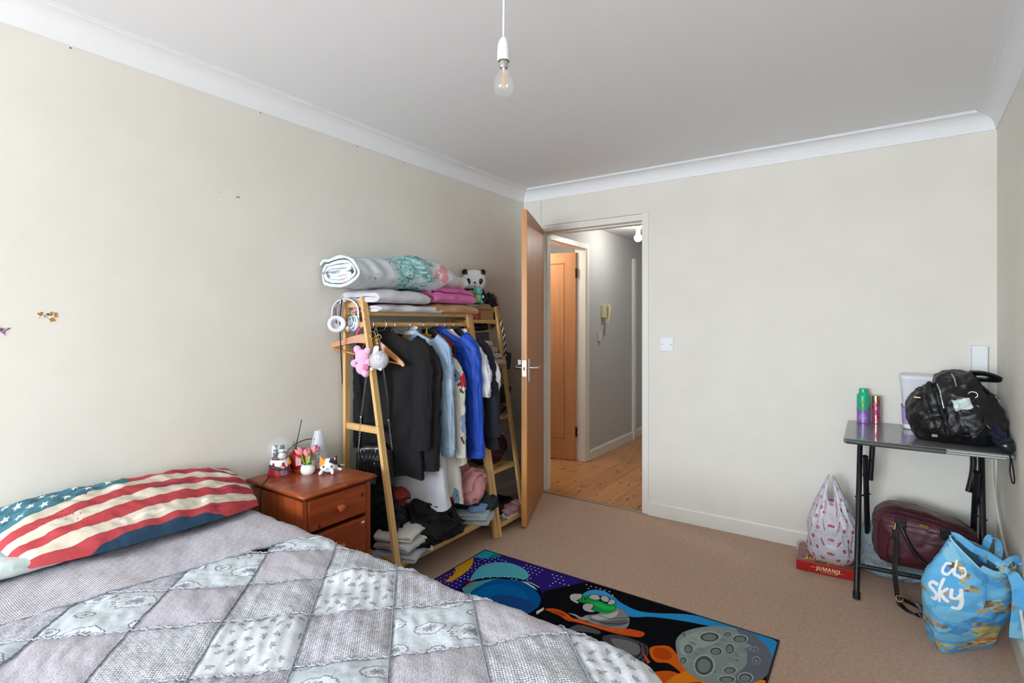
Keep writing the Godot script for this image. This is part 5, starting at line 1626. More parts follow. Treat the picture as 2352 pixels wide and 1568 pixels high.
func backpack() -> void:
	var bl := mat(C("101013"), 0.42, {"clearcoat_enabled": true, "clearcoat": 0.08})
	bumpy(tri(bl, 9.0, false), noise_tex(0.12, 3, Color.BLACK, Color.WHITE, 256, 41), 0.05)
	M.leather = bl
	var sd := func(p: Vector3) -> float:
		# slumped body, all above the table top
		var d := ell(p, V(2.548, 0.885, 0.36), V(0.145, 0.16, 0.115))
		d = smin(d, ell(p, V(2.455, 0.865, 0.36), V(0.085, 0.125, 0.1)), 0.03)
		d = smin(d, ell(p, V(2.552, 1.012, 0.34), V(0.075, 0.065, 0.075)), 0.035)
		d = smin(d, ell(p, V(2.645, 0.82, 0.36), V(0.07, 0.075, 0.09)), 0.05)
		d = smin(d, rbox(p, V(2.555, 0.815, 0.37), V(0.105, 0.058, 0.1), 0.05), 0.04)
		# gusset grooves left of the middle
		var gx := p.x - 2.49 + (p.y - 0.9) * 0.22
		d += 0.01 * exp(-pow(gx / 0.008, 2)) + 0.006 * exp(-pow((gx + 0.045) / 0.007, 2)) + 0.006 * exp(-pow((gx - 0.055) / 0.01, 2)) * smoothstep(0.98, 0.9, p.y)
		d += 0.016 * N3(p, 7.5) + 0.008 * N3(p, 19.0)
		return maxf(d, 0.7562 - p.y)
	var b := thing("backpack", "slouching black leather backpack on the folding table", "bag")
	put(b, "body", MB.new().nets(sd, V(2.33, 0.745, 0.2), V(2.735, 1.1, 0.52), 0.0075), bl)
	var zip := mat(C("9fb0b4"), 0.25, {"metallic": 0.8})
	put(b, "zip", MB.new().tube(on_face(sd, smooth(P2("2.477 1.01 2.484 0.985 2.489 0.95 2.496 0.91"), false), 0.7, 0.001), 0.004, 8), zip, "silver zip")
	put(b, "zip", MB.new().tube(on_face(sd, smooth(P2("2.53 1.055 2.536 1.035 2.539 1.005"), false), 0.7, 0.001), 0.004, 8), zip, "silver zip")
	var pocket := []
	for k in 13:
		var a := PI + PI * k / 12.0
		pocket.append(Vector2(2.575 + 0.075 * cos(a) - 0.01 * (k / 6.0), 0.885 + 0.085 * sin(a)))
	put(b, "pocket_seam", MB.new().tube(on_face(sd, pocket, 0.7, 0.001), 0.003, 6), bl)
	var tp := hit(sd, V(2.556, 0.935, 0.7), V(0, 0, -1))
	solo("tissue_pack", "crumpled pale packet of tissues tucked in the black bag's pocket", "tissue packet", MB.new().nets(func(p: Vector3): return rbox(p, V(0, 0, 0), V(0.032, 0.024, 0.01), 0.006) + 0.006 * N3(p, 40.0), V(-0.045, -0.036, -0.02), V(0.045, 0.036, 0.02), 0.004), mat(C("c9d8d6"), 0.35), tp + V(0.0, 0, 0.009), 0.0).rotation.z = 0.3
	var chrome: Material = M.steel
	var rp := hit(sd, V(2.593, 0.975, 0.7), V(0, 0, -1)) + V(0, 0, 0.006)
	var dr := []
	for k in 14:
		var a := TAU * k / 14.0
		dr.append(rp + V(0.0155 * cos(a), 0.0135 * sin(a), 0.002 * cos(a)))
	put(b, "ring", MB.new().tube(dr, 0.0022, 8, false, true), chrome)
	put(b, "clip", MB.new().tube([rp + V(0, -0.013, 0), rp + V(0.004, -0.034, 0.004), rp + V(0.002, -0.045, 0.004)], [0.003, 0.004, 0.003], 8), chrome)
	put(b, "buckle", MB.new().tube(smooth([rp + V(-0.004, -0.045, 0.003), rp + V(0.016, -0.045, 0.003), rp + V(0.018, -0.058, 0.0), rp + V(-0.006, -0.058, 0.0)], true, 3), 0.002, 6, false, true), chrome)
	put(b, "tab", MB.new().box(rp + V(0.008, -0.078, 0.0), V(0.034, 0.05, 0.008), 0.003), bl)
	put(b, "clip", MB.new().tube(on_face(sd, P2("2.633 0.855 2.64 0.845 2.65 0.838"), 0.7, 0.003), 0.0028, 6), chrome)
	put(b, "clip", MB.new().tube([V(2.395, 0.945, 0.42), V(2.418, 0.946, 0.425)], 0.004, 6), chrome)
	put(b, "tab", MB.new().box(hit(sd, V(2.465, 0.787, 0.7), V(0, 0, -1)) + V(0, 0, 0.004), V(0.022, 0.014, 0.006), 0.002), mat(C("8d7d63"), 0.4, {"metallic": 0.4}))
	# padded grab handle and shoulder strap
	put(b, "handle", MB.new().strap(smooth([V(2.6, 1.06, 0.33), V(2.64, 1.062, 0.37), V(2.685, 1.045, 0.36), V(2.69, 1.036, 0.34), V(2.66, 1.03, 0.3), V(2.6, 1.03, 0.3)], false, 6), V(0, 0.6, 0.8), 0.022, 0.01), bl)
	put(b, "strap", MB.new().strap(smooth([V(2.59, 1.025, 0.33), V(2.615, 1.02, 0.36), V(2.645, 0.99, 0.375), V(2.672, 0.955, 0.37), V(2.681, 0.93, 0.36), V(2.684, 0.88, 0.36), V(2.69, 0.82, 0.37), V(2.688, 0.79, 0.38)], false, 6), V(0.3, 0.1, 1), 0.024, 0.006), bl)
	for y in [0.955, 0.945]:
		put(b, "buckle", MB.new().tube(smooth([V(2.662, y - 0.012, 0.385), V(2.678, y + 0.012, 0.39), V(2.69, y, 0.38), V(2.672, y - 0.018, 0.38)], true, 3), 0.002, 6, false, true), chrome)
	put(b, "flap_fold", MB.new().tube(on_face(sd, smooth(P2("2.425 0.892 2.45 0.885 2.48 0.887 2.505 0.893"), false), 0.7, 0.0), [0.002, 0.006, 0.005, 0.002], 8), bl)
	# folded umbrella at the end of the table
	var u := thing("umbrella", "folded navy compact umbrella hanging its wrist strap off table's right end", "umbrella", V(2.683, 0.0, 0.5))
	var navy := bumpy(tri(mat(C("1b2140"), 0.6), 12.0, false), noise_tex(0.15, 3, Color.BLACK, Color.WHITE, 128, 43), 0.15)
	put(u, "canopy", MB.new().nets(func(p: Vector3):
		var d := cap(p, V(-0.02, 0.83, -0.06), V(0.0, 0.79, 0.045), 0.024, 0.022)
		return d + 0.006 * sin(atan2(p.x + 0.01, p.y - 0.81) * 6.0 + p.z * 30.0) + 0.005 * N3(p, 25.0), V(-0.07, 0.756, -0.12), V(0.03, 0.875, 0.09), 0.005), navy)
	put(u, "handle", MB.new().at(V(0.0, 0.782, 0.055), V(PI / 2 + 0.35, 0, 0)).lathe([Vector2(0, -0.015), Vector2(0.021, -0.012), Vector2(0.0245, 0.0), Vector2(0.0235, 0.012), Vector2(0.016, 0.019), Vector2(0, 0.021)], 24), mat(C("14151d"), 0.25))
	put(u, "wrist_strap", MB.new().strap(smooth([V(0.004, 0.765, 0.068), V(0.006, 0.745, 0.088), V(0.004, 0.7, 0.09), V(0.009, 0.66, 0.09), V(0.013, 0.648, 0.09), V(0.017, 0.66, 0.091), V(0.014, 0.7, 0.092), V(0.008, 0.745, 0.092)], false, 5), V(0.2, 0, 1), 0.01, 0.002), mat(C("14151a"), 0.7))

func under_table() -> void:
	# burgundy holdall on the crossbars
	var bu := mat(C("4a1a24"), 0.42, {"clearcoat_enabled": true, "clearcoat": 0.12})
	bumpy(tri(bu, 9.0, false), noise_tex(0.13, 3, Color.BLACK, Color.WHITE, 256, 44), 0.05)
	var sd := func(p: Vector3) -> float:
		var top := 0.262 - 0.05 * smoothstep(2.38, 2.66, p.x)
		var q := V(p.x, 0.14 + (p.y - 0.14) * 0.305 / top, p.z)
		var d := rbox(q, V(2.437, 0.298, 0.29), V(0.196, 0.158, 0.125), 0.085)
		d += 0.004 * exp(-pow((q.y - 0.38) / 0.006, 2)) * 1.0
		d += 0.008 * N3(p, 7.0) + 0.003 * N3(p, 18.0)
		return d
	var b := thing("holdall", "burgundy leather holdall with black handles under the folding table", "bag")
	put(b, "body", MB.new().nets(sd, V(2.21, 0.13, 0.14), V(2.67, 0.49, 0.45), 0.008), bu)
	var pipe := mat(C("3a121b"), 0.4)
	put(b, "piping", MB.new().tube(on_face(sd, smooth(P2("2.275 0.157 2.262 0.209 2.262 0.303 2.275 0.364 2.305 0.385 2.36 0.385 2.45 0.376 2.54 0.359 2.6 0.334 2.62 0.295"), false, 5), 0.7, 0.0005), 0.003, 6), pipe)
	put(b, "zip", MB.new().tube(on_face(sd, smooth(P2("2.28 0.388 2.33 0.401 2.40 0.396 2.48 0.385 2.56 0.365 2.6 0.351"), false, 5), 0.7, 0.0), 0.0035, 6), pipe)
	put(b, "pocket_piping", MB.new().tube(on_face(sd, smooth(P2("2.30 0.162 2.297 0.209 2.3 0.269 2.315 0.290 2.34 0.297 2.45 0.290 2.56 0.282"), false, 5), 0.7, 0.0005), 0.003, 6), pipe)
	var bk := mat(C("141416"), 0.35)
	for q in [[2.345, 0.357], [2.51, 0.345]]:
		var p := hit(sd, V(q[0], q[1], 0.7), V(0, 0, -1))
		put(b, "handle_tab", MB.new().box(p + V(0, 0, 0.003), V(0.042, 0.052, 0.01), 0.003).box(p + V(0.004, 0.0, 0.01), V(0.03, 0.018, 0.008), 0.003), bk)
	put(b, "handle", MB.new().tube(smooth([V(2.345, 0.351, 0.42), V(2.358, 0.321, 0.432), V(2.38, 0.273, 0.44), V(2.41, 0.226, 0.445), V(2.45, 0.205, 0.448), V(2.49, 0.226, 0.445), V(2.515, 0.278, 0.438), V(2.517, 0.329, 0.428)], false, 5), 0.0075, 10), bk)
	put(b, "nameplate", MB.new().box(hit(sd, V(2.432, 0.362, 0.7), V(0, 0, -1)) + V(0, 0, 0.001), V(0.032, 0.014, 0.004), 0.001), mat(C("c9a458"), 0.25, {"metallic": 0.9}), "small gold metal plate")
	var gold := mat(C("c8a866"), 0.25, {"metallic": 0.95})
	put(b, "clasp", MB.new().tube([V(2.326, 0.361, 0.425), V(2.325, 0.346, 0.43), V(2.323, 0.334, 0.433)], [0.003, 0.004, 0.006], 8), gold, "gold clasp")
	put(b, "shoulder_strap", MB.new().strap(smooth([V(2.323, 0.33, 0.434), V(2.327, 0.3, 0.437), V(2.33, 0.27, 0.438), V(2.325, 0.2, 0.44), V(2.324, 0.145, 0.446), V(2.328, 0.09, 0.45), V(2.335, 0.03, 0.455), V(2.345, 0.008, 0.47), V(2.38, 0.008, 0.52), V(2.44, 0.012, 0.53), V(2.48, 0.01, 0.5), V(2.42, 0.018, 0.47), V(2.36, 0.03, 0.458), V(2.342, 0.035, 0.458)], false, 5), [V(1, 0, 0.2), V(1, 0, 0.2), V(1, 0, 0.2), V(1, 0, 0.2)], 0.02, 0.003), bk)
	put(b, "strap_slider", MB.new().tube(smooth([V(2.33, 0.022, 0.462), V(2.35, 0.022, 0.465), V(2.35, 0.04, 0.458), V(2.33, 0.04, 0.455)], true, 3), 0.002, 6, false, true), gold)
	# crumpled pale blue carrier behind it
	var pb := MB.new()
	pb.nets(func(p: Vector3):
		var d := ell(p, V(2.33, 0.06, 0.13), V(0.165, 0.075, 0.095))
		d = smin(d, ell(p, V(2.24, 0.13, 0.09), V(0.075, 0.115, 0.06)), 0.05)
		d += 0.02 * absf(N3(p, 11.0)) + 0.012 * absf(N3(p, 24.0)) - 0.006
		return maxf(d, 0.001 - p.y), V(2.13, -0.005, 0.0), V(2.53, 0.27, 0.26), 0.008)
	solo("plastic_bag", "crumpled pale blue plastic bag on the carpet below the burgundy holdall", "plastic bag", pb, mat(C("a9bcc4"), 0.22, {"backlight_enabled": true, "backlight": C("8fa5ad")}))

func tote() -> void:
	var im := Image.create(1024, 768, false, Image.FORMAT_RGB8)
	im.fill(C("5fb0e0"))
	var r := RandomNumberGenerator.new()
	r.seed = 77
	for k in 90:
		fill(im, blob(Vector2(r.randf_range(0, 1024), r.randf_range(0, 768)), Vector2(r.randf_range(40, 120), r.randf_range(25, 70)), k, 0.6, 22), [C("69b8e6"), C("54a7dc"), C("78c0e4"), C("4f9ad6"), C("8ac6dc")][k % 5])
	# painted clouds with warm figures, only as loose shapes
	var spot := func(x: float, y: float, s: float, ks: Array):
		for k in 9:
			fill(im, blob(Vector2(x, y) + Vector2(r.randf_range(-1, 1), r.randf_range(-0.6, 0.6)) * s, Vector2(r.randf_range(0.25, 0.6), r.randf_range(0.14, 0.34)) * s, k + x, 0.8, 22), C(ks[k % ks.size()]))
	var warm := ["c2a06a", "8d6a48", "d9b884", "7a5038", "a88656", "b9a88a"]
	var golden := ["cdb255", "d9c77a", "c49a3c", "b8b07a"]
	var grey := ["a8a79c", "8f8a86", "b9a3a0", "7e7468"]
	for q in [[330, 610, 62, warm], [430, 560, 44, warm], [560, 420, 58, warm], [650, 380, 46, warm], [690, 590, 64, warm], [760, 470, 60, warm], [610, 660, 40, grey], [345, 470, 46, grey], [300, 270, 60, grey], [500, 300, 30, grey], [560, 215, 80, golden], [600, 130, 74, golden], [720, 240, 70, golden], [760, 160, 60, golden], [330, 90, 60, golden], [500, 90, 56, warm], [250, 160, 46, warm], [850, 300, 60, golden], [900, 500, 60, warm], [150, 400, 60, warm], [100, 200, 70, grey], [950, 150, 60, grey]]:
		spot.call(q[0], q[1], q[2], q[3])
	for k in 36:
		fill(im, blob(Vector2(r.randf_range(480, 640), r.randf_range(70, 150)), Vector2(24, 10), k, 0.6, 14), [C("e2c48a"), C("b9793c"), C("d08a45"), C("dfd0a4")][k % 4])
	im.resize(180, 135, Image.INTERPOLATE_LANCZOS)
	im.resize(1024, 768, Image.INTERPOLATE_CUBIC)
	# white blackletter word
	var w := C("eef0f2")
	var pen := func(pts: String, wd: float): stroke(im, smooth(P2(pts), false, 5), wd, w)
	var shift := func(s: String, dx: float, dy: float) -> String:
		var o := ""
		for p in P2(s):
			var q := (Vector2(p.x, p.y)).rotated(0.32) + Vector2(dx, dy)
			o += "%f %f " % [q.x, q.y]
		return o
	# v runs upwards on the bag, so the picture's rows are written bottom to top
	pen.call(shift.call("40 90 14 96 4 74 30 56 46 40 36 12 4 10", 275, 400), 19.0)
	pen.call(shift.call("62 120 64 60 62 8", 275, 400), 19.0)
	pen.call(shift.call("100 76 74 46 104 8", 275, 400), 19.0)
	pen.call(shift.call("122 74 122 34 146 26 158 44", 275, 400), 19.0)
	pen.call(shift.call("162 78 160 10 140 -34 118 -30", 275, 400), 19.0)
	pen.call(shift.call("30 70 6 60 10 16 40 10 52 40", 262, 545), 17.0)
	pen.call(shift.call("62 100 64 30 84 12", 262, 545), 17.0)
	pen.call(shift.call("92 64 120 66 132 34 110 6 88 14", 262, 545), 17.0)
	var cloth := mat(Color.WHITE, 0.9, {"albedo_texture": tex(im)})
	bumpy(cloth, noise_tex(0.05, 4, Color.BLACK, Color.WHITE, 256, 51), 0.12)
	var t := thing("tote_bag", "sky blue cloth tote bag printed with clouds and white lettering", "bag")
	# rings from the base to the mouth: back left, left, front left, front, right, back right
	var rings := [
		P3("2.43 0.002 0.66 2.445 0.002 0.74 2.472 0.002 0.785 2.56 0.002 0.70 2.64 0.002 0.605 2.56 0.002 0.54"),
		P3("2.425 0.06 0.66 2.43 0.07 0.755 2.455 0.05 0.80 2.565 0.05 0.725 2.655 0.06 0.615 2.565 0.06 0.54"),
		P3("2.42 0.15 0.655 2.412 0.16 0.765 2.455 0.14 0.825 2.58 0.14 0.765 2.676 0.15 0.64 2.58 0.15 0.54"),
		P3("2.435 0.25 0.66 2.404 0.265 0.775 2.46 0.24 0.83 2.585 0.23 0.785 2.684 0.245 0.66 2.59 0.25 0.55"),
		P3("2.48 0.355 0.67 2.455 0.37 0.775 2.515 0.335 0.8 2.59 0.295 0.765 2.676 0.30 0.665 2.6 0.33 0.575"),
		P3("2.51 0.43 0.69 2.49 0.444 0.775 2.54 0.385 0.772 2.6 0.325 0.735 2.672 0.325 0.665 2.605 0.375 0.595")]
	var at := func(u: float, w: float) -> Vector3:
		var q: float = w * (rings.size() - 1)
		var i := mini(int(q), rings.size() - 2)
		var f := q - i
		var pick := func(k: int) -> Vector3:
			var rg: Array = rings[clampi(k, 0, rings.size() - 1)]
			var x := u * 6.0
			var a := int(x) % 6
			return rg[a].cubic_interpolate(rg[(a + 1) % 6], rg[(a + 5) % 6], rg[(a + 2) % 6], x - int(x))
		return pick.call(i).cubic_interpolate(pick.call(i + 1), pick.call(i - 1), pick.call(i + 2), f)
	var b := MB.new()
	b.grid(72, 40, func(u: float, w: float):
		var p: Vector3 = at.call(u, w)
		var c := V(2.555, p.y, 0.68)
		var k := 0.012 * N3(V(p.x, p.y, p.z), 9.0) * sin(w * PI) + 0.007 * N3(V(p.x, p.y * 2.0, p.z), 21.0) * sin(w * PI)
		k += 0.006 * exp(-pow((w - 0.72 - 0.05 * sin(u * 30.0)) / 0.025, 2)) - 0.005 * exp(-pow((w - 0.18) / 0.02, 2))
		return p + (p - c).normalized() * k, true, Vector2(1, 1))
	b.grid(72, 1, func(u: float, w: float):
		var p: Vector3 = at.call(u, 0.0)
		return p.lerp(V(2.55, 0.003, 0.66), w), true, Vector2(0.1, 0.1))
	put(t, "body", b, cloth)
	var ins := MB.new()
	ins.grid(72, 10, func(u: float, w: float):
		var p: Vector3 = at.call(u, 1.0 - 0.55 * w)
		var c := V(2.57, p.y, 0.685)
		return p + (c - p) * (0.012 + 0.12 * w), true)
	put(t, "lining", ins, mat(C("7fb0cf"), 0.95))
	var hem := []
	for k in 60:
		hem.append(at.call(k / 60.0, 1.0) + V(0, 0.001, 0))
	put(t, "hem", MB.new().tube(hem, 0.0035, 6, false, true), mat(C("a9d4ea"), 0.9))
	put(t, "seam", MB.new().tube([at.call(0.5, 0.96) + V(0, 0, 0.003), at.call(0.5, 0.85) + V(0.001, 0, 0.007), at.call(0.5, 0.72) + V(0.001, 0, 0.009), at.call(0.5, 0.6) + V(0, 0, 0.008)], 0.002, 6), mat(C("4f97c4"), 0.9))
	# things inside
	put(t, "contents", MB.new().nets(func(p: Vector3): return ell(p, V(2.585, 0.25, 0.675), V(0.055, 0.08, 0.055)) + 0.01 * N3(p, 16.0), V(2.5, 0.15, 0.59), V(2.67, 0.35, 0.76), 0.009), mat(C("5a4a44"), 0.9), "dark bundle inside the tote")
	# its ties: a wide knotted bow
	var tie := mat(Color.WHITE, 0.9, {"albedo_texture": cloth.albedo_texture, "uv1_scale": V(1.6, 0.4, 1)})
	var ups := [V(0.1, 1, 0.2), V(0.1, 1, 0.2)]
	put(t, "tie", MB.new().strap(smooth([V(2.5, 0.437, 0.71), V(2.52, 0.44, 0.73), V(2.56, 0.412, 0.74), V(2.6, 0.395, 0.73), V(2.635, 0.372, 0.725), V(2.65, 0.365, 0.72)], false, 6), V(0.2, 1, 0.3), 0.03, 0.004), tie)
	put(t, "tie", MB.new().strap(smooth([V(2.64, 0.34, 0.705), V(2.655, 0.372, 0.715), V(2.675, 0.392, 0.71), V(2.69, 0.385, 0.69), V(2.694, 0.36, 0.675), V(2.68, 0.338, 0.69), V(2.66, 0.33, 0.71), V(2.62, 0.328, 0.735), V(2.58, 0.345, 0.745)], false, 6), V(0.1, 1, 0.3), 0.026, 0.004), tie)
	put(t, "tie", MB.new().strap(smooth([V(2.6, 0.33, 0.63), V(2.612, 0.40, 0.625), V(2.625, 0.432, 0.63), V(2.645, 0.425, 0.635), V(2.648, 0.39, 0.64), V(2.64, 0.35, 0.66)], false, 6), V(0.6, 0, 0.8), 0.03, 0.004), tie)
	put(t, "tie", MB.new().strap(smooth([V(2.655, 0.335, 0.71), V(2.675, 0.33, 0.72), V(2.688, 0.29, 0.725), V(2.688, 0.22, 0.73), V(2.682, 0.15, 0.735), V(2.68, 0.105, 0.735)], false, 6), V(0.9, 0, -0.4), 0.045, 0.004), tie)
	put(t, "knot", MB.new().ball(V(2.652, 0.345, 0.716), V(0.017, 0.016, 0.014)), tie)

func by_table() -> void:
	# board game box with the carrier on it
	var g := thing("board_game", "red board game box lying on carpet under the carrier bag", "board game", V(2.043, 0, 0.322))
	g.rotation.y = 0.045
	put(g, "box", MB.new().box(V(0, 0.026, -0.135), V(0.262, 0.05, 0.262), 0.003), mat(C("b3201f"), 0.3))
	var im := Image.create(256, 256, false, Image.FORMAT_RGB8)
	im.fill(C("8a4f40"))
	for k in 70:
		fill(im, blob(Vector2(rng.randf_range(30, 226), rng.randf_range(20, 236)), Vector2(rng.randf_range(8, 30), rng.randf_range(6, 20)), k, 0.7, 16), [C("b85a2a"), C("d07a35"), C("6b3326"), C("c46a2e"), C("5a3a3a"), C("a3512c")][k % 6])
	put(g, "lid_print", MB.new().box(V(0, 0.0513, -0.135), V(0.256, 0.0012, 0.256), 0.0004).remap(0, func(_u: Vector2, p: Vector3): return Vector2(p.x / 0.256 + 0.5, p.z / 0.256 + 1.0)), mat(Color.WHITE, 0.25, {"albedo_texture": tex(im)}))
	var cream := mat(C("f0e6bd"), 0.4)
	lettering(g, "title", "JUMANJI", 0.0185, 0.0008, cream, V(0.012, 0.029, -0.0034), Vector3.ZERO)
	lettering(g, "title", "JUMANJI", 0.03, 0.0006, mat(C("e3cf8a"), 0.4), V(-0.005, 0.0522, -0.06), V(-PI / 2, 0, 0))
	put(g, "trim_line", MB.new().box(V(0.016, 0.013, -0.0036), V(0.075, 0.004, 0.0008), 0.0002), mat(C("e08a3c"), 0.4))
	put(g, "spear", MB.new().box(V(-0.055, 0.03, -0.0036), V(0.02, 0.003, 0.0008), 0.0002).box(V(0.066, 0.022, -0.0036), V(0.03, 0.0016, 0.0008), 0.0002), mat(C("d9b48a"), 0.4))
	# carrier bag
	im = Image.create(512, 512, false, Image.FORMAT_RGB8)
	im.fill(C("e6e6ee"))
	for row in 7:
		for cl in 7:
			var p := Vector2(cl * 73 + (36 if row % 2 else 0), 40 + row * 73)
			fill(im, oval(p, Vector2(12, 15), 0.2, 20), C("c2243a"))
			fill(im, oval(p + Vector2(-4, -4), Vector2(2.5, 3.5), 0.0, 8), C("f1dfe2"))
			fill(im, oval(p + Vector2(4, -4), Vector2(2.5, 3.5), 0.0, 8), C("f1dfe2"))
			stroke(im, smooth(P2("%d %d %d %d %d %d" % [p.x - 6, p.y + 3, p.x, p.y + 8, p.x + 6, p.y + 3]), false, 3), 2.0, C("f1dfe2"))
		for k in 4:
			var y := 76 + row * 73
			var pts := []
			for i in 12:
				pts.append(Vector2(k * 128 + 12 + i * 8.5, y + 2.5 * sin(i * 1.9 + k)))
			stroke(im, pts, 1.6, C("9a9aa6"))
	im.flip_y()
	var film := mat(Color.WHITE, 0.3, {"albedo_texture": tex(im), "backlight_enabled": true, "backlight": C("c9c9d2")})
	bumpy(film, noise_tex(0.03, 4, Color.BLACK, Color.WHITE, 256, 61), 0.3)
	var c := thing("carrier_bag", "white plastic carrier bag with red smiley dots on game box", "plastic bag", V(2.062, 0.0535, 0.2))
	var half := func(y: float) -> Vector2:
		# half width and half depth of the bag by height
		var hx := 0.112
		var hz := 0.088
		if y < 0.03:
			hx = lerpf(0.095, 0.112, y / 0.03)
			hz = lerpf(0.072, 0.088, y / 0.03)
		elif y < 0.18:
			hx = lerpf(0.112, 0.108, (y - 0.03) / 0.15)
			hz = lerpf(0.088, 0.08, (y - 0.03) / 0.15)
		else:
			var k := clampf((y - 0.18) / 0.25, 0.0, 1.0)
			hx = lerpf(0.108, 0.012, pow(k, 1.25))
			hz = lerpf(0.08, 0.012, pow(k, 0.8))
		return Vector2(hx, hz)
	var bag := MB.new()
	bag.grid(88, 34, func(u: float, w: float):
		var a := TAU * u
		var side := absf(cos(a))
		var rim := 0.30 + 0.132 * smoothstep(0.1, 0.34, side)
		var y := rim * w
		var h: Vector2 = half.call(y)
		var k := 1.0 + (0.11 * N3(V(cos(a) * 1.6, y * 7.0, sin(a) * 1.6), 1.6) + 0.06 * N3(V(cos(a) * 5.0, y * 3.0, sin(a) * 5.0), 1.3)) * minf(w * 4.0, 1.0)
		var lean := 0.002 * sin(y * 9.0)
		return V(h.x * signf(cos(a)) * pow(side, 0.75) * k + lean, y, h.y * signf(sin(a)) * pow(absf(sin(a)), 0.75) * k), true, Vector2(2, 1.25))
	bag.grid(40, 1, func(u: float, w: float): return V(0.095 * cos(TAU * u), 0.0005, 0.072 * sin(TAU * u)) * (1.0 - w * 0.99) + V(0, 0.0003, 0), true)
	put(c, "bag", bag, film)
	solo("red_packet", "red packet showing at the mouth of the white carrier bag", "packet", MB.new().at(V(0, 0, 0), V(0.1, 0.2, 0.05)).box(V(0, 0.13, 0), V(0.075, 0.24, 0.05), 0.004), mat(C("b81a1c"), 0.35), V(2.066, 0.0605, 0.2))
	# thin clear packaging behind the game
	solo("clear_packet", "small clear plastic packet by the skirting board behind game box", "packet", MB.new().at(Vector3.ZERO, V(0, 0.3, 0.0)).box(V(0, 0.03, 0), V(0.03, 0.058, 0.02), 0.004), mat(Color(0.9, 0.9, 0.86, 0.45), 0.15, {"transparency": BaseMaterial3D.TRANSPARENCY_ALPHA}), V(1.9, 0.001, 0.075))
	solo("white_cable", "white cable running down the right wall behind the tote bag", "cable", MB.new().tube(smooth([V(2.715, 0.66, 0.035), V(2.708, 0.55, 0.08), V(2.706, 0.44, 0.2), V(2.703, 0.37, 0.32), V(2.7, 0.325, 0.44), V(2.7, 0.3, 0.56), V(2.699, 0.26, 0.64), V(2.694, 0.2, 0.74), V(2.69, 0.12, 0.84), V(2.68, 0.03, 0.95), V(2.68, 0.006, 1.1), V(2.67, 0.006, 1.6)], false, 6), 0.005, 8), mat(C("e4ddd0"), 0.5))

const RAIL := Vector2(0.17, 1.275)

func rack() -> void:
	var w := wood(C("e4bd80"), C("d3a261"), 0.42, 61, 2, 9.0)
	M.bamboo = w
	var t := thing("clothes_rack", "bamboo clothes rack with top shelf and hanging rail by left wall", "clothes rack")
	var front := func(y: float, s: int) -> float: return 0.165 + (1.41 - y) * (0.19 if s == 0 else 0.16)
	for s in 2:
		var z: float = [1.70, 0.90][s]
		put(t, "post", MB.new().bar(V(0.036, 0.0, z), V(0.036, 1.40, z), 0.02, 0.03), w)
		put(t, "post", MB.new().bar(V(front.call(0.0, s), 0.002, z), V(front.call(1.412, s), 1.412, z), 0.02, 0.032), w)
		for y in [0.155, 0.765, 1.375]:
			if s == 1 and y < 1.0 and y > 0.5:
				continue
			put(t, "crosspiece", MB.new().bar(V(0.046, y, z), V(front.call(y, s) - 0.008, y, z), 0.034 if y < 1.0 else 0.03, 0.018, V(0, 1, 0)), w)
		for y in [1.345, 1.302, 0.79, 0.155]:
			put(t, "bolt", MB.new().ball(V(front.call(y, s) + 0.008, y, z + 0.016), V(0.0028, 0.0028, 0.0015), 8, 6), mat(C("4b3a26"), 0.4, {"metallic": 0.5}))
	for k in 5:
		put(t, "slat", MB.new().box(V(0.04 + k * 0.03, 1.331, 1.3), V(0.022, 0.012, 0.79), 0.002), w)
	put(t, "rail_board", MB.new().box(V(0.172, 1.333, 1.3), V(0.012, 0.026, 0.78), 0.002), w)
	put(t, "hanging_rail", MB.new().tube([V(RAIL.x, RAIL.y, 0.885), V(RAIL.x, RAIL.y, 1.715)], 0.0135, 16), w)
	for k in 6:
		put(t, "slat", MB.new().box(V(0.075 + k * 0.058, 0.138, 1.3), V(0.036, 0.012, 0.79), 0.002), w)
	put(t, "rail_board", MB.new().box(V(0.392, 0.138, 1.3), V(0.014, 0.03, 0.77), 0.002), w)
	put(t, "peg", MB.new().tube([V(0.075, 1.398, 1.70), V(0.075, 1.398, 1.735), V(0.075, 1.398, 1.742)], [0.008, 0.008, 0.013], 12), w)
	# the narrower shelf unit behind
	var u := thing("shelf_unit", "narrow bamboo ladder shelf unit between clothes rack and open door", "shelf unit")
	var fx := func(y: float) -> float: return 0.145 + (1.40 - y) * 0.184
	for s in 2:
		var z: float = [0.855, 0.565][s]
		put(u, "post", MB.new().bar(V(0.036, 0.0, z), V(0.036, 1.39, z), 0.02, 0.028), w)
		put(u, "post", MB.new().bar(V(fx.call(0.0), 0.002, z + (0.045 if s == 1 else 0.02)), V(fx.call(1.39), 1.395, z), 0.02, 0.028), w)
		put(u, "crosspiece", MB.new().bar(V(0.046, 1.375, z), V(fx.call(1.375) - 0.01, 1.375, z), 0.03, 0.018, V(0, 1, 0)), w)
	for y in [0.065, 0.375, 0.682, 1.0, 1.298]:
		var d: float = fx.call(y)
		for s in 2:
			put(u, "crosspiece", MB.new().bar(V(0.046, y - 0.012, [0.855, 0.575 + (1.4 - y) * 0.03][s]), V(d - 0.008, y - 0.012, [0.855, 0.575 + (1.4 - y) * 0.03][s]), 0.024, 0.014, V(0, 1, 0)), w)
		var n := int((d - 0.02) / 0.055)
		for k in n:
			put(u, "slat", MB.new().box(V(lerpf(0.065, d - 0.035, k / maxf(n - 1, 1.0)), y, 0.725), V(0.03, 0.01, 0.28), 0.002), w)
		put(u, "rail_board", MB.new().box(V(d - 0.004, y - 0.004, 0.723), V(0.012, 0.024, 0.275), 0.002), w)

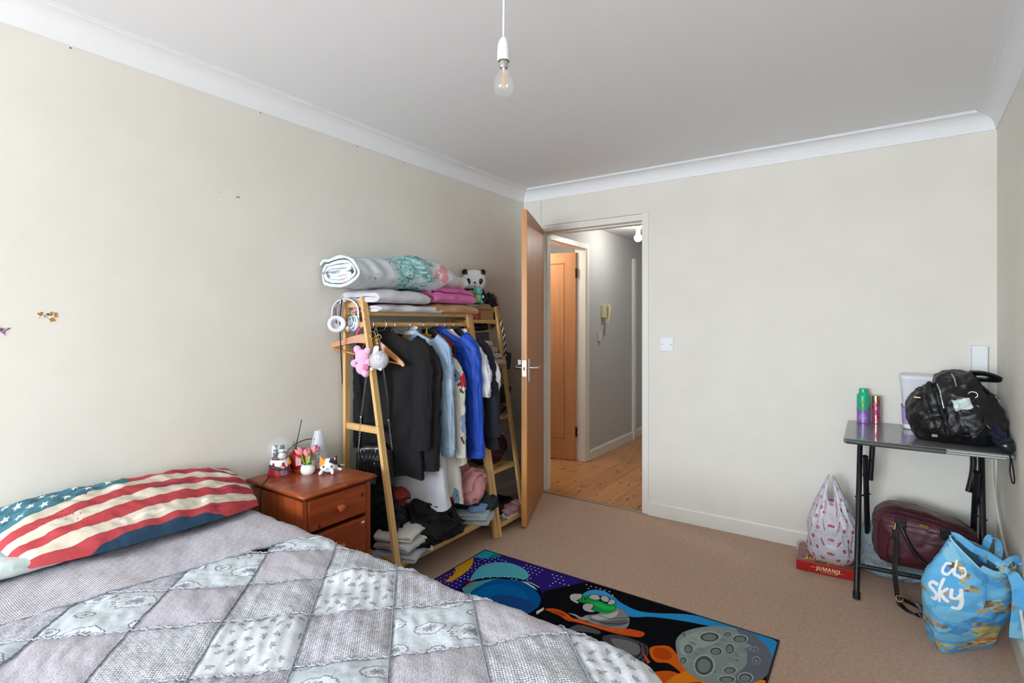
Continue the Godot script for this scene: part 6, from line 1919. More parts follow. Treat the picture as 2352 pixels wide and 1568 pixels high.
func hanger_shape(wide := 1.0) -> PackedVector2Array:
	var top := smooth(P2("0 -0.05 0.026 -0.052 0.075 -0.074 0.14 -0.109 0.19 -0.136 0.212 -0.152 0.216 -0.164"), false, 4)
	var low := smooth(P2("0.208 -0.168 0.18 -0.154 0.13 -0.133 0.075 -0.11 0.03 -0.099 0 -0.096"), false, 4)
	var o := PackedVector2Array()
	for p in top:
		o.append(Vector2(p.x * wide, p.y))
	for p in low:
		o.append(Vector2(p.x * wide, p.y))
	var half := o.duplicate()
	for k in range(half.size() - 2, 0, -1):
		o.append(Vector2(-half[k].x, half[k].y))
	return o

func hanger(label: String, z: float, turn: float, m: Material, bar := false, roll := 0.0, dx := 0.0, wide := 1.0) -> Node3D:
	var t := thing("clothes_hanger", label, "hanger", V(RAIL.x + dx, RAIL.y, z), turn, "hangers on the bamboo rail")
	t.rotation.z = roll
	put(t, "arms", MB.new().slab(hanger_shape(wide), -0.007, 0.007, 0.003), m)
	var hk := []
	for k in 12:
		var a := -0.5 + 4.0 * k / 11.0
		hk.append(V(0.0175 * cos(a), 0.0175 * sin(a), 0))
	hk.reverse()
	hk = [V(0, -0.06, 0), V(0.0, -0.035, 0), V(-0.004, -0.027, 0)] if false else hk
	hk.append(V(0.012, -0.016, 0))
	hk.append(V(0.002, -0.028, 0))
	hk.append(V(0, -0.04, 0))
	hk.append(V(0, -0.06, 0))
	put(t, "hook", MB.new().tube(hk, 0.0021, 8), M.steel, "bent chrome wire hook")
	if bar:
		put(t, "trouser_bar", MB.new().tube([V(-0.205, -0.158, 0), V(0, -0.162, 0), V(0.205, -0.158, 0)], 0.0055, 10), m)
	return t

func garment(nm: String, label: String, cat: String, z: float, turn: float, m: Material, p: Dictionary) -> Node3D:
	# a garment on its hanger: the local origin is on the rail; x runs along the shoulders, towards the room
	var t := thing(nm, label, cat, V(RAIL.x + p.get("dx", 0.0), RAIL.y, z), turn, "clothes on the bamboo rail")
	var hw: float = p.get("hw", 0.2)
	var top: float = p.get("top", -0.03)
	var len: float = p.get("len", 0.75)
	var fl: float = p.get("flare", 0.03)
	var sd: float = p.get("seed", 1.0)
	var th: float = p.get("th", 0.028)
	var lean: float = p.get("lean", 0.0)
	var sl: float = p.get("slope", 0.095)
	var sq := minf(1.0, (RAIL.x + p.get("dx", 0.0) - 0.02) / ((hw + maxf(fl, p.get("out", 0.035) + 0.07 if p.get("sleeve", 0.55) > 0.0 else 0.0) + 0.015) * cos(turn)))
	var wall := func(q: Vector3) -> Vector3: return V(q.x * sq if q.x < 0.0 else q.x, q.y, q.z)
	var width := func(d: float) -> float:
		if d < sl:
			return lerpf(0.055, hw, smoothstep(0.0, 1.0, pow(d / sl, 0.85)))
		return hw + fl * pow((d - sl) / (len - sl), 1.4) - 0.012 * sin(clampf((d - sl) / (len - sl), 0.0, 1.0) * PI)
	var b := MB.new()
	b.grid(56, 40, func(u: float, w: float):
		var d := len * pow(w, 1.25)
		var hem := 1.0 + (0.012 * sin(u * TAU * 2.0 + sd) if w > 0.97 else 0.0)
		var a := TAU * u
		var W: float = width.call(d)
		var x := W * signf(cos(a)) * pow(absf(cos(a)), 0.55)
		var grow := smoothstep(0.0, 1.0, d / len)
		var dz := (th + 0.022 * grow) * signf(sin(a)) * pow(absf(sin(a)), 0.6) * minf(1.0, 0.55 + d / sl * 0.45)
		var rip := (0.004 + 0.016 * grow) * sin(x * (26.0 + 6.0 * sin(sd)) + sd * 3.0 + d * 3.0) + (0.010 * N3(V(x * 4.0, d * 3.0, sd), 1.7) + 0.007 * N3(V(x * 11.0, d * 5.0, sd + 3.0), 1.6)) * (0.5 + grow)
		return wall.call(V(x + 0.01 * N3(V(sd, d * 5.0, 0.0), 1.0), (top - d) * hem, dz + rip + lean * grow)), true, Vector2(0.8, len))
	put(t, "body", b, m)
	if p.has("collar"):
		var c := MB.new()
		c.grid(24, 5, func(u: float, w: float):
			var a := TAU * u
			var r := 0.056 - 0.012 * sin(w * PI * 0.9)
			return V(r * cos(a) * 1.05, top - 0.012 + 0.02 * w - 0.014 * sin(a), (0.026 + 0.006 * w) * sin(a)), true)
		put(t, "collar", c, p.collar)
	var slen: float = p.get("sleeve", 0.55)
	if slen > 0.0:
		for s in [1, -1]:
			if s < 0 and p.get("one", false):
				continue
			var r0: float = p.get("r0", 0.066)
			var r1: float = p.get("r1", 0.05)
			var out: float = p.get("out", 0.035)
			var pts := smooth([V(s * (hw - 0.045), top - sl * 0.75, 0.0), V(s * (hw + 0.012), top - sl - 0.035, lean * 0.1), V(s * (hw + out), top - sl - slen * 0.45, 0.01 + lean * 0.4), V(s * (hw + out * 0.8), top - sl - slen, 0.016 + lean * 0.8)], false, 14)
			var L := pts.size() - 1
			var k := MB.new()
			k.grid(40, L, func(u: float, w: float):
				var i := roundi(w * L)
				var c: Vector3 = pts[i]
				var tg: Vector3 = (pts[mini(i + 1, L)] - pts[maxi(i - 1, 0)]).normalized()
				var sx := tg.cross(V(0, 0, 1)).normalized()
				var r := lerpf(r0, r1, w)
				var a := TAU * u
				var cr := 1.0 + 0.2 * N3(V(cos(a) * 1.6, w * 3.0, sin(a) * 1.6 + sd + s), 1.6) + 0.09 * N3(V(cos(a) * 2.4, w * 11.0, sin(a) * 2.4 + sd), 1.5) + (0.035 if slen > 0.4 else 0.0) * sin(w * 46.0 + 3.0 * cos(a) + sd) * smoothstep(0.25, 0.5, w) * smoothstep(0.8, 0.55, w)
				return wall.call(c + sx * r * cos(a) * cr + V(0, 0, 1) * r * 0.62 * sin(a) * cr), true, Vector2(0.3, slen))
			put(t, "sleeve", k, m)
			if p.has("cuff"):
				var e: Vector3 = pts[L]
				put(t, "cuff", MB.new().grid(26, 3, func(u: float, w: float):
					var a := TAU * u
					var r := r1 * (1.0 + 0.1 * sin(w * PI)) * 0.98
					return wall.call(e + V(r * cos(a), 0.012 - 0.05 * w, r * 0.62 * sin(a))), true), p.cuff)
	return t

func clothes() -> void:
	var hw := wood(C("c98648"), C("b06c34"), 0.3, 71, 0, 9.0)
	var hw2 := wood(C("d69a4e"), C("bd7f39"), 0.3, 72, 0, 9.0)
	var cotton := noise_tex(0.5, 2, Color.BLACK, Color.WHITE, 256, 63)
	var cl := func(k: Color, r := 0.9) -> StandardMaterial3D:
		return bumpy(mat(k, r, {"uv1_scale": V(6, 6, 1), "rim_enabled": k.v > 0.3, "rim": 0.15}), cotton, 0.04)
	var black: Material = cl.call(C("0c0c0f"))
	var black2: Material = cl.call(C("0a0a0c"))
	# hangers
	hanger("empty orange wooden hanger with trouser bar at the near end of rail", 1.668, 0.43, hw, true, -0.2, 0.01).rotation.x = 0.0
	hanger("pale wooden hanger in the second black jacket from the bed", 1.515, 0.3, hw2)
	hanger("chrome hooked wooden hanger holding the foremost black blazer", 1.575, 0.42, hw)
	hanger("wooden hanger in the faded denim shirt", 1.405, 0.14, hw2)
	hanger("broad golden wooden hanger above the white floral shirt", 1.30, 0.12, hw2, false, 0.0, 0.0, 0.95)
	hanger("brown wooden hanger in the bright blue jacket", 1.19, 0.1, hw)
	hanger("wooden hanger in the white and grey T-shirt", 1.125, 0.12, hw2)
	hanger("wooden hanger in the dark navy top", 1.05, 0.1, hw)
	hanger("wooden hanger in the last white top by the shelf unit", 0.985, 0.05, hw2)
	# clothes from the bed side to the shelf unit
	garment("blazer", "long black blazer nearest the bed on the rail", "jacket", 1.585, 0.42, black, {"hw": 0.2, "len": 0.735, "flare": 0.035, "seed": 1.3, "th": 0.026, "sleeve": 0.5, "out": 0.02, "r0": 0.06, "collar": black})
	garment("jacket", "second black jacket from the bed side hanging behind the blazer", "jacket", 1.505, 0.3, black2, {"hw": 0.205, "len": 0.66, "flare": 0.01, "seed": 4.1, "th": 0.024, "sleeve": 0.56, "out": 0.012, "r0": 0.062, "collar": black2, "slope": 0.11, "top": -0.07})
	# faded denim
	var im := Image.create(256, 256, false, Image.FORMAT_RGB8)
	for y in 256:
		for x in 256:
			var g := nz.get_noise_2d(x * 0.013, y * 0.013) * 0.5 + 0.5
			var g2 := nz.get_noise_2d(x * 0.4, y * 0.9)
			im.set_pixel(x, y, C("7fa1c4").lerp(C("b4cbdf"), clampf(g * 1.5 - 0.25, 0, 1)).lerp(Color.WHITE, 0.06 * g2 + 0.06))
	var denim := bumpy(mat(Color.WHITE, 0.9, {"albedo_texture": tex(im), "uv1_scale": V(1.5, 1.5, 1)}), cotton, 0.05)
	M.denim = denim
	garment("denim_shirt", "faded pale blue denim shirt beside the second black jacket", "shirt", 1.395, 0.16, denim, {"hw": 0.2, "len": 0.6, "flare": 0.0, "seed": 2.2, "th": 0.022, "sleeve": 0.53, "out": 0.02, "r0": 0.06, "r1": 0.046, "lean": -0.07, "collar": cl.call(C("dfe6ec")), "cuff": denim})
	# white shirt with red and blue flowers
	im = Image.create(512, 512, false, Image.FORMAT_RGB8)
	im.fill(C("e2ddd2"))
	for k in 17:
		var c := Vector2(rng.randf_range(20, 490), rng.randf_range(20, 490))
		var kc: Color = [C("c1172b"), C("c92036"), C("7f9fc0"), C("d77a7c"), C("8296b0")][k % 5]
		stroke(im, [c, c + Vector2(rng.randf_range(-30, 30), 44)], 4.0, C("3c3a34"))
		for j in 5:
			fill(im, blob(c + Vector2(cos(j * 1.26), sin(j * 1.26)) * 17.0, Vector2(15, 13), k + j, 0.3, 14), kc)
		fill(im, oval(c, Vector2(6, 6), 0.0, 10), C("6a4a3a"))
		for j in 2:
			fill(im, oval(c + Vector2(-20 + 40 * j, 40), Vector2(15, 6), 0.6 - j, 12), C("57503c"))
	var floral := bumpy(mat(Color.WHITE, 0.9, {"albedo_texture": tex(im), "uv1_scale": V(1.6, 1.6, 1)}), cotton, 0.04)
	garment("floral_shirt", "cream shirt printed with red and blue flowers beside the denim shirt", "shirt", 1.285, 0.12, floral, {"hw": 0.205, "top": -0.09, "len": 0.68, "seed": 5.7, "th": 0.022, "sleeve": 0.47, "out": 0.015, "slope": 0.16, "r0": 0.05, "r1": 0.042, "lean": -0.06})
	garment("red_print_blouse", "black top with a deep red print seen above the floral shirt", "top", 1.245, 0.1, bumpy(mat(Color.WHITE, 0.9, {"albedo_texture": red_print(), "uv1_scale": V(3.0, 2.2, 1)}), cotton, 0.03), {"hw": 0.18, "top": -0.026, "len": 0.55, "seed": 8.0, "th": 0.018, "sleeve": 0.0, "slope": 0.1})
	var blue: Material = cl.call(C("1448b8"), 0.55)
	garment("blue_jacket", "bright royal blue jacket hanging in the middle of the rail", "jacket", 1.17, 0.1, blue, {"hw": 0.205, "len": 0.62, "flare": -0.01, "seed": 3.3, "th": 0.026, "sleeve": 0.59, "out": 0.02, "r0": 0.068, "r1": 0.056, "lean": -0.10, "collar": blue, "cuff": blue})
	garment("white_shirt", "white and pale grey T-shirt between blue jacket and navy top", "T-shirt", 1.105, 0.12, cl.call(C("dfdfe6")), {"hw": 0.185, "top": -0.026, "len": 0.62, "seed": 6.6, "th": 0.02, "sleeve": 0.25, "out": 0.05, "r0": 0.066, "r1": 0.066, "lean": -0.05, "slope": 0.13})
	garment("navy_blouse", "dark navy long top next to the last white top", "top", 1.03, 0.1, cl.call(C("22232f")), {"hw": 0.19, "top": -0.024, "len": 0.70, "flare": 0.08, "seed": 7.7, "th": 0.03, "sleeve": 0.5, "out": 0.045, "r0": 0.066, "r1": 0.06, "lean": -0.09, "slope": 0.13})
	garment("white_blouse", "white short sleeved top at the far end of the rail", "top", 0.985, 0.06, cl.call(C("e6e6ea")), {"hw": 0.165, "top": -0.026, "len": 0.5, "seed": 9.4, "th": 0.02, "sleeve": 0.22, "out": 0.07, "r0": 0.055, "r1": 0.062, "lean": -0.03, "slope": 0.16})
	# long white dress and shirt tails below the jackets
	var dress := bumpy(mat(Color.WHITE, 0.9, {"albedo_texture": floral.albedo_texture, "uv1_scale": V(1.9, 1.5, 1)}), cotton, 0.03)
	garment("floral_dress", "long white dress with red and blue flowers showing below the denim shirt", "dress", 1.235, 0.2, dress, {"hw": 0.16, "top": -0.12, "len": 0.86, "flare": 0.07, "seed": 2.9, "th": 0.02, "sleeve": 0.0, "lean": 0.03})
	garment("white_tunic", "plain white tunic hem showing below the black blazer", "top", 1.40, 0.34, cl.call(C("dcdce2")), {"hw": 0.17, "top": -0.1, "len": 0.86, "flare": 0.085, "seed": 6.1, "th": 0.035, "sleeve": 0.0})
	# soft heaps on the bottom shelf
	heap("clothes_heap", "tumbled heap of black clothes on the rack's bottom shelf", "clothes", [[V(0.25, 0.22, 1.42), V(0.15, 0.075, 0.22)], [V(0.27, 0.285, 1.34), V(0.12, 0.065, 0.17)], [V(0.36, 0.2, 1.34), V(0.08, 0.06, 0.15)], [V(0.2, 0.31, 1.57), V(0.1, 0.10, 0.08)], [V(0.38, 0.185, 1.45), V(0.06, 0.045, 0.1)]], black2, 0.022, V(0.06, 0.1455, 1.06), V(0.49, 0.5, 1.69), 0.0095)
	heap("dark_trousers", "black trousers bunched behind the front post at the bed end", "trousers", [[V(0.21, 0.36, 1.63), V(0.12, 0.14, 0.045)], [V(0.2, 0.25, 1.62), V(0.12, 0.1, 0.05)]], black, 0.012, V(0.06, 0.1455, 1.56), V(0.38, 0.53, 1.69), 0.0095)
	heap("red_jumper", "dark red jumper poking out over the black heap", "jumper", [[V(0.25, 0.425, 1.6), V(0.08, 0.03, 0.055)], [V(0.29, 0.405, 1.57), V(0.04, 0.035, 0.03)]], cl.call(C("701712")), 0.012, V(0.13, 0.34, 1.5), V(0.38, 0.49, 1.68), 0.008)
	heap("pink_hoodie", "dusty pink hoodie crumpled beside the floral dress", "hoodie", [[V(0.27, 0.36, 1.03), V(0.11, 0.075, 0.11)], [V(0.33, 0.30, 1.09), V(0.075, 0.055, 0.075)], [V(0.27, 0.43, 1.07), V(0.06, 0.045, 0.05)]], cl.call(C("c98a8b")), 0.016, V(0.12, 0.22, 0.9), V(0.43, 0.5, 1.2), 0.008)
	heap("green_jumper", "dark green jumper under the pink hoodie", "jumper", [[V(0.28, 0.235, 0.99), V(0.13, 0.055, 0.11)], [V(0.36, 0.22, 0.98), V(0.06, 0.045, 0.08)]], cl.call(C("1f3233")), 0.014, V(0.1, 0.165, 0.87), V(0.44, 0.31, 1.13), 0.008)
	fold("folded_jeans", "folded pale washed jeans at the end of the rack's bottom shelf", "jeans", V(0.31, 0.145, 1.0), 0.5, 0.2, 0.26, 3, 0.024, bumpy(mat(C("b3c1c3"), 0.9), cotton, 0.05), 3.0)
	fold("blue_jeans", "small fold of mid blue jeans between dark green jumper and pale jeans", "jeans", V(0.37, 0.216, 1.05), 0.5, 0.09, 0.1, 2, 0.014, mat(C("7d9cc4"), 0.9), 7.0)
	var greys: Material = cl.call(C("cfcdcb"))
	fold("folded_shirt", "folded off-white top lowest of the small pile behind the bed post", "folded clothes", V(0.32, 0.145, 1.6), 0.35, 0.22, 0.17, 2, 0.02, cl.call(C("b7bbc0")), 1.0, "folded tops at the bed end of the rack")
	fold("folded_shirt", "folded light grey top in the middle of the small pile", "folded clothes", V(0.325, 0.19, 1.605), 0.2, 0.2, 0.16, 2, 0.022, greys, 4.0, "folded tops at the bed end of the rack")
	fold("folded_shirt", "folded cream top on the small pile behind the bed post", "folded clothes", V(0.31, 0.236, 1.6), 0.42, 0.19, 0.17, 2, 0.02, cl.call(C("dcd6cf")), 9.0, "folded tops at the bed end of the rack")
	fold("folded_sleeve", "loose pale grey sleeve lying at the front of the bottom shelf", "folded clothes", V(0.37, 0.146, 1.5), 0.75, 0.11, 0.07, 2, 0.013, cl.call(C("c5c8ce")), 5.0)
	# on the top shelf
	fold("white_blanket", "folded white blanket lowest on the rack's top shelf", "blanket", V(0.115, 1.338, 1.44), 0.0, 0.24, 0.46, 2, 0.021, cl.call(C("dcd9db")), 2.0)
	fold("grey_duvet", "pale grey duvet folded under the big floral duvet", "duvet", V(0.115, 1.384, 1.51), 0.0, 0.28, 0.36, 2, 0.036, cl.call(C("d5d1d6")), 6.0)
	fold("fleece", "folded tan fleece blanket at the right end of the top shelf", "blanket", V(0.115, 1.338, 1.07), 0.0, 0.24, 0.38, 2, 0.029, bumpy(mat(C("c99a6e"), 1.0, {"rim_enabled": true, "rim": 0.5, "uv1_scale": V(4, 4, 1)}), noise_tex(0.25, 3, Color.BLACK, Color.WHITE, 256, 67), 0.3), 8.0)
	fold("pink_towel", "bright pink towel folded on the tan fleece", "towel", V(0.118, 1.397, 1.1), 0.06, 0.235, 0.37, 3, 0.034, bumpy(mat(C("e277b4"), 1.0, {"rim_enabled": true, "rim": 0.4, "uv1_scale": V(5, 5, 1)}), noise_tex(0.3, 3, Color.BLACK, Color.WHITE, 256, 68), 0.2), 11.0)
	# the big duvet: white lining at the rolled end, teal leaves, then pink flowers
	im = Image.create(768, 512, false, Image.FORMAT_RGB8)
	im.fill(C("d0d6db"))
	# y runs along the duvet: the bed end is at the bottom of the picture
	fill(im, smooth(P2("0 300 120 330 260 300 400 335 560 300 768 330 768 0 0 0")), C("d3d7dc"))
	fill(im, smooth(P2("0 345 120 360 260 335 400 365 560 330 768 350 768 190 0 190")), C("cfe0e1"))
	for k in 210:
		var c := Vector2(rng.randf_range(0, 768), rng.randf_range(195, 345))
		for j in 5:
			var a := rng.randf_range(0, TAU)
			fill(im, oval(c + Vector2.RIGHT.rotated(a) * 16.0, Vector2(18, 5), a, 10), [C("7fb5b5"), C("9ccac9"), C("5f9c9f"), C("b8dcda")][(k + j) % 4])
	for k in 80:
		var c := Vector2(rng.randf_range(0, 768), rng.randf_range(0, 210))
		fill(im, blob(c, Vector2(26, 16), k, 0.6, 20), [C("e0a0a8"), C("e6b4bb"), C("d98f98"), C("e8d5d8"), C("cfd3d8")][k % 5])
	for k in 26:
		fill(im, blob(Vector2(rng.randf_range(0, 768), rng.randf_range(340, 500)), Vector2(5, 3), k, 0.5, 8), C("c9a3a6") if k % 3 else C("6d6f78"))
	var path := smooth(P2("0.08 0.066 0.14 0.065 0.20 0.064 0.222 0.072 0.2 0.081 0.14 0.081 0.09 0.082 0.07 0.09 0.09 0.098 0.2 0.097 0.225 0.105 0.2 0.114 0.09 0.115 0.055 0.105 0.04 0.085 0.05 0.06 0.08 0.05 0.14 0.048 0.2 0.047 0.25 0.07 0.25 0.1 0.21 0.13 0.1 0.133 0.04 0.12 0.02 0.085 0.03 0.045 0.08 0.03 0.2 0.028 0.275 0.06 0.28 0.1 0.22 0.15 0.1 0.155 0.03 0.15 0.0 0.13"), false, 3)
	var dv := MB.new().ribbon(path, 0.0155, 0.84, func(p, z01: float):
		# z01 0 is the far end
		var k := lerpf(0.62, 1.0, smoothstep(0.0, 0.6, z01)) * (1.0 - 0.18 * pow(1.0 - z01, 6.0))
		var s := sin(z01 * 23.0 + p.x * 14.0) * 0.006 + 0.016 * N3(V(p.x * 5.0, p.y * 5.0, p.z * 6.0), 1.3) + 0.008 * N3(V(p.x * 9.0, p.y * 9.0, p.z * 14.0), 1.5)
		var q := V(p.x * lerpf(0.86, 1.0, z01), p.y * k, p.z)
		q += V(0.6, 0.5, 0).normalized() * s
		q.y += 0.05 * sin(clampf((z01 - 0.1) / 0.6, 0.0, 1.0) * PI) * (p.y / 0.16) + 0.04 * smoothstep(0.5, 0.2, z01) - 0.045 * exp(-pow((z01 - 0.3) / 0.12, 2)) * (1.0 - p.y / 0.16) * smoothstep(0.1, 0.28, p.x)
		return q, 40)
	dv.remap(0, func(_u: Vector2, p: Vector3): return Vector2(atan2(p.y - 0.09, p.x - 0.14) / TAU + 0.5, clampf(p.z / 0.84 + 0.5, 0.0, 1.0)))
	solo("floral_duvet", "big rolled duvet with teal leaf and pink flower print on the rack", "duvet", dv, bumpy(mat(Color.WHITE, 0.75, {"albedo_texture": tex(im)}), noise_tex(0.02, 4, Color.BLACK, Color.WHITE, 256, 69), 0.5), V(0.01, 1.437, 1.415))

func red_print() -> ImageTexture:
	var im := Image.create(256, 256, false, Image.FORMAT_RGB8)
	im.fill(C("1d1a1d"))
	for k in 16:
		fill(im, blob(Vector2(rng.randf_range(20, 236), rng.randf_range(20, 236)), Vector2(30, 24), k, 0.8, 24), C("8f1420") if k % 3 else C("b01c28"))
	return tex(im)

func heap(nm: String, label: String, cat: String, parts: Array, k: Material, rough: float, lo: Vector3, hi: Vector3, h := 0.011) -> MeshInstance3D:
	# a soft heap: rounded lumps with folds running round them
	var sd := func(p: Vector3) -> float:
		var d := 9.0
		for q in parts:
			d = smin(d, ell(p, q[0], q[1]), 0.03)
		var wv := N3(p, 4.0)
		d += rough * (0.5 * sin(p.y * 95.0 + wv * 13.0 + (p.x - p.z) * 22.0) + 1.1 * wv + 0.5 * N3(V(p.x, p.y * 2.0, p.z), 12.0))
		return maxf(d * 0.8, lo.y + 0.002 - p.y)
	return solo(nm, label, cat, MB.new().nets(sd, lo, hi, h), k)

func fold(nm: String, label: String, cat: String, at: Vector3, turn: float, w: float, l: float, layers: int, t: float, m: Material, sd: float, grp := "") -> MeshInstance3D:
	# a cloth folded back and forth
	var path := []
	for k in layers:
		var y := t * (k + 0.5)
		var e := w / 2 - t / 2
		for j in 9:
			var x := lerpf(-e, e, j / 8.0)
			path.append(Vector2(x if k % 2 == 0 else -x, y))
		if k < layers - 1:
			for j in range(1, 6):
				var a := PI * j / 6.0
				path.append(Vector2((e + t / 2 * sin(a)) * (1 if k % 2 == 0 else -1), y + t / 2 - t / 2 * cos(a)))
	var b := MB.new().ribbon(path, t * 0.9, l, func(p: Vector3, z01: float):
		var s := N3(V(p.x * 7.0, p.y * 14.0 + sd, p.z * 7.0), 1.0)
		var s2 := N3(V(p.x * 20.0 + sd, p.y * 20.0, p.z * 16.0), 1.0)
		var up := clampf(p.y / t, 0.0, 1.0)
		var q: Vector3 = p + V(0.016 * N3(V(p.z * 6.0, p.y * 24.0, sd), 1.0), (s * 0.35 + s2 * 0.12) * t * up, 0.022 * N3(V(p.y * 30.0, sd, p.x * 5.0), 1.0))
		q.y = maxf(q.y, 0.0)
		q.y *= 1.0 - 0.22 * pow(absf(2.0 * z01 - 1.0), 6.0) - 0.12 * pow(absf(p.x / w * 2.0), 3.0)
		return q, 24)
	return solo(nm, label, cat, b, m, at, turn, grp)

func fuzz(parent: Node, nm: String, roots: Array, len: float, w: float, m: Material, droop := 0.3) -> void:
	# short hairs standing on a surface: [point, normal] each
	var b := MB.new()
	for q in roots:
		var nn: Vector3 = q[1]
		var s := nn.cross(V(rng.randf_range(-1, 1), rng.randf_range(-1, 1), rng.randf_range(-1, 1))).normalized() * w
		var tip: Vector3 = q[0] + (nn + s.normalized() * rng.randf_range(-0.5, 0.5) + V(0, -droop, 0)).normalized() * len * rng.randf_range(0.6, 1.2)
		var gn: Vector3 = (tip - q[0]).cross(s).normalized()
		b._put(PackedVector3Array([q[0] - s, q[0] + s, tip]), PackedVector3Array([gn, gn, gn]), PackedVector2Array([Vector2.ZERO, Vector2.ZERO, Vector2.ZERO]), PackedInt32Array([0, 1, 2]), 1)
	put(parent, nm, b, m).set_meta("kind", "stuff")

func on_rack() -> void:
	var gold := mat(C("c9a35a"), 0.25, {"metallic": 0.95})
	# headphones hung over the peg, facing the room
	var h := thing("headphones", "white headphones with a printed blue ear cup hung on rack's peg", "headphones", V(0.091, 1.335, 1.744), 0.602)
	var wh := mat(C("e9e9ef"), 0.35)
	var band := []
	for k in 17:
		var a := PI * k / 16.0
		band.append(V(0.063 * cos(a) * (1.0 + 0.06 * sin(a)), 0.066 * sin(a), 0.0))
	band.push_front(V(0.064, -0.03, 0.0))
	band.append(V(-0.066, -0.03, 0.0))
	put(h, "headband", MB.new().strap(band, V(0, 0, 1), 0.032, 0.008), wh)
	var pad := []
	for k in 9:
		var a := PI * (0.5 + 0.05 * k)
		pad.append(V(0.059 * cos(a), 0.061 * sin(a), 0.0))
	put(h, "headband_pad", MB.new().tube(pad, [0.005, 0.011, 0.012, 0.012, 0.012, 0.012, 0.012, 0.011, 0.005], 10), mat(C("dcdce6"), 0.7))
	var dots := MB.new()
	for k in 12:
		var a := PI * (0.3 + 0.035 * k)
		dots.box(V(0.069 * cos(a), 0.0715 * sin(a), 0.004 * sin(k * 2.0)), V(0.004, 0.002, 0.005), 0.0005)
	put(h, "headband_print", dots, mat(C("23242a"), 0.5)).set_meta("kind", "stuff")
	var im := Image.create(128, 128, false, Image.FORMAT_RGB8)
	im.fill(C("d9e2ea"))
	for k in 46:
		fill(im, blob(Vector2(rng.randf_range(0, 128), rng.randf_range(0, 128)), Vector2(12, 6), k, 0.8, 10), [C("2b4f9a"), C("20304f"), C("4aa3d8"), C("b8c8d6"), C("7f8f4a"), C("16181f")][k % 6])
	var graffiti := mat(Color.WHITE, 0.25, {"albedo_texture": tex(im)})
	# left cup shows its cushion, right cup its printed shell
	var lc := put(h, "ear_cup", MB.new().at(V(-0.04, -0.058, 0.02), V(PI / 2 - 0.15, 0, -0.35)).lathe([Vector2(0, -0.03), Vector2(0.026, -0.029), Vector2(0.037, -0.02), Vector2(0.039, -0.006), Vector2(0.036, 0.0), Vector2(0, 0.0)], 32), wh)
	put(lc, "cushion", MB.new().at(V(-0.04, -0.058, 0.02), V(PI / 2 - 0.15, 0, -0.35)).lathe([Vector2(0.039, 0.0), Vector2(0.044, 0.008), Vector2(0.039, 0.019), Vector2(0.029, 0.019), Vector2(0.019, 0.008), Vector2(0.017, 0.0)], 32), mat(C("e2e0ea"), 0.6))
	put(lc, "mesh_disc", MB.new().at(V(-0.04, -0.058, 0.02), V(PI / 2 - 0.15, 0, -0.35)).lathe([Vector2(0.018, 0.003), Vector2(0.0, 0.004)], 24), mat(C("b9b6bd"), 0.9))
	var rc := put(h, "ear_cup", MB.new().at(V(0.04, -0.052, 0.0), V(PI / 2 - 0.1, 0.0, 0.75)).lathe([Vector2(0.033, -0.014), Vector2(0.039, -0.006), Vector2(0.041, 0.006), Vector2(0.038, 0.009)], 32), wh)
	put(rc, "printed_shell", MB.new().at(V(0.04, -0.052, 0.0), V(PI / 2 - 0.1, 0.0, 0.75)).lathe([Vector2(0.038, 0.009), Vector2(0.034, 0.018), Vector2(0.022, 0.024), Vector2(0.0, 0.025)], 32), graffiti, "ear cup shell with blue graffiti print")
	put(rc, "badge", MB.new().at(V(0.04, -0.052, 0.0), V(PI / 2 - 0.1, 0.0, 0.75)).lathe([Vector2(0.017, 0.0225), Vector2(0.017, 0.027), Vector2(0.0, 0.028)], 24), mat(C("b9bcc4"), 0.25, {"metallic": 0.5}))
	# lanyard with its zip pull
	var ly := thing("lanyard", "long black cord with gold pull hanging from the rack's peg", "lanyard")
	put(ly, "cord", MB.new().tube([V(0.085, 1.404, 1.765), V(0.082, 1.30, 1.775), V(0.07, 1.15, 1.76), V(0.062, 1.0, 1.745), V(0.06, 0.97, 1.744)], 0.0028, 6), mat(C("1b1818"), 0.7))
	put(ly, "cord_end", MB.new().tube([V(0.075, 1.404, 1.765), V(0.07, 1.36, 1.79), V(0.073, 1.28, 1.79)], 0.0022, 6), mat(C("4a2f24"), 0.7))
	put(ly, "pull", MB.new().box(V(0.06, 0.965, 1.745), V(0.008, 0.035, 0.004), 0.0015), gold, "small gold pull")
	var pc := thing("bead_charm", "pale glass bead charm hanging beside the headphones", "charm", V(0.105, 1.255, 1.742))
	put(pc, "bead", MB.new().ball(Vector3.ZERO, V(0.015, 0.016, 0.015)), mat(C("c9a48c"), 0.15))
	put(pc, "inner_bead", MB.new().ball(V(0.009, 0.005, 0.01), V(0.008, 0.008, 0.008)), mat(C("ece6e0"), 0.15, {"clearcoat_enabled": true}))
	put(pc, "thread", MB.new().tube([V(0, 0.015, 0), V(-0.012, 0.147, -0.004)], 0.001, 5), mat(C("8d7a68"), 0.8))
	solo("pouch", "small pink and white pouch hanging behind the headphones", "pouch", MB.new().nets(func(p: Vector3): return rbox(p, Vector3.ZERO, V(0.018, 0.034, 0.036), 0.014) + 0.006 * N3(p, 30.0), V(-0.03, -0.045, -0.045), V(0.03, 0.045, 0.045), 0.006), bumpy(mat(C("e4a6c0"), 0.9), noise_tex(0.2, 2, Color.BLACK, Color.WHITE, 128, 81), 0.05), V(0.085, 1.33, 1.655))
	# trinkets on the front post
	var tk := thing("key_charms", "bunch of small coloured metal charms on the front post", "charm", V(0.135, 1.345, 1.69))
	var cols := ["c23a2a", "d8b04a", "3a4a6a", "cfd2d6", "2c2a2c", "6a8f4a"]
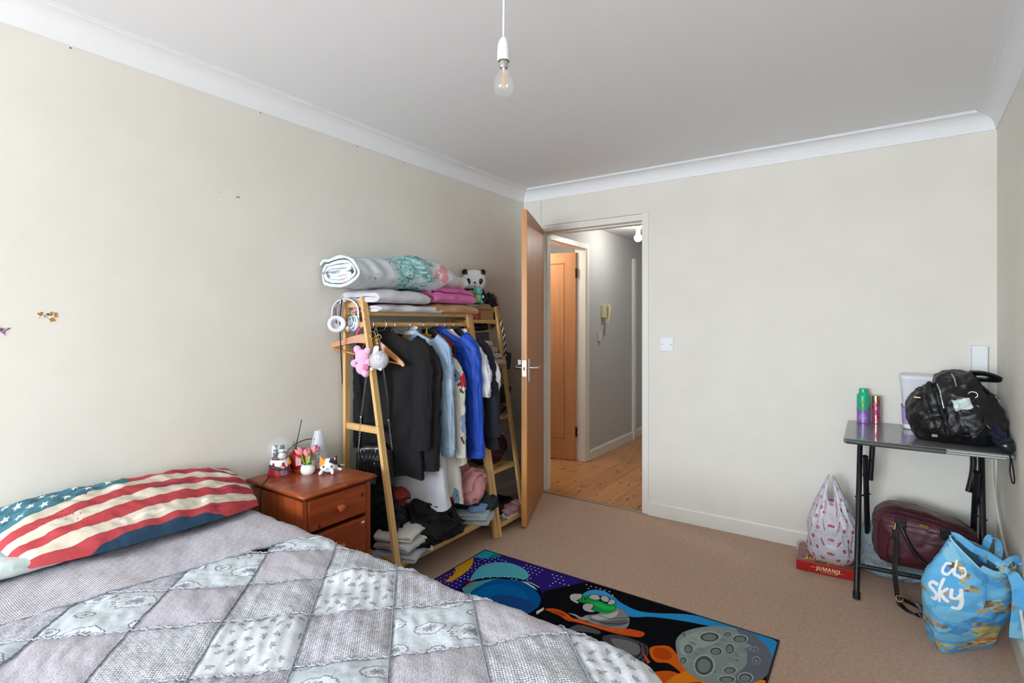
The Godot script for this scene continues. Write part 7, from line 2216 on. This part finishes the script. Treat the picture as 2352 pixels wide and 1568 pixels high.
	for k in 12:
		var a := k * 2.4
		put(tk, "charm", MB.new().at(V(0.012 * cos(a), -0.05 + k * 0.007, 0.018 + 0.012 * sin(a)), V(a, a * 0.7, 0.3)).box(Vector3.ZERO, V(0.016, 0.011, 0.004), 0.001), mat(C(cols[k % 6]), 0.3, {"metallic": 0.4}))
	var tie := mat(C("e66a92"), 0.7)
	for k in 4:
		var ring := []
		for j in 14:
			var a := TAU * j / 14.0
			ring.append(V(RAIL.x + 0.0165 * cos(a), RAIL.y + 0.0165 * sin(a), 1.683 - k * 0.0055 + 0.002 * sin(a * 2.0 + k)))
		solo("hair_band", "stretchy %s band round the near end of the rail, %s" % [["pink", "rose", "pink", "rose"][k], ["nearest the post", "second from the post", "third from the post", "farthest from the post"][k]], "hair band", MB.new().tube(ring, 0.0028, 8, false, true), tie if k % 2 == 0 else mat(C("d9a0b0"), 0.7), Vector3.ZERO, 0.0, "hair bands on the rail")
	solo("hair_clip", "bright pink pointed clip hanging below the near rail end", "hair clip", MB.new().tube([V(0.162, 1.262, 1.712), V(0.155, 1.24, 1.728), V(0.15, 1.215, 1.733)], [0.004, 0.0045, 0.001], 8), mat(C("ee4f8a"), 0.3))
	# plush keyrings
	var pb := thing("bear_keyring", "flat pink plush bear keyring hanging behind the front post", "keyring", V(0.2, 1.1, 1.735), 0.6)
	put(pb, "body", MB.new().nets(func(p: Vector3):
		var d := ell(p, V(0, 0.02, 0), V(0.034, 0.034, 0.02))
		d = smin(d, ell(p, V(-0.024, 0.055, 0), V(0.019, 0.02, 0.014)), 0.005)
		d = smin(d, ell(p, V(0.026, 0.05, 0), V(0.017, 0.018, 0.014)), 0.005)
		d = smin(d, ell(p, V(0.0, -0.034, 0), V(0.031, 0.034, 0.022)), 0.006)
		d = smin(d, ell(p, V(-0.036, -0.012, 0.004), V(0.019, 0.019, 0.014)), 0.005)
		d = smin(d, ell(p, V(0.034, -0.01, 0.004), V(0.018, 0.018, 0.014)), 0.005)
		return smin(d, ell(p, V(0.018, -0.06, 0.006), V(0.018, 0.02, 0.018)), 0.005), V(-0.06, -0.085, -0.03), V(0.055, 0.08, 0.035), 0.004), bumpy(mat(C("e8b4d2"), 0.95, {"rim_enabled": true, "rim": 0.5}), noise_tex(0.3, 2, Color.BLACK, Color.WHITE, 128, 82), 0.05))
	put(pb, "patch", MB.new().ball(V(0.022, -0.03, 0.019), V(0.014, 0.017, 0.006)), mat(C("d9779a"), 0.9))
	put(pb, "nose", MB.new().tube([V(-0.028, -0.008, 0.0185), V(-0.024, -0.014, 0.0185), V(-0.02, -0.008, 0.0175)], 0.002, 6), mat(C("9a5a4a"), 0.6))
	put(pb, "loop", MB.new().tube([V(0.0, 0.055, 0.0), V(0.012, 0.1, -0.02), V(0.02, 0.13, -0.04)], 0.0015, 6), gold)
	var fk := thing("pompom_keyring", "fluffy white pompom animal keyring on gold chain in front of the blazer", "keyring", V(0.285, 1.105, 1.705))
	var furm := mat(C("f0eff2"), 0.9, {"backlight_enabled": true, "backlight": C("f4f4f8")})
	put(fk, "core", MB.new().nets(func(p: Vector3): return p.length() - 0.039 + 0.004 * N3(p, 60.0), V(-0.045, -0.045, -0.045), V(0.045, 0.045, 0.045), 0.004), mat(C("f2f1f4"), 1.0, {"rim_enabled": true, "rim": 0.6}))
	var roots := []
	for k in 4200:
		var d := V(rng.randfn(), rng.randfn(), rng.randfn()).normalized()
		roots.append([d * 0.038, d])
	fuzz(fk, "fur", roots, 0.010, 0.0012, furm)
	put(fk, "head", MB.new().nets(func(p: Vector3): return smin(smin(cap(p, V(-0.012, 0.034, 0.008), V(-0.014, 0.058, 0.006), 0.016, 0.011), ell(p, V(-0.024, 0.05, 0.004), V(0.005, 0.009, 0.005)), 0.006), ell(p, V(-0.002, 0.06, 0.002), V(0.005, 0.008, 0.005)), 0.006), V(-0.036, 0.015, -0.016), V(0.01, 0.075, 0.024), 0.003), mat(C("ecebee"), 0.9))
	for s in [-0.022, 0.02]:
		put(fk, "paw", MB.new().ball(V(s * 0.9, -0.042, 0.016 - s * 0.5), V(0.0085, 0.0085, 0.0085), 14, 10), mat(C("f3f2f6"), 0.8))
	put(fk, "collar_chain", MB.new().tube(smooth([V(-0.018, 0.065, 0.0), V(-0.026, 0.05, 0.012), V(-0.03, 0.0, 0.03), V(-0.03, -0.02, 0.03)], false, 4), 0.0026, 6), mat(C("2a2a2e"), 0.5))
	for q in [[V(0.235, 1.225, 1.7), 0.017, 0.2], [V(0.245, 1.2, 1.7), 0.012, 1.2], [V(0.262, 1.215, 1.685), 0.011, 0.7], [V(0.268, 1.185, 1.7), 0.009, 1.9]]:
		var ring := []
		for j in 14:
			var a := TAU * j / 14.0
			ring.append(q[0] - fk.position + (V(cos(a), sin(a), 0) * q[1]).rotated(V(0, 1, 0), q[2]))
		put(fk, "gold_ring", MB.new().tube(ring, 0.002, 6, false, true), gold)
	put(fk, "chain_hook", MB.new().tube([V(0.268, 1.175, 1.7) - fk.position, V(0.275, 1.155, 1.703) - fk.position], 0.0018, 6), gold)
	# black quilted handbag on chain straps
	var hb := thing("handbag", "small black quilted handbag on chain straps hanging in front of blazer", "bag", V(0.215, 0.602, 1.668), 0.602)
	var lt := mat(C("111114"), 0.3, {"clearcoat_enabled": true, "clearcoat": 0.25})
	put(hb, "body", MB.new().nets(func(p: Vector3):
		var top := 0.085 - 0.9 * maxf(absf(p.x) - 0.045, 0.0)
		var d := rbox(p, V(0, 0.0, 0), V(0.092, 0.085, 0.03), 0.022)
		d = maxf(d, (p.y - top) * 0.7)
		if p.y < 0.018:
			d += 0.0022 * cos(p.x * TAU / 0.014) * smoothstep(0.018, 0.006, p.y) * smoothstep(0.09, 0.075, absf(p.x))
		else:
			d += 0.0022 * cos(p.x * TAU / 0.018) * smoothstep(0.026, 0.036, p.y) * smoothstep(0.062, 0.05, p.y) * smoothstep(0.085, 0.07, absf(p.x))
		return d + 0.003 * N3(p, 14.0), V(-0.1, -0.095, -0.04), V(0.1, 0.095, 0.042), 0.0036), lt)
	put(hb, "zip", MB.new().tube([V(-0.078, 0.024, 0.0295), V(0, 0.024, 0.0315), V(0.07, 0.024, 0.0295)], 0.0025, 6), mat(C("3a3d44"), 0.2, {"metallic": 0.6}))
	put(hb, "zip_pull", MB.new().box(V(-0.07, 0.005, 0.034), V(0.009, 0.042, 0.005), 0.002), mat(C("5a5e66"), 0.25, {"metallic": 0.7}))
	put(hb, "badge", MB.new().at(V(0.004, -0.004, 0.031), V(PI / 2, 0, 0)).lathe([Vector2(0.0, 0.002), Vector2(0.006, 0.002), Vector2(0.007, 0.0)], 16), gold)
	var chm := mat(C("cfcabd"), 0.2, {"metallic": 0.95})
	for s in [-1, 1]:
		var base := V(s * 0.083, 0.055, 0.0)
		var up := V(s * 0.066, 0.2, 0.0) if s > 0 else V(s * 0.07, 0.215, 0.0)
		var ch := MB.new()
		for k in 22:
			var c := base.lerp(up, k / 21.0)
			var ring := []
			for j in 8:
				var a := TAU * j / 8.0
				var o := V(0.0035 * cos(a), 0.0052 * sin(a), 0)
				ring.append(c + (o if k % 2 else V(0, o.y, o.x)))
			ch.tube(ring, 0.0011, 5, false, true)
		put(hb, "chain", ch, chm).set_meta("kind", "stuff")
		put(hb, "ring", MB.new().ball(up, V(0.005, 0.007, 0.004), 10, 8), chm)
		put(hb, "strap", MB.new().strap(smooth([up, V(s * 0.06, 0.3, 0.0), V(s * 0.038, 0.46, 0.0), V(s * 0.02, 0.58, -0.002), V(0.0, 0.665, -0.004)], false, 4), V(0.9, 0, 0.4), 0.011, 0.003), lt)
	# ornaments along the rail
	var so := thing("star_ornament", "furry yellow star shaped ornament hanging from the middle of the rail", "ornament", V(0.183, 1.205, 1.272), 0.45)
	var star := PackedVector2Array()
	for i in 10:
		var a := PI / 2 + TAU * i / 10
		star.append(Vector2(cos(a) * 0.9, sin(a) * (1.5 if i == 0 else 1.1)) * (0.036 if i % 2 == 0 else 0.018))
	put(so, "star", MB.new().slab(star, -0.006, 0.006, 0.004), bumpy(mat(C("d9b23c"), 0.9), noise_tex(0.3, 2, Color.BLACK, Color.WHITE, 128, 84), 0.1))
	put(so, "thread", MB.new().tube([V(0, 0.05, 0), V(-0.004, 0.084, 0)], 0.001, 5), mat(C("c9a23c"), 0.7))
	var oc := thing("bow_charm", "orange bow with cream cube and clear bead at far rail end", "charm", V(0.187, 1.215, 0.915), 0.5)
	var or_ := mat(C("e79a22"), 0.7)
	for q in [[-0.016, 0.02], [0.016, 0.022]]:
		put(oc, "bow_loop", MB.new().strap(smooth([V(0, 0.03, 0.008), V(q[0], 0.042, 0.012), V(q[0] * 1.2, 0.026, 0.012), V(0, 0.03, 0.008)], false, 4), V(0, 0.3, 1), 0.006, 0.0015), or_)
		put(oc, "bow_tail", MB.new().strap([V(0, 0.03, 0.008), V(q[0] * 0.5, 0.012, 0.01), V(q[0] * 0.7, -0.008, 0.008)], V(0, 0.2, 1), 0.005, 0.0015), or_)
	put(oc, "cord", MB.new().tube([V(0.002, 0.075, 0.004), V(0.0, 0.03, 0.008), V(0, 0.0, 0.006)], 0.0025, 6), or_)
	put(oc, "cube", MB.new().box(V(0, -0.012, 0.006), V(0.018, 0.02, 0.018), 0.002), mat(C("e2c99a"), 0.4))
	put(oc, "clear_bead", MB.new().ball(V(0, -0.036, 0.006), V(0.016, 0.015, 0.016)), mat(Color(0.9, 0.88, 0.82, 0.35), 0.05, {"transparency": BaseMaterial3D.TRANSPARENCY_ALPHA}))

func on_shelves() -> void:
	# things on top of the narrow shelf unit
	var card := mat(C("b58f66"), 0.8)
	solo("cardboard_box", "plain cardboard box standing lowest on top of the shelf unit", "box", MB.new().box(V(0, 0.0335, 0), V(0.12, 0.065, 0.145), 0.002), card, V(0.088, 1.3055, 0.665), 0.05)
	solo("cardboard_box", "flat cardboard box under the panda plush", "box", MB.new().box(V(0, 0.014, 0), V(0.115, 0.027, 0.14), 0.002), mat(C("bd9870"), 0.8), V(0.088, 1.373, 0.69), -0.04)
	solo("paper_slab", "thin beige box lid directly below the panda plush", "box", MB.new().box(V(0, 0.0, 0), V(0.11, 0.008, 0.125), 0.001), mat(C("c29e74"), 0.8), V(0.088, 1.405, 0.69), 0.08)
	var tub := thing("plastic_tub", "small clear tub with white lid beside the cardboard boxes", "tub", V(0.118, 1.35, 0.8))
	put(tub, "body", MB.new().box(V(0, 0.02, 0), V(0.06, 0.04, 0.07), 0.006), mat(Color(0.86, 0.84, 0.86, 0.6), 0.1, {"transparency": BaseMaterial3D.TRANSPARENCY_ALPHA}))
	put(tub, "lid", MB.new().box(V(0, 0.045, 0), V(0.066, 0.01, 0.076), 0.003), mat(C("cfdbe2"), 0.3))
	put(tub, "contents", MB.new().box(V(0, 0.012, 0), V(0.052, 0.02, 0.062), 0.004), mat(C("c9b3b0"), 0.6))
	var pp := thing("pink_pouch", "shiny pink cosmetic pouch below the clear tub", "pouch", V(0.118, 1.306, 0.8))
	put(pp, "body", MB.new().nets(func(p: Vector3): return rbox(p, V(0, 0.021, 0), V(0.035, 0.02, 0.045), 0.012) + 0.006 * N3(p, 40.0), V(-0.045, -0.002, -0.055), V(0.045, 0.05, 0.055), 0.005), mat(C("c85a66"), 0.2, {"clearcoat_enabled": true}))
	put(pp, "red_tab", MB.new().box(V(0.03, 0.03, -0.035), V(0.02, 0.022, 0.03), 0.004), mat(C("d8402e"), 0.3))
	var rj := thing("red_jar", "beige lidded jar with a red label behind the pink towel", "jar", V(0.06, 1.40, 0.872))
	put(rj, "body", MB.new().lathe([Vector2(0, 0), Vector2(0.03, 0), Vector2(0.033, 0.01), Vector2(0.033, 0.11), Vector2(0.03, 0.115)], 24), mat(C("b3261f"), 0.3))
	put(rj, "lid", MB.new().lathe([Vector2(0.031, 0.113), Vector2(0.034, 0.118), Vector2(0.031, 0.137), Vector2(0.02, 0.148), Vector2(0, 0.15)], 24), mat(C("c9a27a"), 0.35))
	solo("beige_pot", "round beige pot next to the red jar behind the towel", "pot", MB.new().lathe([Vector2(0, 0), Vector2(0.026, 0), Vector2(0.03, 0.012), Vector2(0.031, 0.11), Vector2(0.026, 0.135), Vector2(0.014, 0.144), Vector2(0, 0.146)], 24), mat(C("cfa878"), 0.4), V(0.06, 1.40, 0.952))
	solo("pink_toy", "small pink rubber toy with ears at the end of the top shelf", "toy", MB.new().nets(func(p: Vector3): return smin(smin(ell(p, V(0, 0.02, 0), V(0.02, 0.026, 0.02)), ell(p, V(0, 0.055, 0.0), V(0.016, 0.02, 0.016)), 0.012), ell(p, V(0.006, 0.075, 0.008), V(0.006, 0.012, 0.006)), 0.006), V(-0.03, -0.01, -0.03), V(0.03, 0.095, 0.03), 0.004), mat(C("d98f92"), 0.5), V(0.15, 1.347, 0.868))
	# panda
	var pd := thing("panda_plush", "black and white panda plush sitting on boxes atop the shelf unit", "soft toy", V(0.082, 1.4095, 0.722), -0.82)
	var fur := mat(C("ececec"), 0.95, {"rim_enabled": true, "rim": 0.5, "vertex_color_use_as_albedo": true})
	# local x looks at the room, z to the viewer's left
	var pb := MB.new()
	pb.nets(func(p: Vector3):
		var d := ell(p, V(0, 0.155, 0), V(0.062, 0.07, 0.078))
		d = smin(d, ell(p, V(0.012, 0.13, 0), V(0.055, 0.045, 0.073)), 0.02)
		d = smin(d, ell(p, V(-0.008, 0.21, 0.058), V(0.014, 0.021, 0.021)), 0.008)
		d = smin(d, ell(p, V(-0.008, 0.21, -0.058), V(0.014, 0.021, 0.021)), 0.008)
		var b := ell(p, V(-0.002, 0.05, 0), V(0.045, 0.055, 0.05))
		b = smin(b, cap(p, V(0.0, 0.085, 0.045), V(0.018, 0.035, 0.068), 0.02, 0.017), 0.008)
		b = smin(b, cap(p, V(0.0, 0.085, -0.045), V(0.018, 0.04, -0.072), 0.02, 0.017), 0.008)
		b = smin(b, cap(p, V(0.02, 0.021, 0.04), V(0.058, 0.022, 0.052), 0.02, 0.019), 0.008)
		b = smin(b, cap(p, V(0.02, 0.021, -0.04), V(0.058, 0.022, -0.052), 0.02, 0.019), 0.008)
		return smin(d, b, 0.01), V(-0.085, -0.005, -0.105), V(0.09, 0.245, 0.1), 0.0055)
	pb.tinted = true
	for i in pb.v.size():
		var p := pb.v[i]
		var k := Color.WHITE
		var ear := p.y > 0.19 and absf(p.z) > 0.043
		var limb := p.y < 0.098 and (absf(p.z) > 0.036 or p.y > 0.086 or p.x < -0.01 or p.y < 0.028)
		if ear or limb:
			k = C("1a1a1c")
		pb.c[i] = k.srgb_to_linear()
	put(pd, "body", pb, fur)
	var dk := mat(C("19191b"), 0.7)
	for s in [1, -1]:
		var e := put(pd, "eye_patch", MB.new().at(V(0.058, 0.142, s * 0.036), V(s * 0.45, 0, 0)).ball(Vector3.ZERO, V(0.008, 0.022, 0.015), 16, 12), dk)
		put(e, "eye", MB.new().ball(V(0.0655, 0.145, s * 0.033), V(0.004, 0.0065, 0.0065), 12, 10), mat(C("23262e"), 0.08))
		put(e, "glint", MB.new().ball(V(0.069, 0.1485, s * 0.033 - 0.002), V(0.0014, 0.002, 0.002), 8, 6), M.white)
	put(pd, "nose", MB.new().ball(V(0.0685, 0.134, 0), V(0.006, 0.006, 0.009), 14, 10), dk)
	put(pd, "mouth", MB.new().tube([V(0.064, 0.117, 0.01), V(0.067, 0.113, 0.005), V(0.068, 0.117, 0.0), V(0.067, 0.113, -0.005), V(0.064, 0.117, -0.01)], 0.0012, 5), dk)
	put(pd, "bell", MB.new().ball(V(0.044, 0.083, 0.004), V(0.009, 0.009, 0.009), 12, 10), mat(C("d9cf9a"), 0.25, {"metallic": 0.7}))
	# teal baby dragon leaning on its front
	var dg := thing("dragon_plush", "tiny teal baby dragon figure in front of the panda plush", "soft toy", V(0.15, 1.4095, 0.765), -0.75)
	var teal := mat(C("6fd0c0"), 0.5)
	put(dg, "body", MB.new().nets(func(p: Vector3):
		var d := ell(p, V(0, 0.078, 0), V(0.024, 0.026, 0.03))
		d = smin(d, ell(p, V(0.018, 0.07, 0), V(0.014, 0.014, 0.019)), 0.008)
		d = smin(d, ell(p, V(0, 0.035, 0), V(0.02, 0.03, 0.024)), 0.01)
		d = smin(d, cap(p, V(0.01, 0.012, 0.016), V(0.028, 0.009, 0.022), 0.011, 0.009), 0.006)
		d = smin(d, cap(p, V(0.01, 0.012, -0.016), V(0.028, 0.009, -0.022), 0.011, 0.009), 0.006)
		for k in 4:
			d = smin(d, cap(p, V(-0.006 + k * 0.006, 0.1, -0.012 + k * 0.008), V(-0.012 + k * 0.008, 0.116 - 0.002 * k, -0.016 + k * 0.011), 0.004, 0.001), 0.004)
		return d, V(-0.035, -0.004, -0.045), V(0.05, 0.122, 0.045), 0.0036), teal)
	put(dg, "belly", MB.new().ball(V(0.011, 0.036, 0.0), V(0.012, 0.022, 0.016)), mat(C("d9c98a"), 0.6))
	put(dg, "wing", MB.new().at(V(-0.006, 0.05, 0.033), V(0.5, 0, 0)).ball(Vector3.ZERO, V(0.004, 0.018, 0.014), 12, 8), mat(C("e3a63a"), 0.5), "orange wing")
	put(dg, "wing", MB.new().at(V(-0.006, 0.042, -0.03), V(-0.5, 0, 0)).ball(Vector3.ZERO, V(0.004, 0.014, 0.011), 12, 8), mat(C("9adbe0"), 0.5))
	for s in [1, -1]:
		put(dg, "eye", MB.new().ball(V(0.02, 0.084, s * 0.016), V(0.003, 0.005, 0.004), 10, 8), dk)
	# dark feathery hat and braided strap on the far post
	var ht := thing("feather_hat", "dark blue black feathery hat hooked on shelf unit's far post", "hat")
	put(ht, "brim", MB.new().nets(func(p: Vector3): return smin(ell(p, V(0.07, 1.36, 0.515), V(0.035, 0.1, 0.04)), ell(p, V(0.06, 1.43, 0.53), V(0.025, 0.06, 0.022)), 0.02) + 0.01 * N3(p, 22.0), V(0.015, 1.22, 0.44), V(0.125, 1.52, 0.58), 0.008), mat(C("1f2733"), 0.8))
	var roots := []
	for k in 700:
		var d := V(rng.randf_range(-0.2, 1), rng.randfn() * 0.8, -absf(rng.randfn())).normalized()
		roots.append([V(0.065, 1.37, 0.515) + d * V(0.035, 0.11, 0.04), d])
	fuzz(ht, "feather", roots, 0.03, 0.0012, mat(C("3a4654"), 0.9), 0.2)
	var br := thing("braided_strap", "black and white braided strap draped down the shelf unit's far post", "strap")
	for s in 2:
		var pts := []
		for k in 36:
			var t := k / 35.0
			var p := V(0.185, 1.31, 0.575).lerp(V(0.225, 1.05, 0.575), t) + V(0.012 * sin(t * PI), 0, -0.008 * sin(t * PI))
			pts.append(p + V(0.004 * cos(k * 1.05 + s * PI), 0, 0.006 * sin(k * 1.05 + s * PI)))
		put(br, "strand", MB.new().tube(pts, 0.0042, 6), mat(C("d9d3cf") if s else C("1d1b1d"), 0.8))
	put(br, "tail", MB.new().strap(smooth([V(0.225, 1.06, 0.575), V(0.232, 1.0, 0.568), V(0.238, 0.94, 0.57)], false, 4), V(0, 0, 1), 0.01, 0.002), mat(C("cfc8c4"), 0.8))
	# grey fabric box with a pale rim, folded clothes in front
	var gb := thing("fabric_box", "dark grey fabric storage box with pale rim on the shelf unit", "storage box", V(0.075, 1.0055, 0.7))
	put(gb, "body", MB.new().box(V(0, 0.11, 0), V(0.06, 0.215, 0.24), 0.008), bumpy(mat(C("585b62"), 0.95), noise_tex(0.3, 2, Color.BLACK, Color.WHITE, 128, 86), 0.06))
	put(gb, "rim", MB.new().box(V(0, 0.221, 0), V(0.064, 0.008, 0.244), 0.003), mat(C("cfcdc8"), 0.8))
	solo("black_bag", "black shiny bag folded on top of the grey fabric box", "bag", MB.new().nets(func(p: Vector3): return rbox(p, V(0, 0.024, 0), V(0.03, 0.022, 0.115), 0.018) + 0.01 * N3(p, 22.0), V(-0.045, -0.006, -0.135), V(0.045, 0.065, 0.135), 0.007), mat(C("141416"), 0.25, {"clearcoat_enabled": true, "clearcoat": 0.3}), V(0.075, 1.232, 0.7))
	var cot := noise_tex(0.5, 2, Color.BLACK, Color.WHITE, 128, 87)
	var labels := ["folded cream clothes lowest in the shelf unit's stack", "folded off-white clothes second in the shelf unit's stack", "folded pale beige clothes third in the shelf unit's stack", "folded white clothes topmost in the shelf unit's stack"]
	var y := 1.006
	for k in 4:
		var t: float = [0.023, 0.019, 0.02, 0.02][k]
		var w: float = [0.15, 0.14, 0.13, 0.11][k]
		fold("folded_clothes", labels[k], "folded clothes", V(0.17 - k * 0.004, y, 0.7 + k * 0.012), 0.06 * (k - 1.5), w * 0.8, 0.25 - k * 0.035, 2, t, bumpy(mat([C("d2c4b6"), C("dcd3ca"), C("cfc3b7"), C("e0d9d2")][k], 0.95), cot, 0.04), 3.0 + k * 5.0, "folded clothes on the shelf unit")
		y += t * 2.0 + 0.001
	heap("dark_shoes", "heap of black shoes and hat on the shelf unit's middle shelf", "shoes", [[V(0.2, 0.715, 0.72), V(0.07, 0.03, 0.11)], [V(0.22, 0.755, 0.77), V(0.05, 0.045, 0.06)], [V(0.2, 0.73, 0.63), V(0.06, 0.03, 0.06)]], mat(C("131315"), 0.4), 0.008, V(0.1, 0.6885, 0.55), V(0.3, 0.83, 0.86), 0.007)
	solo("grey_cloth", "dark grey cloth panel hanging at the back of the shelf unit", "cloth", MB.new().grid(20, 24, func(u: float, w: float): return V(0.075 + 0.008 * N3(V(u * 4, w * 3, 1), 2.0), 0.69 + 0.27 * w, 0.58 + 0.25 * u)), bumpy(mat(C("3c3f45"), 0.95), cot, 0.05))
	solo("tan_scarf", "narrow tan scarf hanging in folds below the folded clothes", "scarf", MB.new().strap(smooth([V(0.2, 0.985, 0.615), V(0.208, 0.93, 0.618), V(0.2, 0.86, 0.612), V(0.212, 0.8, 0.62), V(0.205, 0.75, 0.615)], false, 5), V(0.4, 0, 1), 0.03, 0.006), mat(C("b3a083"), 0.9))
	heap("burgundy_bag", "soft dark burgundy bag on the shelf unit's second lowest shelf", "bag", [[V(0.19, 0.45, 0.72), V(0.1, 0.075, 0.13)], [V(0.2, 0.5, 0.66), V(0.085, 0.06, 0.08)]], bumpy(mat(C("3c0f1c"), 0.7), cot, 0.05), 0.008, V(0.06, 0.3815, 0.56), V(0.33, 0.6, 0.88), 0.0085)
	solo("pink_strap", "thin pale pink strap lying over the soft burgundy bag", "strap", MB.new().tube([V(0.22, 0.575, 0.73), V(0.235, 0.568, 0.66), V(0.24, 0.556, 0.6)], 0.004, 6), mat(C("d9a8a2"), 0.7))
	solo("black_tray", "shiny black open box on the shelf unit's lowest shelf", "box", MB.new().box(V(0, 0.03, 0), V(0.2, 0.008, 0.2), 0.002).box(V(0.1, 0.055, 0), V(0.008, 0.05, 0.2), 0.002).box(V(-0.1, 0.055, 0), V(0.008, 0.05, 0.2), 0.002).box(V(0, 0.055, 0.1), V(0.2, 0.05, 0.008), 0.002).box(V(0, 0.055, -0.1), V(0.2, 0.05, 0.008), 0.002).box(V(0, 0.012, 0), V(0.16, 0.03, 0.16), 0.002), mat(C("141315"), 0.2), V(0.22, 0.0725, 0.72), 0.1)
	heap("pink_bag", "shiny dusty pink cosmetic bag on the shelf unit's lowest shelf", "bag", [[V(0.34, 0.1, 0.66), V(0.045, 0.038, 0.075)], [V(0.35, 0.115, 0.6), V(0.03, 0.04, 0.035)]], mat(C("c4919a"), 0.25, {"clearcoat_enabled": true, "clearcoat": 0.3}), 0.01, V(0.27, 0.0705, 0.54), V(0.41, 0.17, 0.76), 0.006)
	solo("white_cloth", "scrap of white cloth below the pink cosmetic bag", "cloth", MB.new().nets(func(p: Vector3): return rbox(p, V(0.35, 0.076, 0.71), V(0.04, 0.006, 0.06), 0.005) + 0.004 * N3(p, 30.0), V(0.29, 0.068, 0.62), V(0.41, 0.092, 0.79), 0.004), mat(C("dbd3cc"), 0.9))
	var cb := []
	for k in 60:
		var a := k * 0.42
		var r := 0.02 + 0.003 * sin(k * 0.9)
		cb.append(V(0.365 + r * 0.7 * cos(a), 0.092 + r * sin(a) * 0.75 + 0.002, 0.79 + 0.006 * sin(k * 0.37) + 0.012 * cos(a)))
	solo("white_lead", "small coil of white cable on the lowest shelf's front edge", "cable", MB.new().tube(cb, 0.0024, 6), mat(C("e3e1df"), 0.4))
	# grey flaps with wooden sticks past the far post
	for k in 2:
		var y0: float = [1.0, 0.77][k]
		var fo := thing("hanging_flap", ["upper dark grey fabric flap with wooden stick beside the far post", "lower dark grey fabric flap with wooden stick beside the far post"][k], "organiser", V(0.12, y0, 0.43), 0.0, "grey fabric flaps beside the shelf unit")
		var fb := MB.new()
		fb.T = Transform3D(Basis(V(0.35, 0, -0.94), V(0, 1, 0), V(0.94, 0, 0.35)), Vector3.ZERO)
		fb.slab(PackedVector2Array([Vector2(-0.06, -0.045), Vector2(0.05, -0.04), Vector2(0.06, 0.07), Vector2(-0.06, 0.105)] if k == 0 else [Vector2(-0.06, -0.06), Vector2(0.035, -0.055), Vector2(0.05, 0.03), Vector2(0.065, 0.06), Vector2(-0.06, 0.105)]), -0.002, 0.002, 0.001)
		put(fo, "fabric", fb, bumpy(mat(C("54575c"), 0.95), cot, 0.05))
		put(fo, "stick", MB.new().bar(V(-0.03, -0.052, 0.07), V(0.022, -0.05, -0.055), 0.008, 0.012), M.bamboo)

func _ready() -> void:
	nz.seed = 7
	nz.frequency = 1.0
	nz.fractal_octaves = 2
	rng.seed = 11
	camera_and_light()
	room()
	doorway()
	hall()
	wall_things()
	bed()
	rug()
	chest()
	on_chest()
	table()
	backpack()
	under_table()
	tote()
	by_table()
	rack()
	clothes()
	on_rack()
	on_shelves()
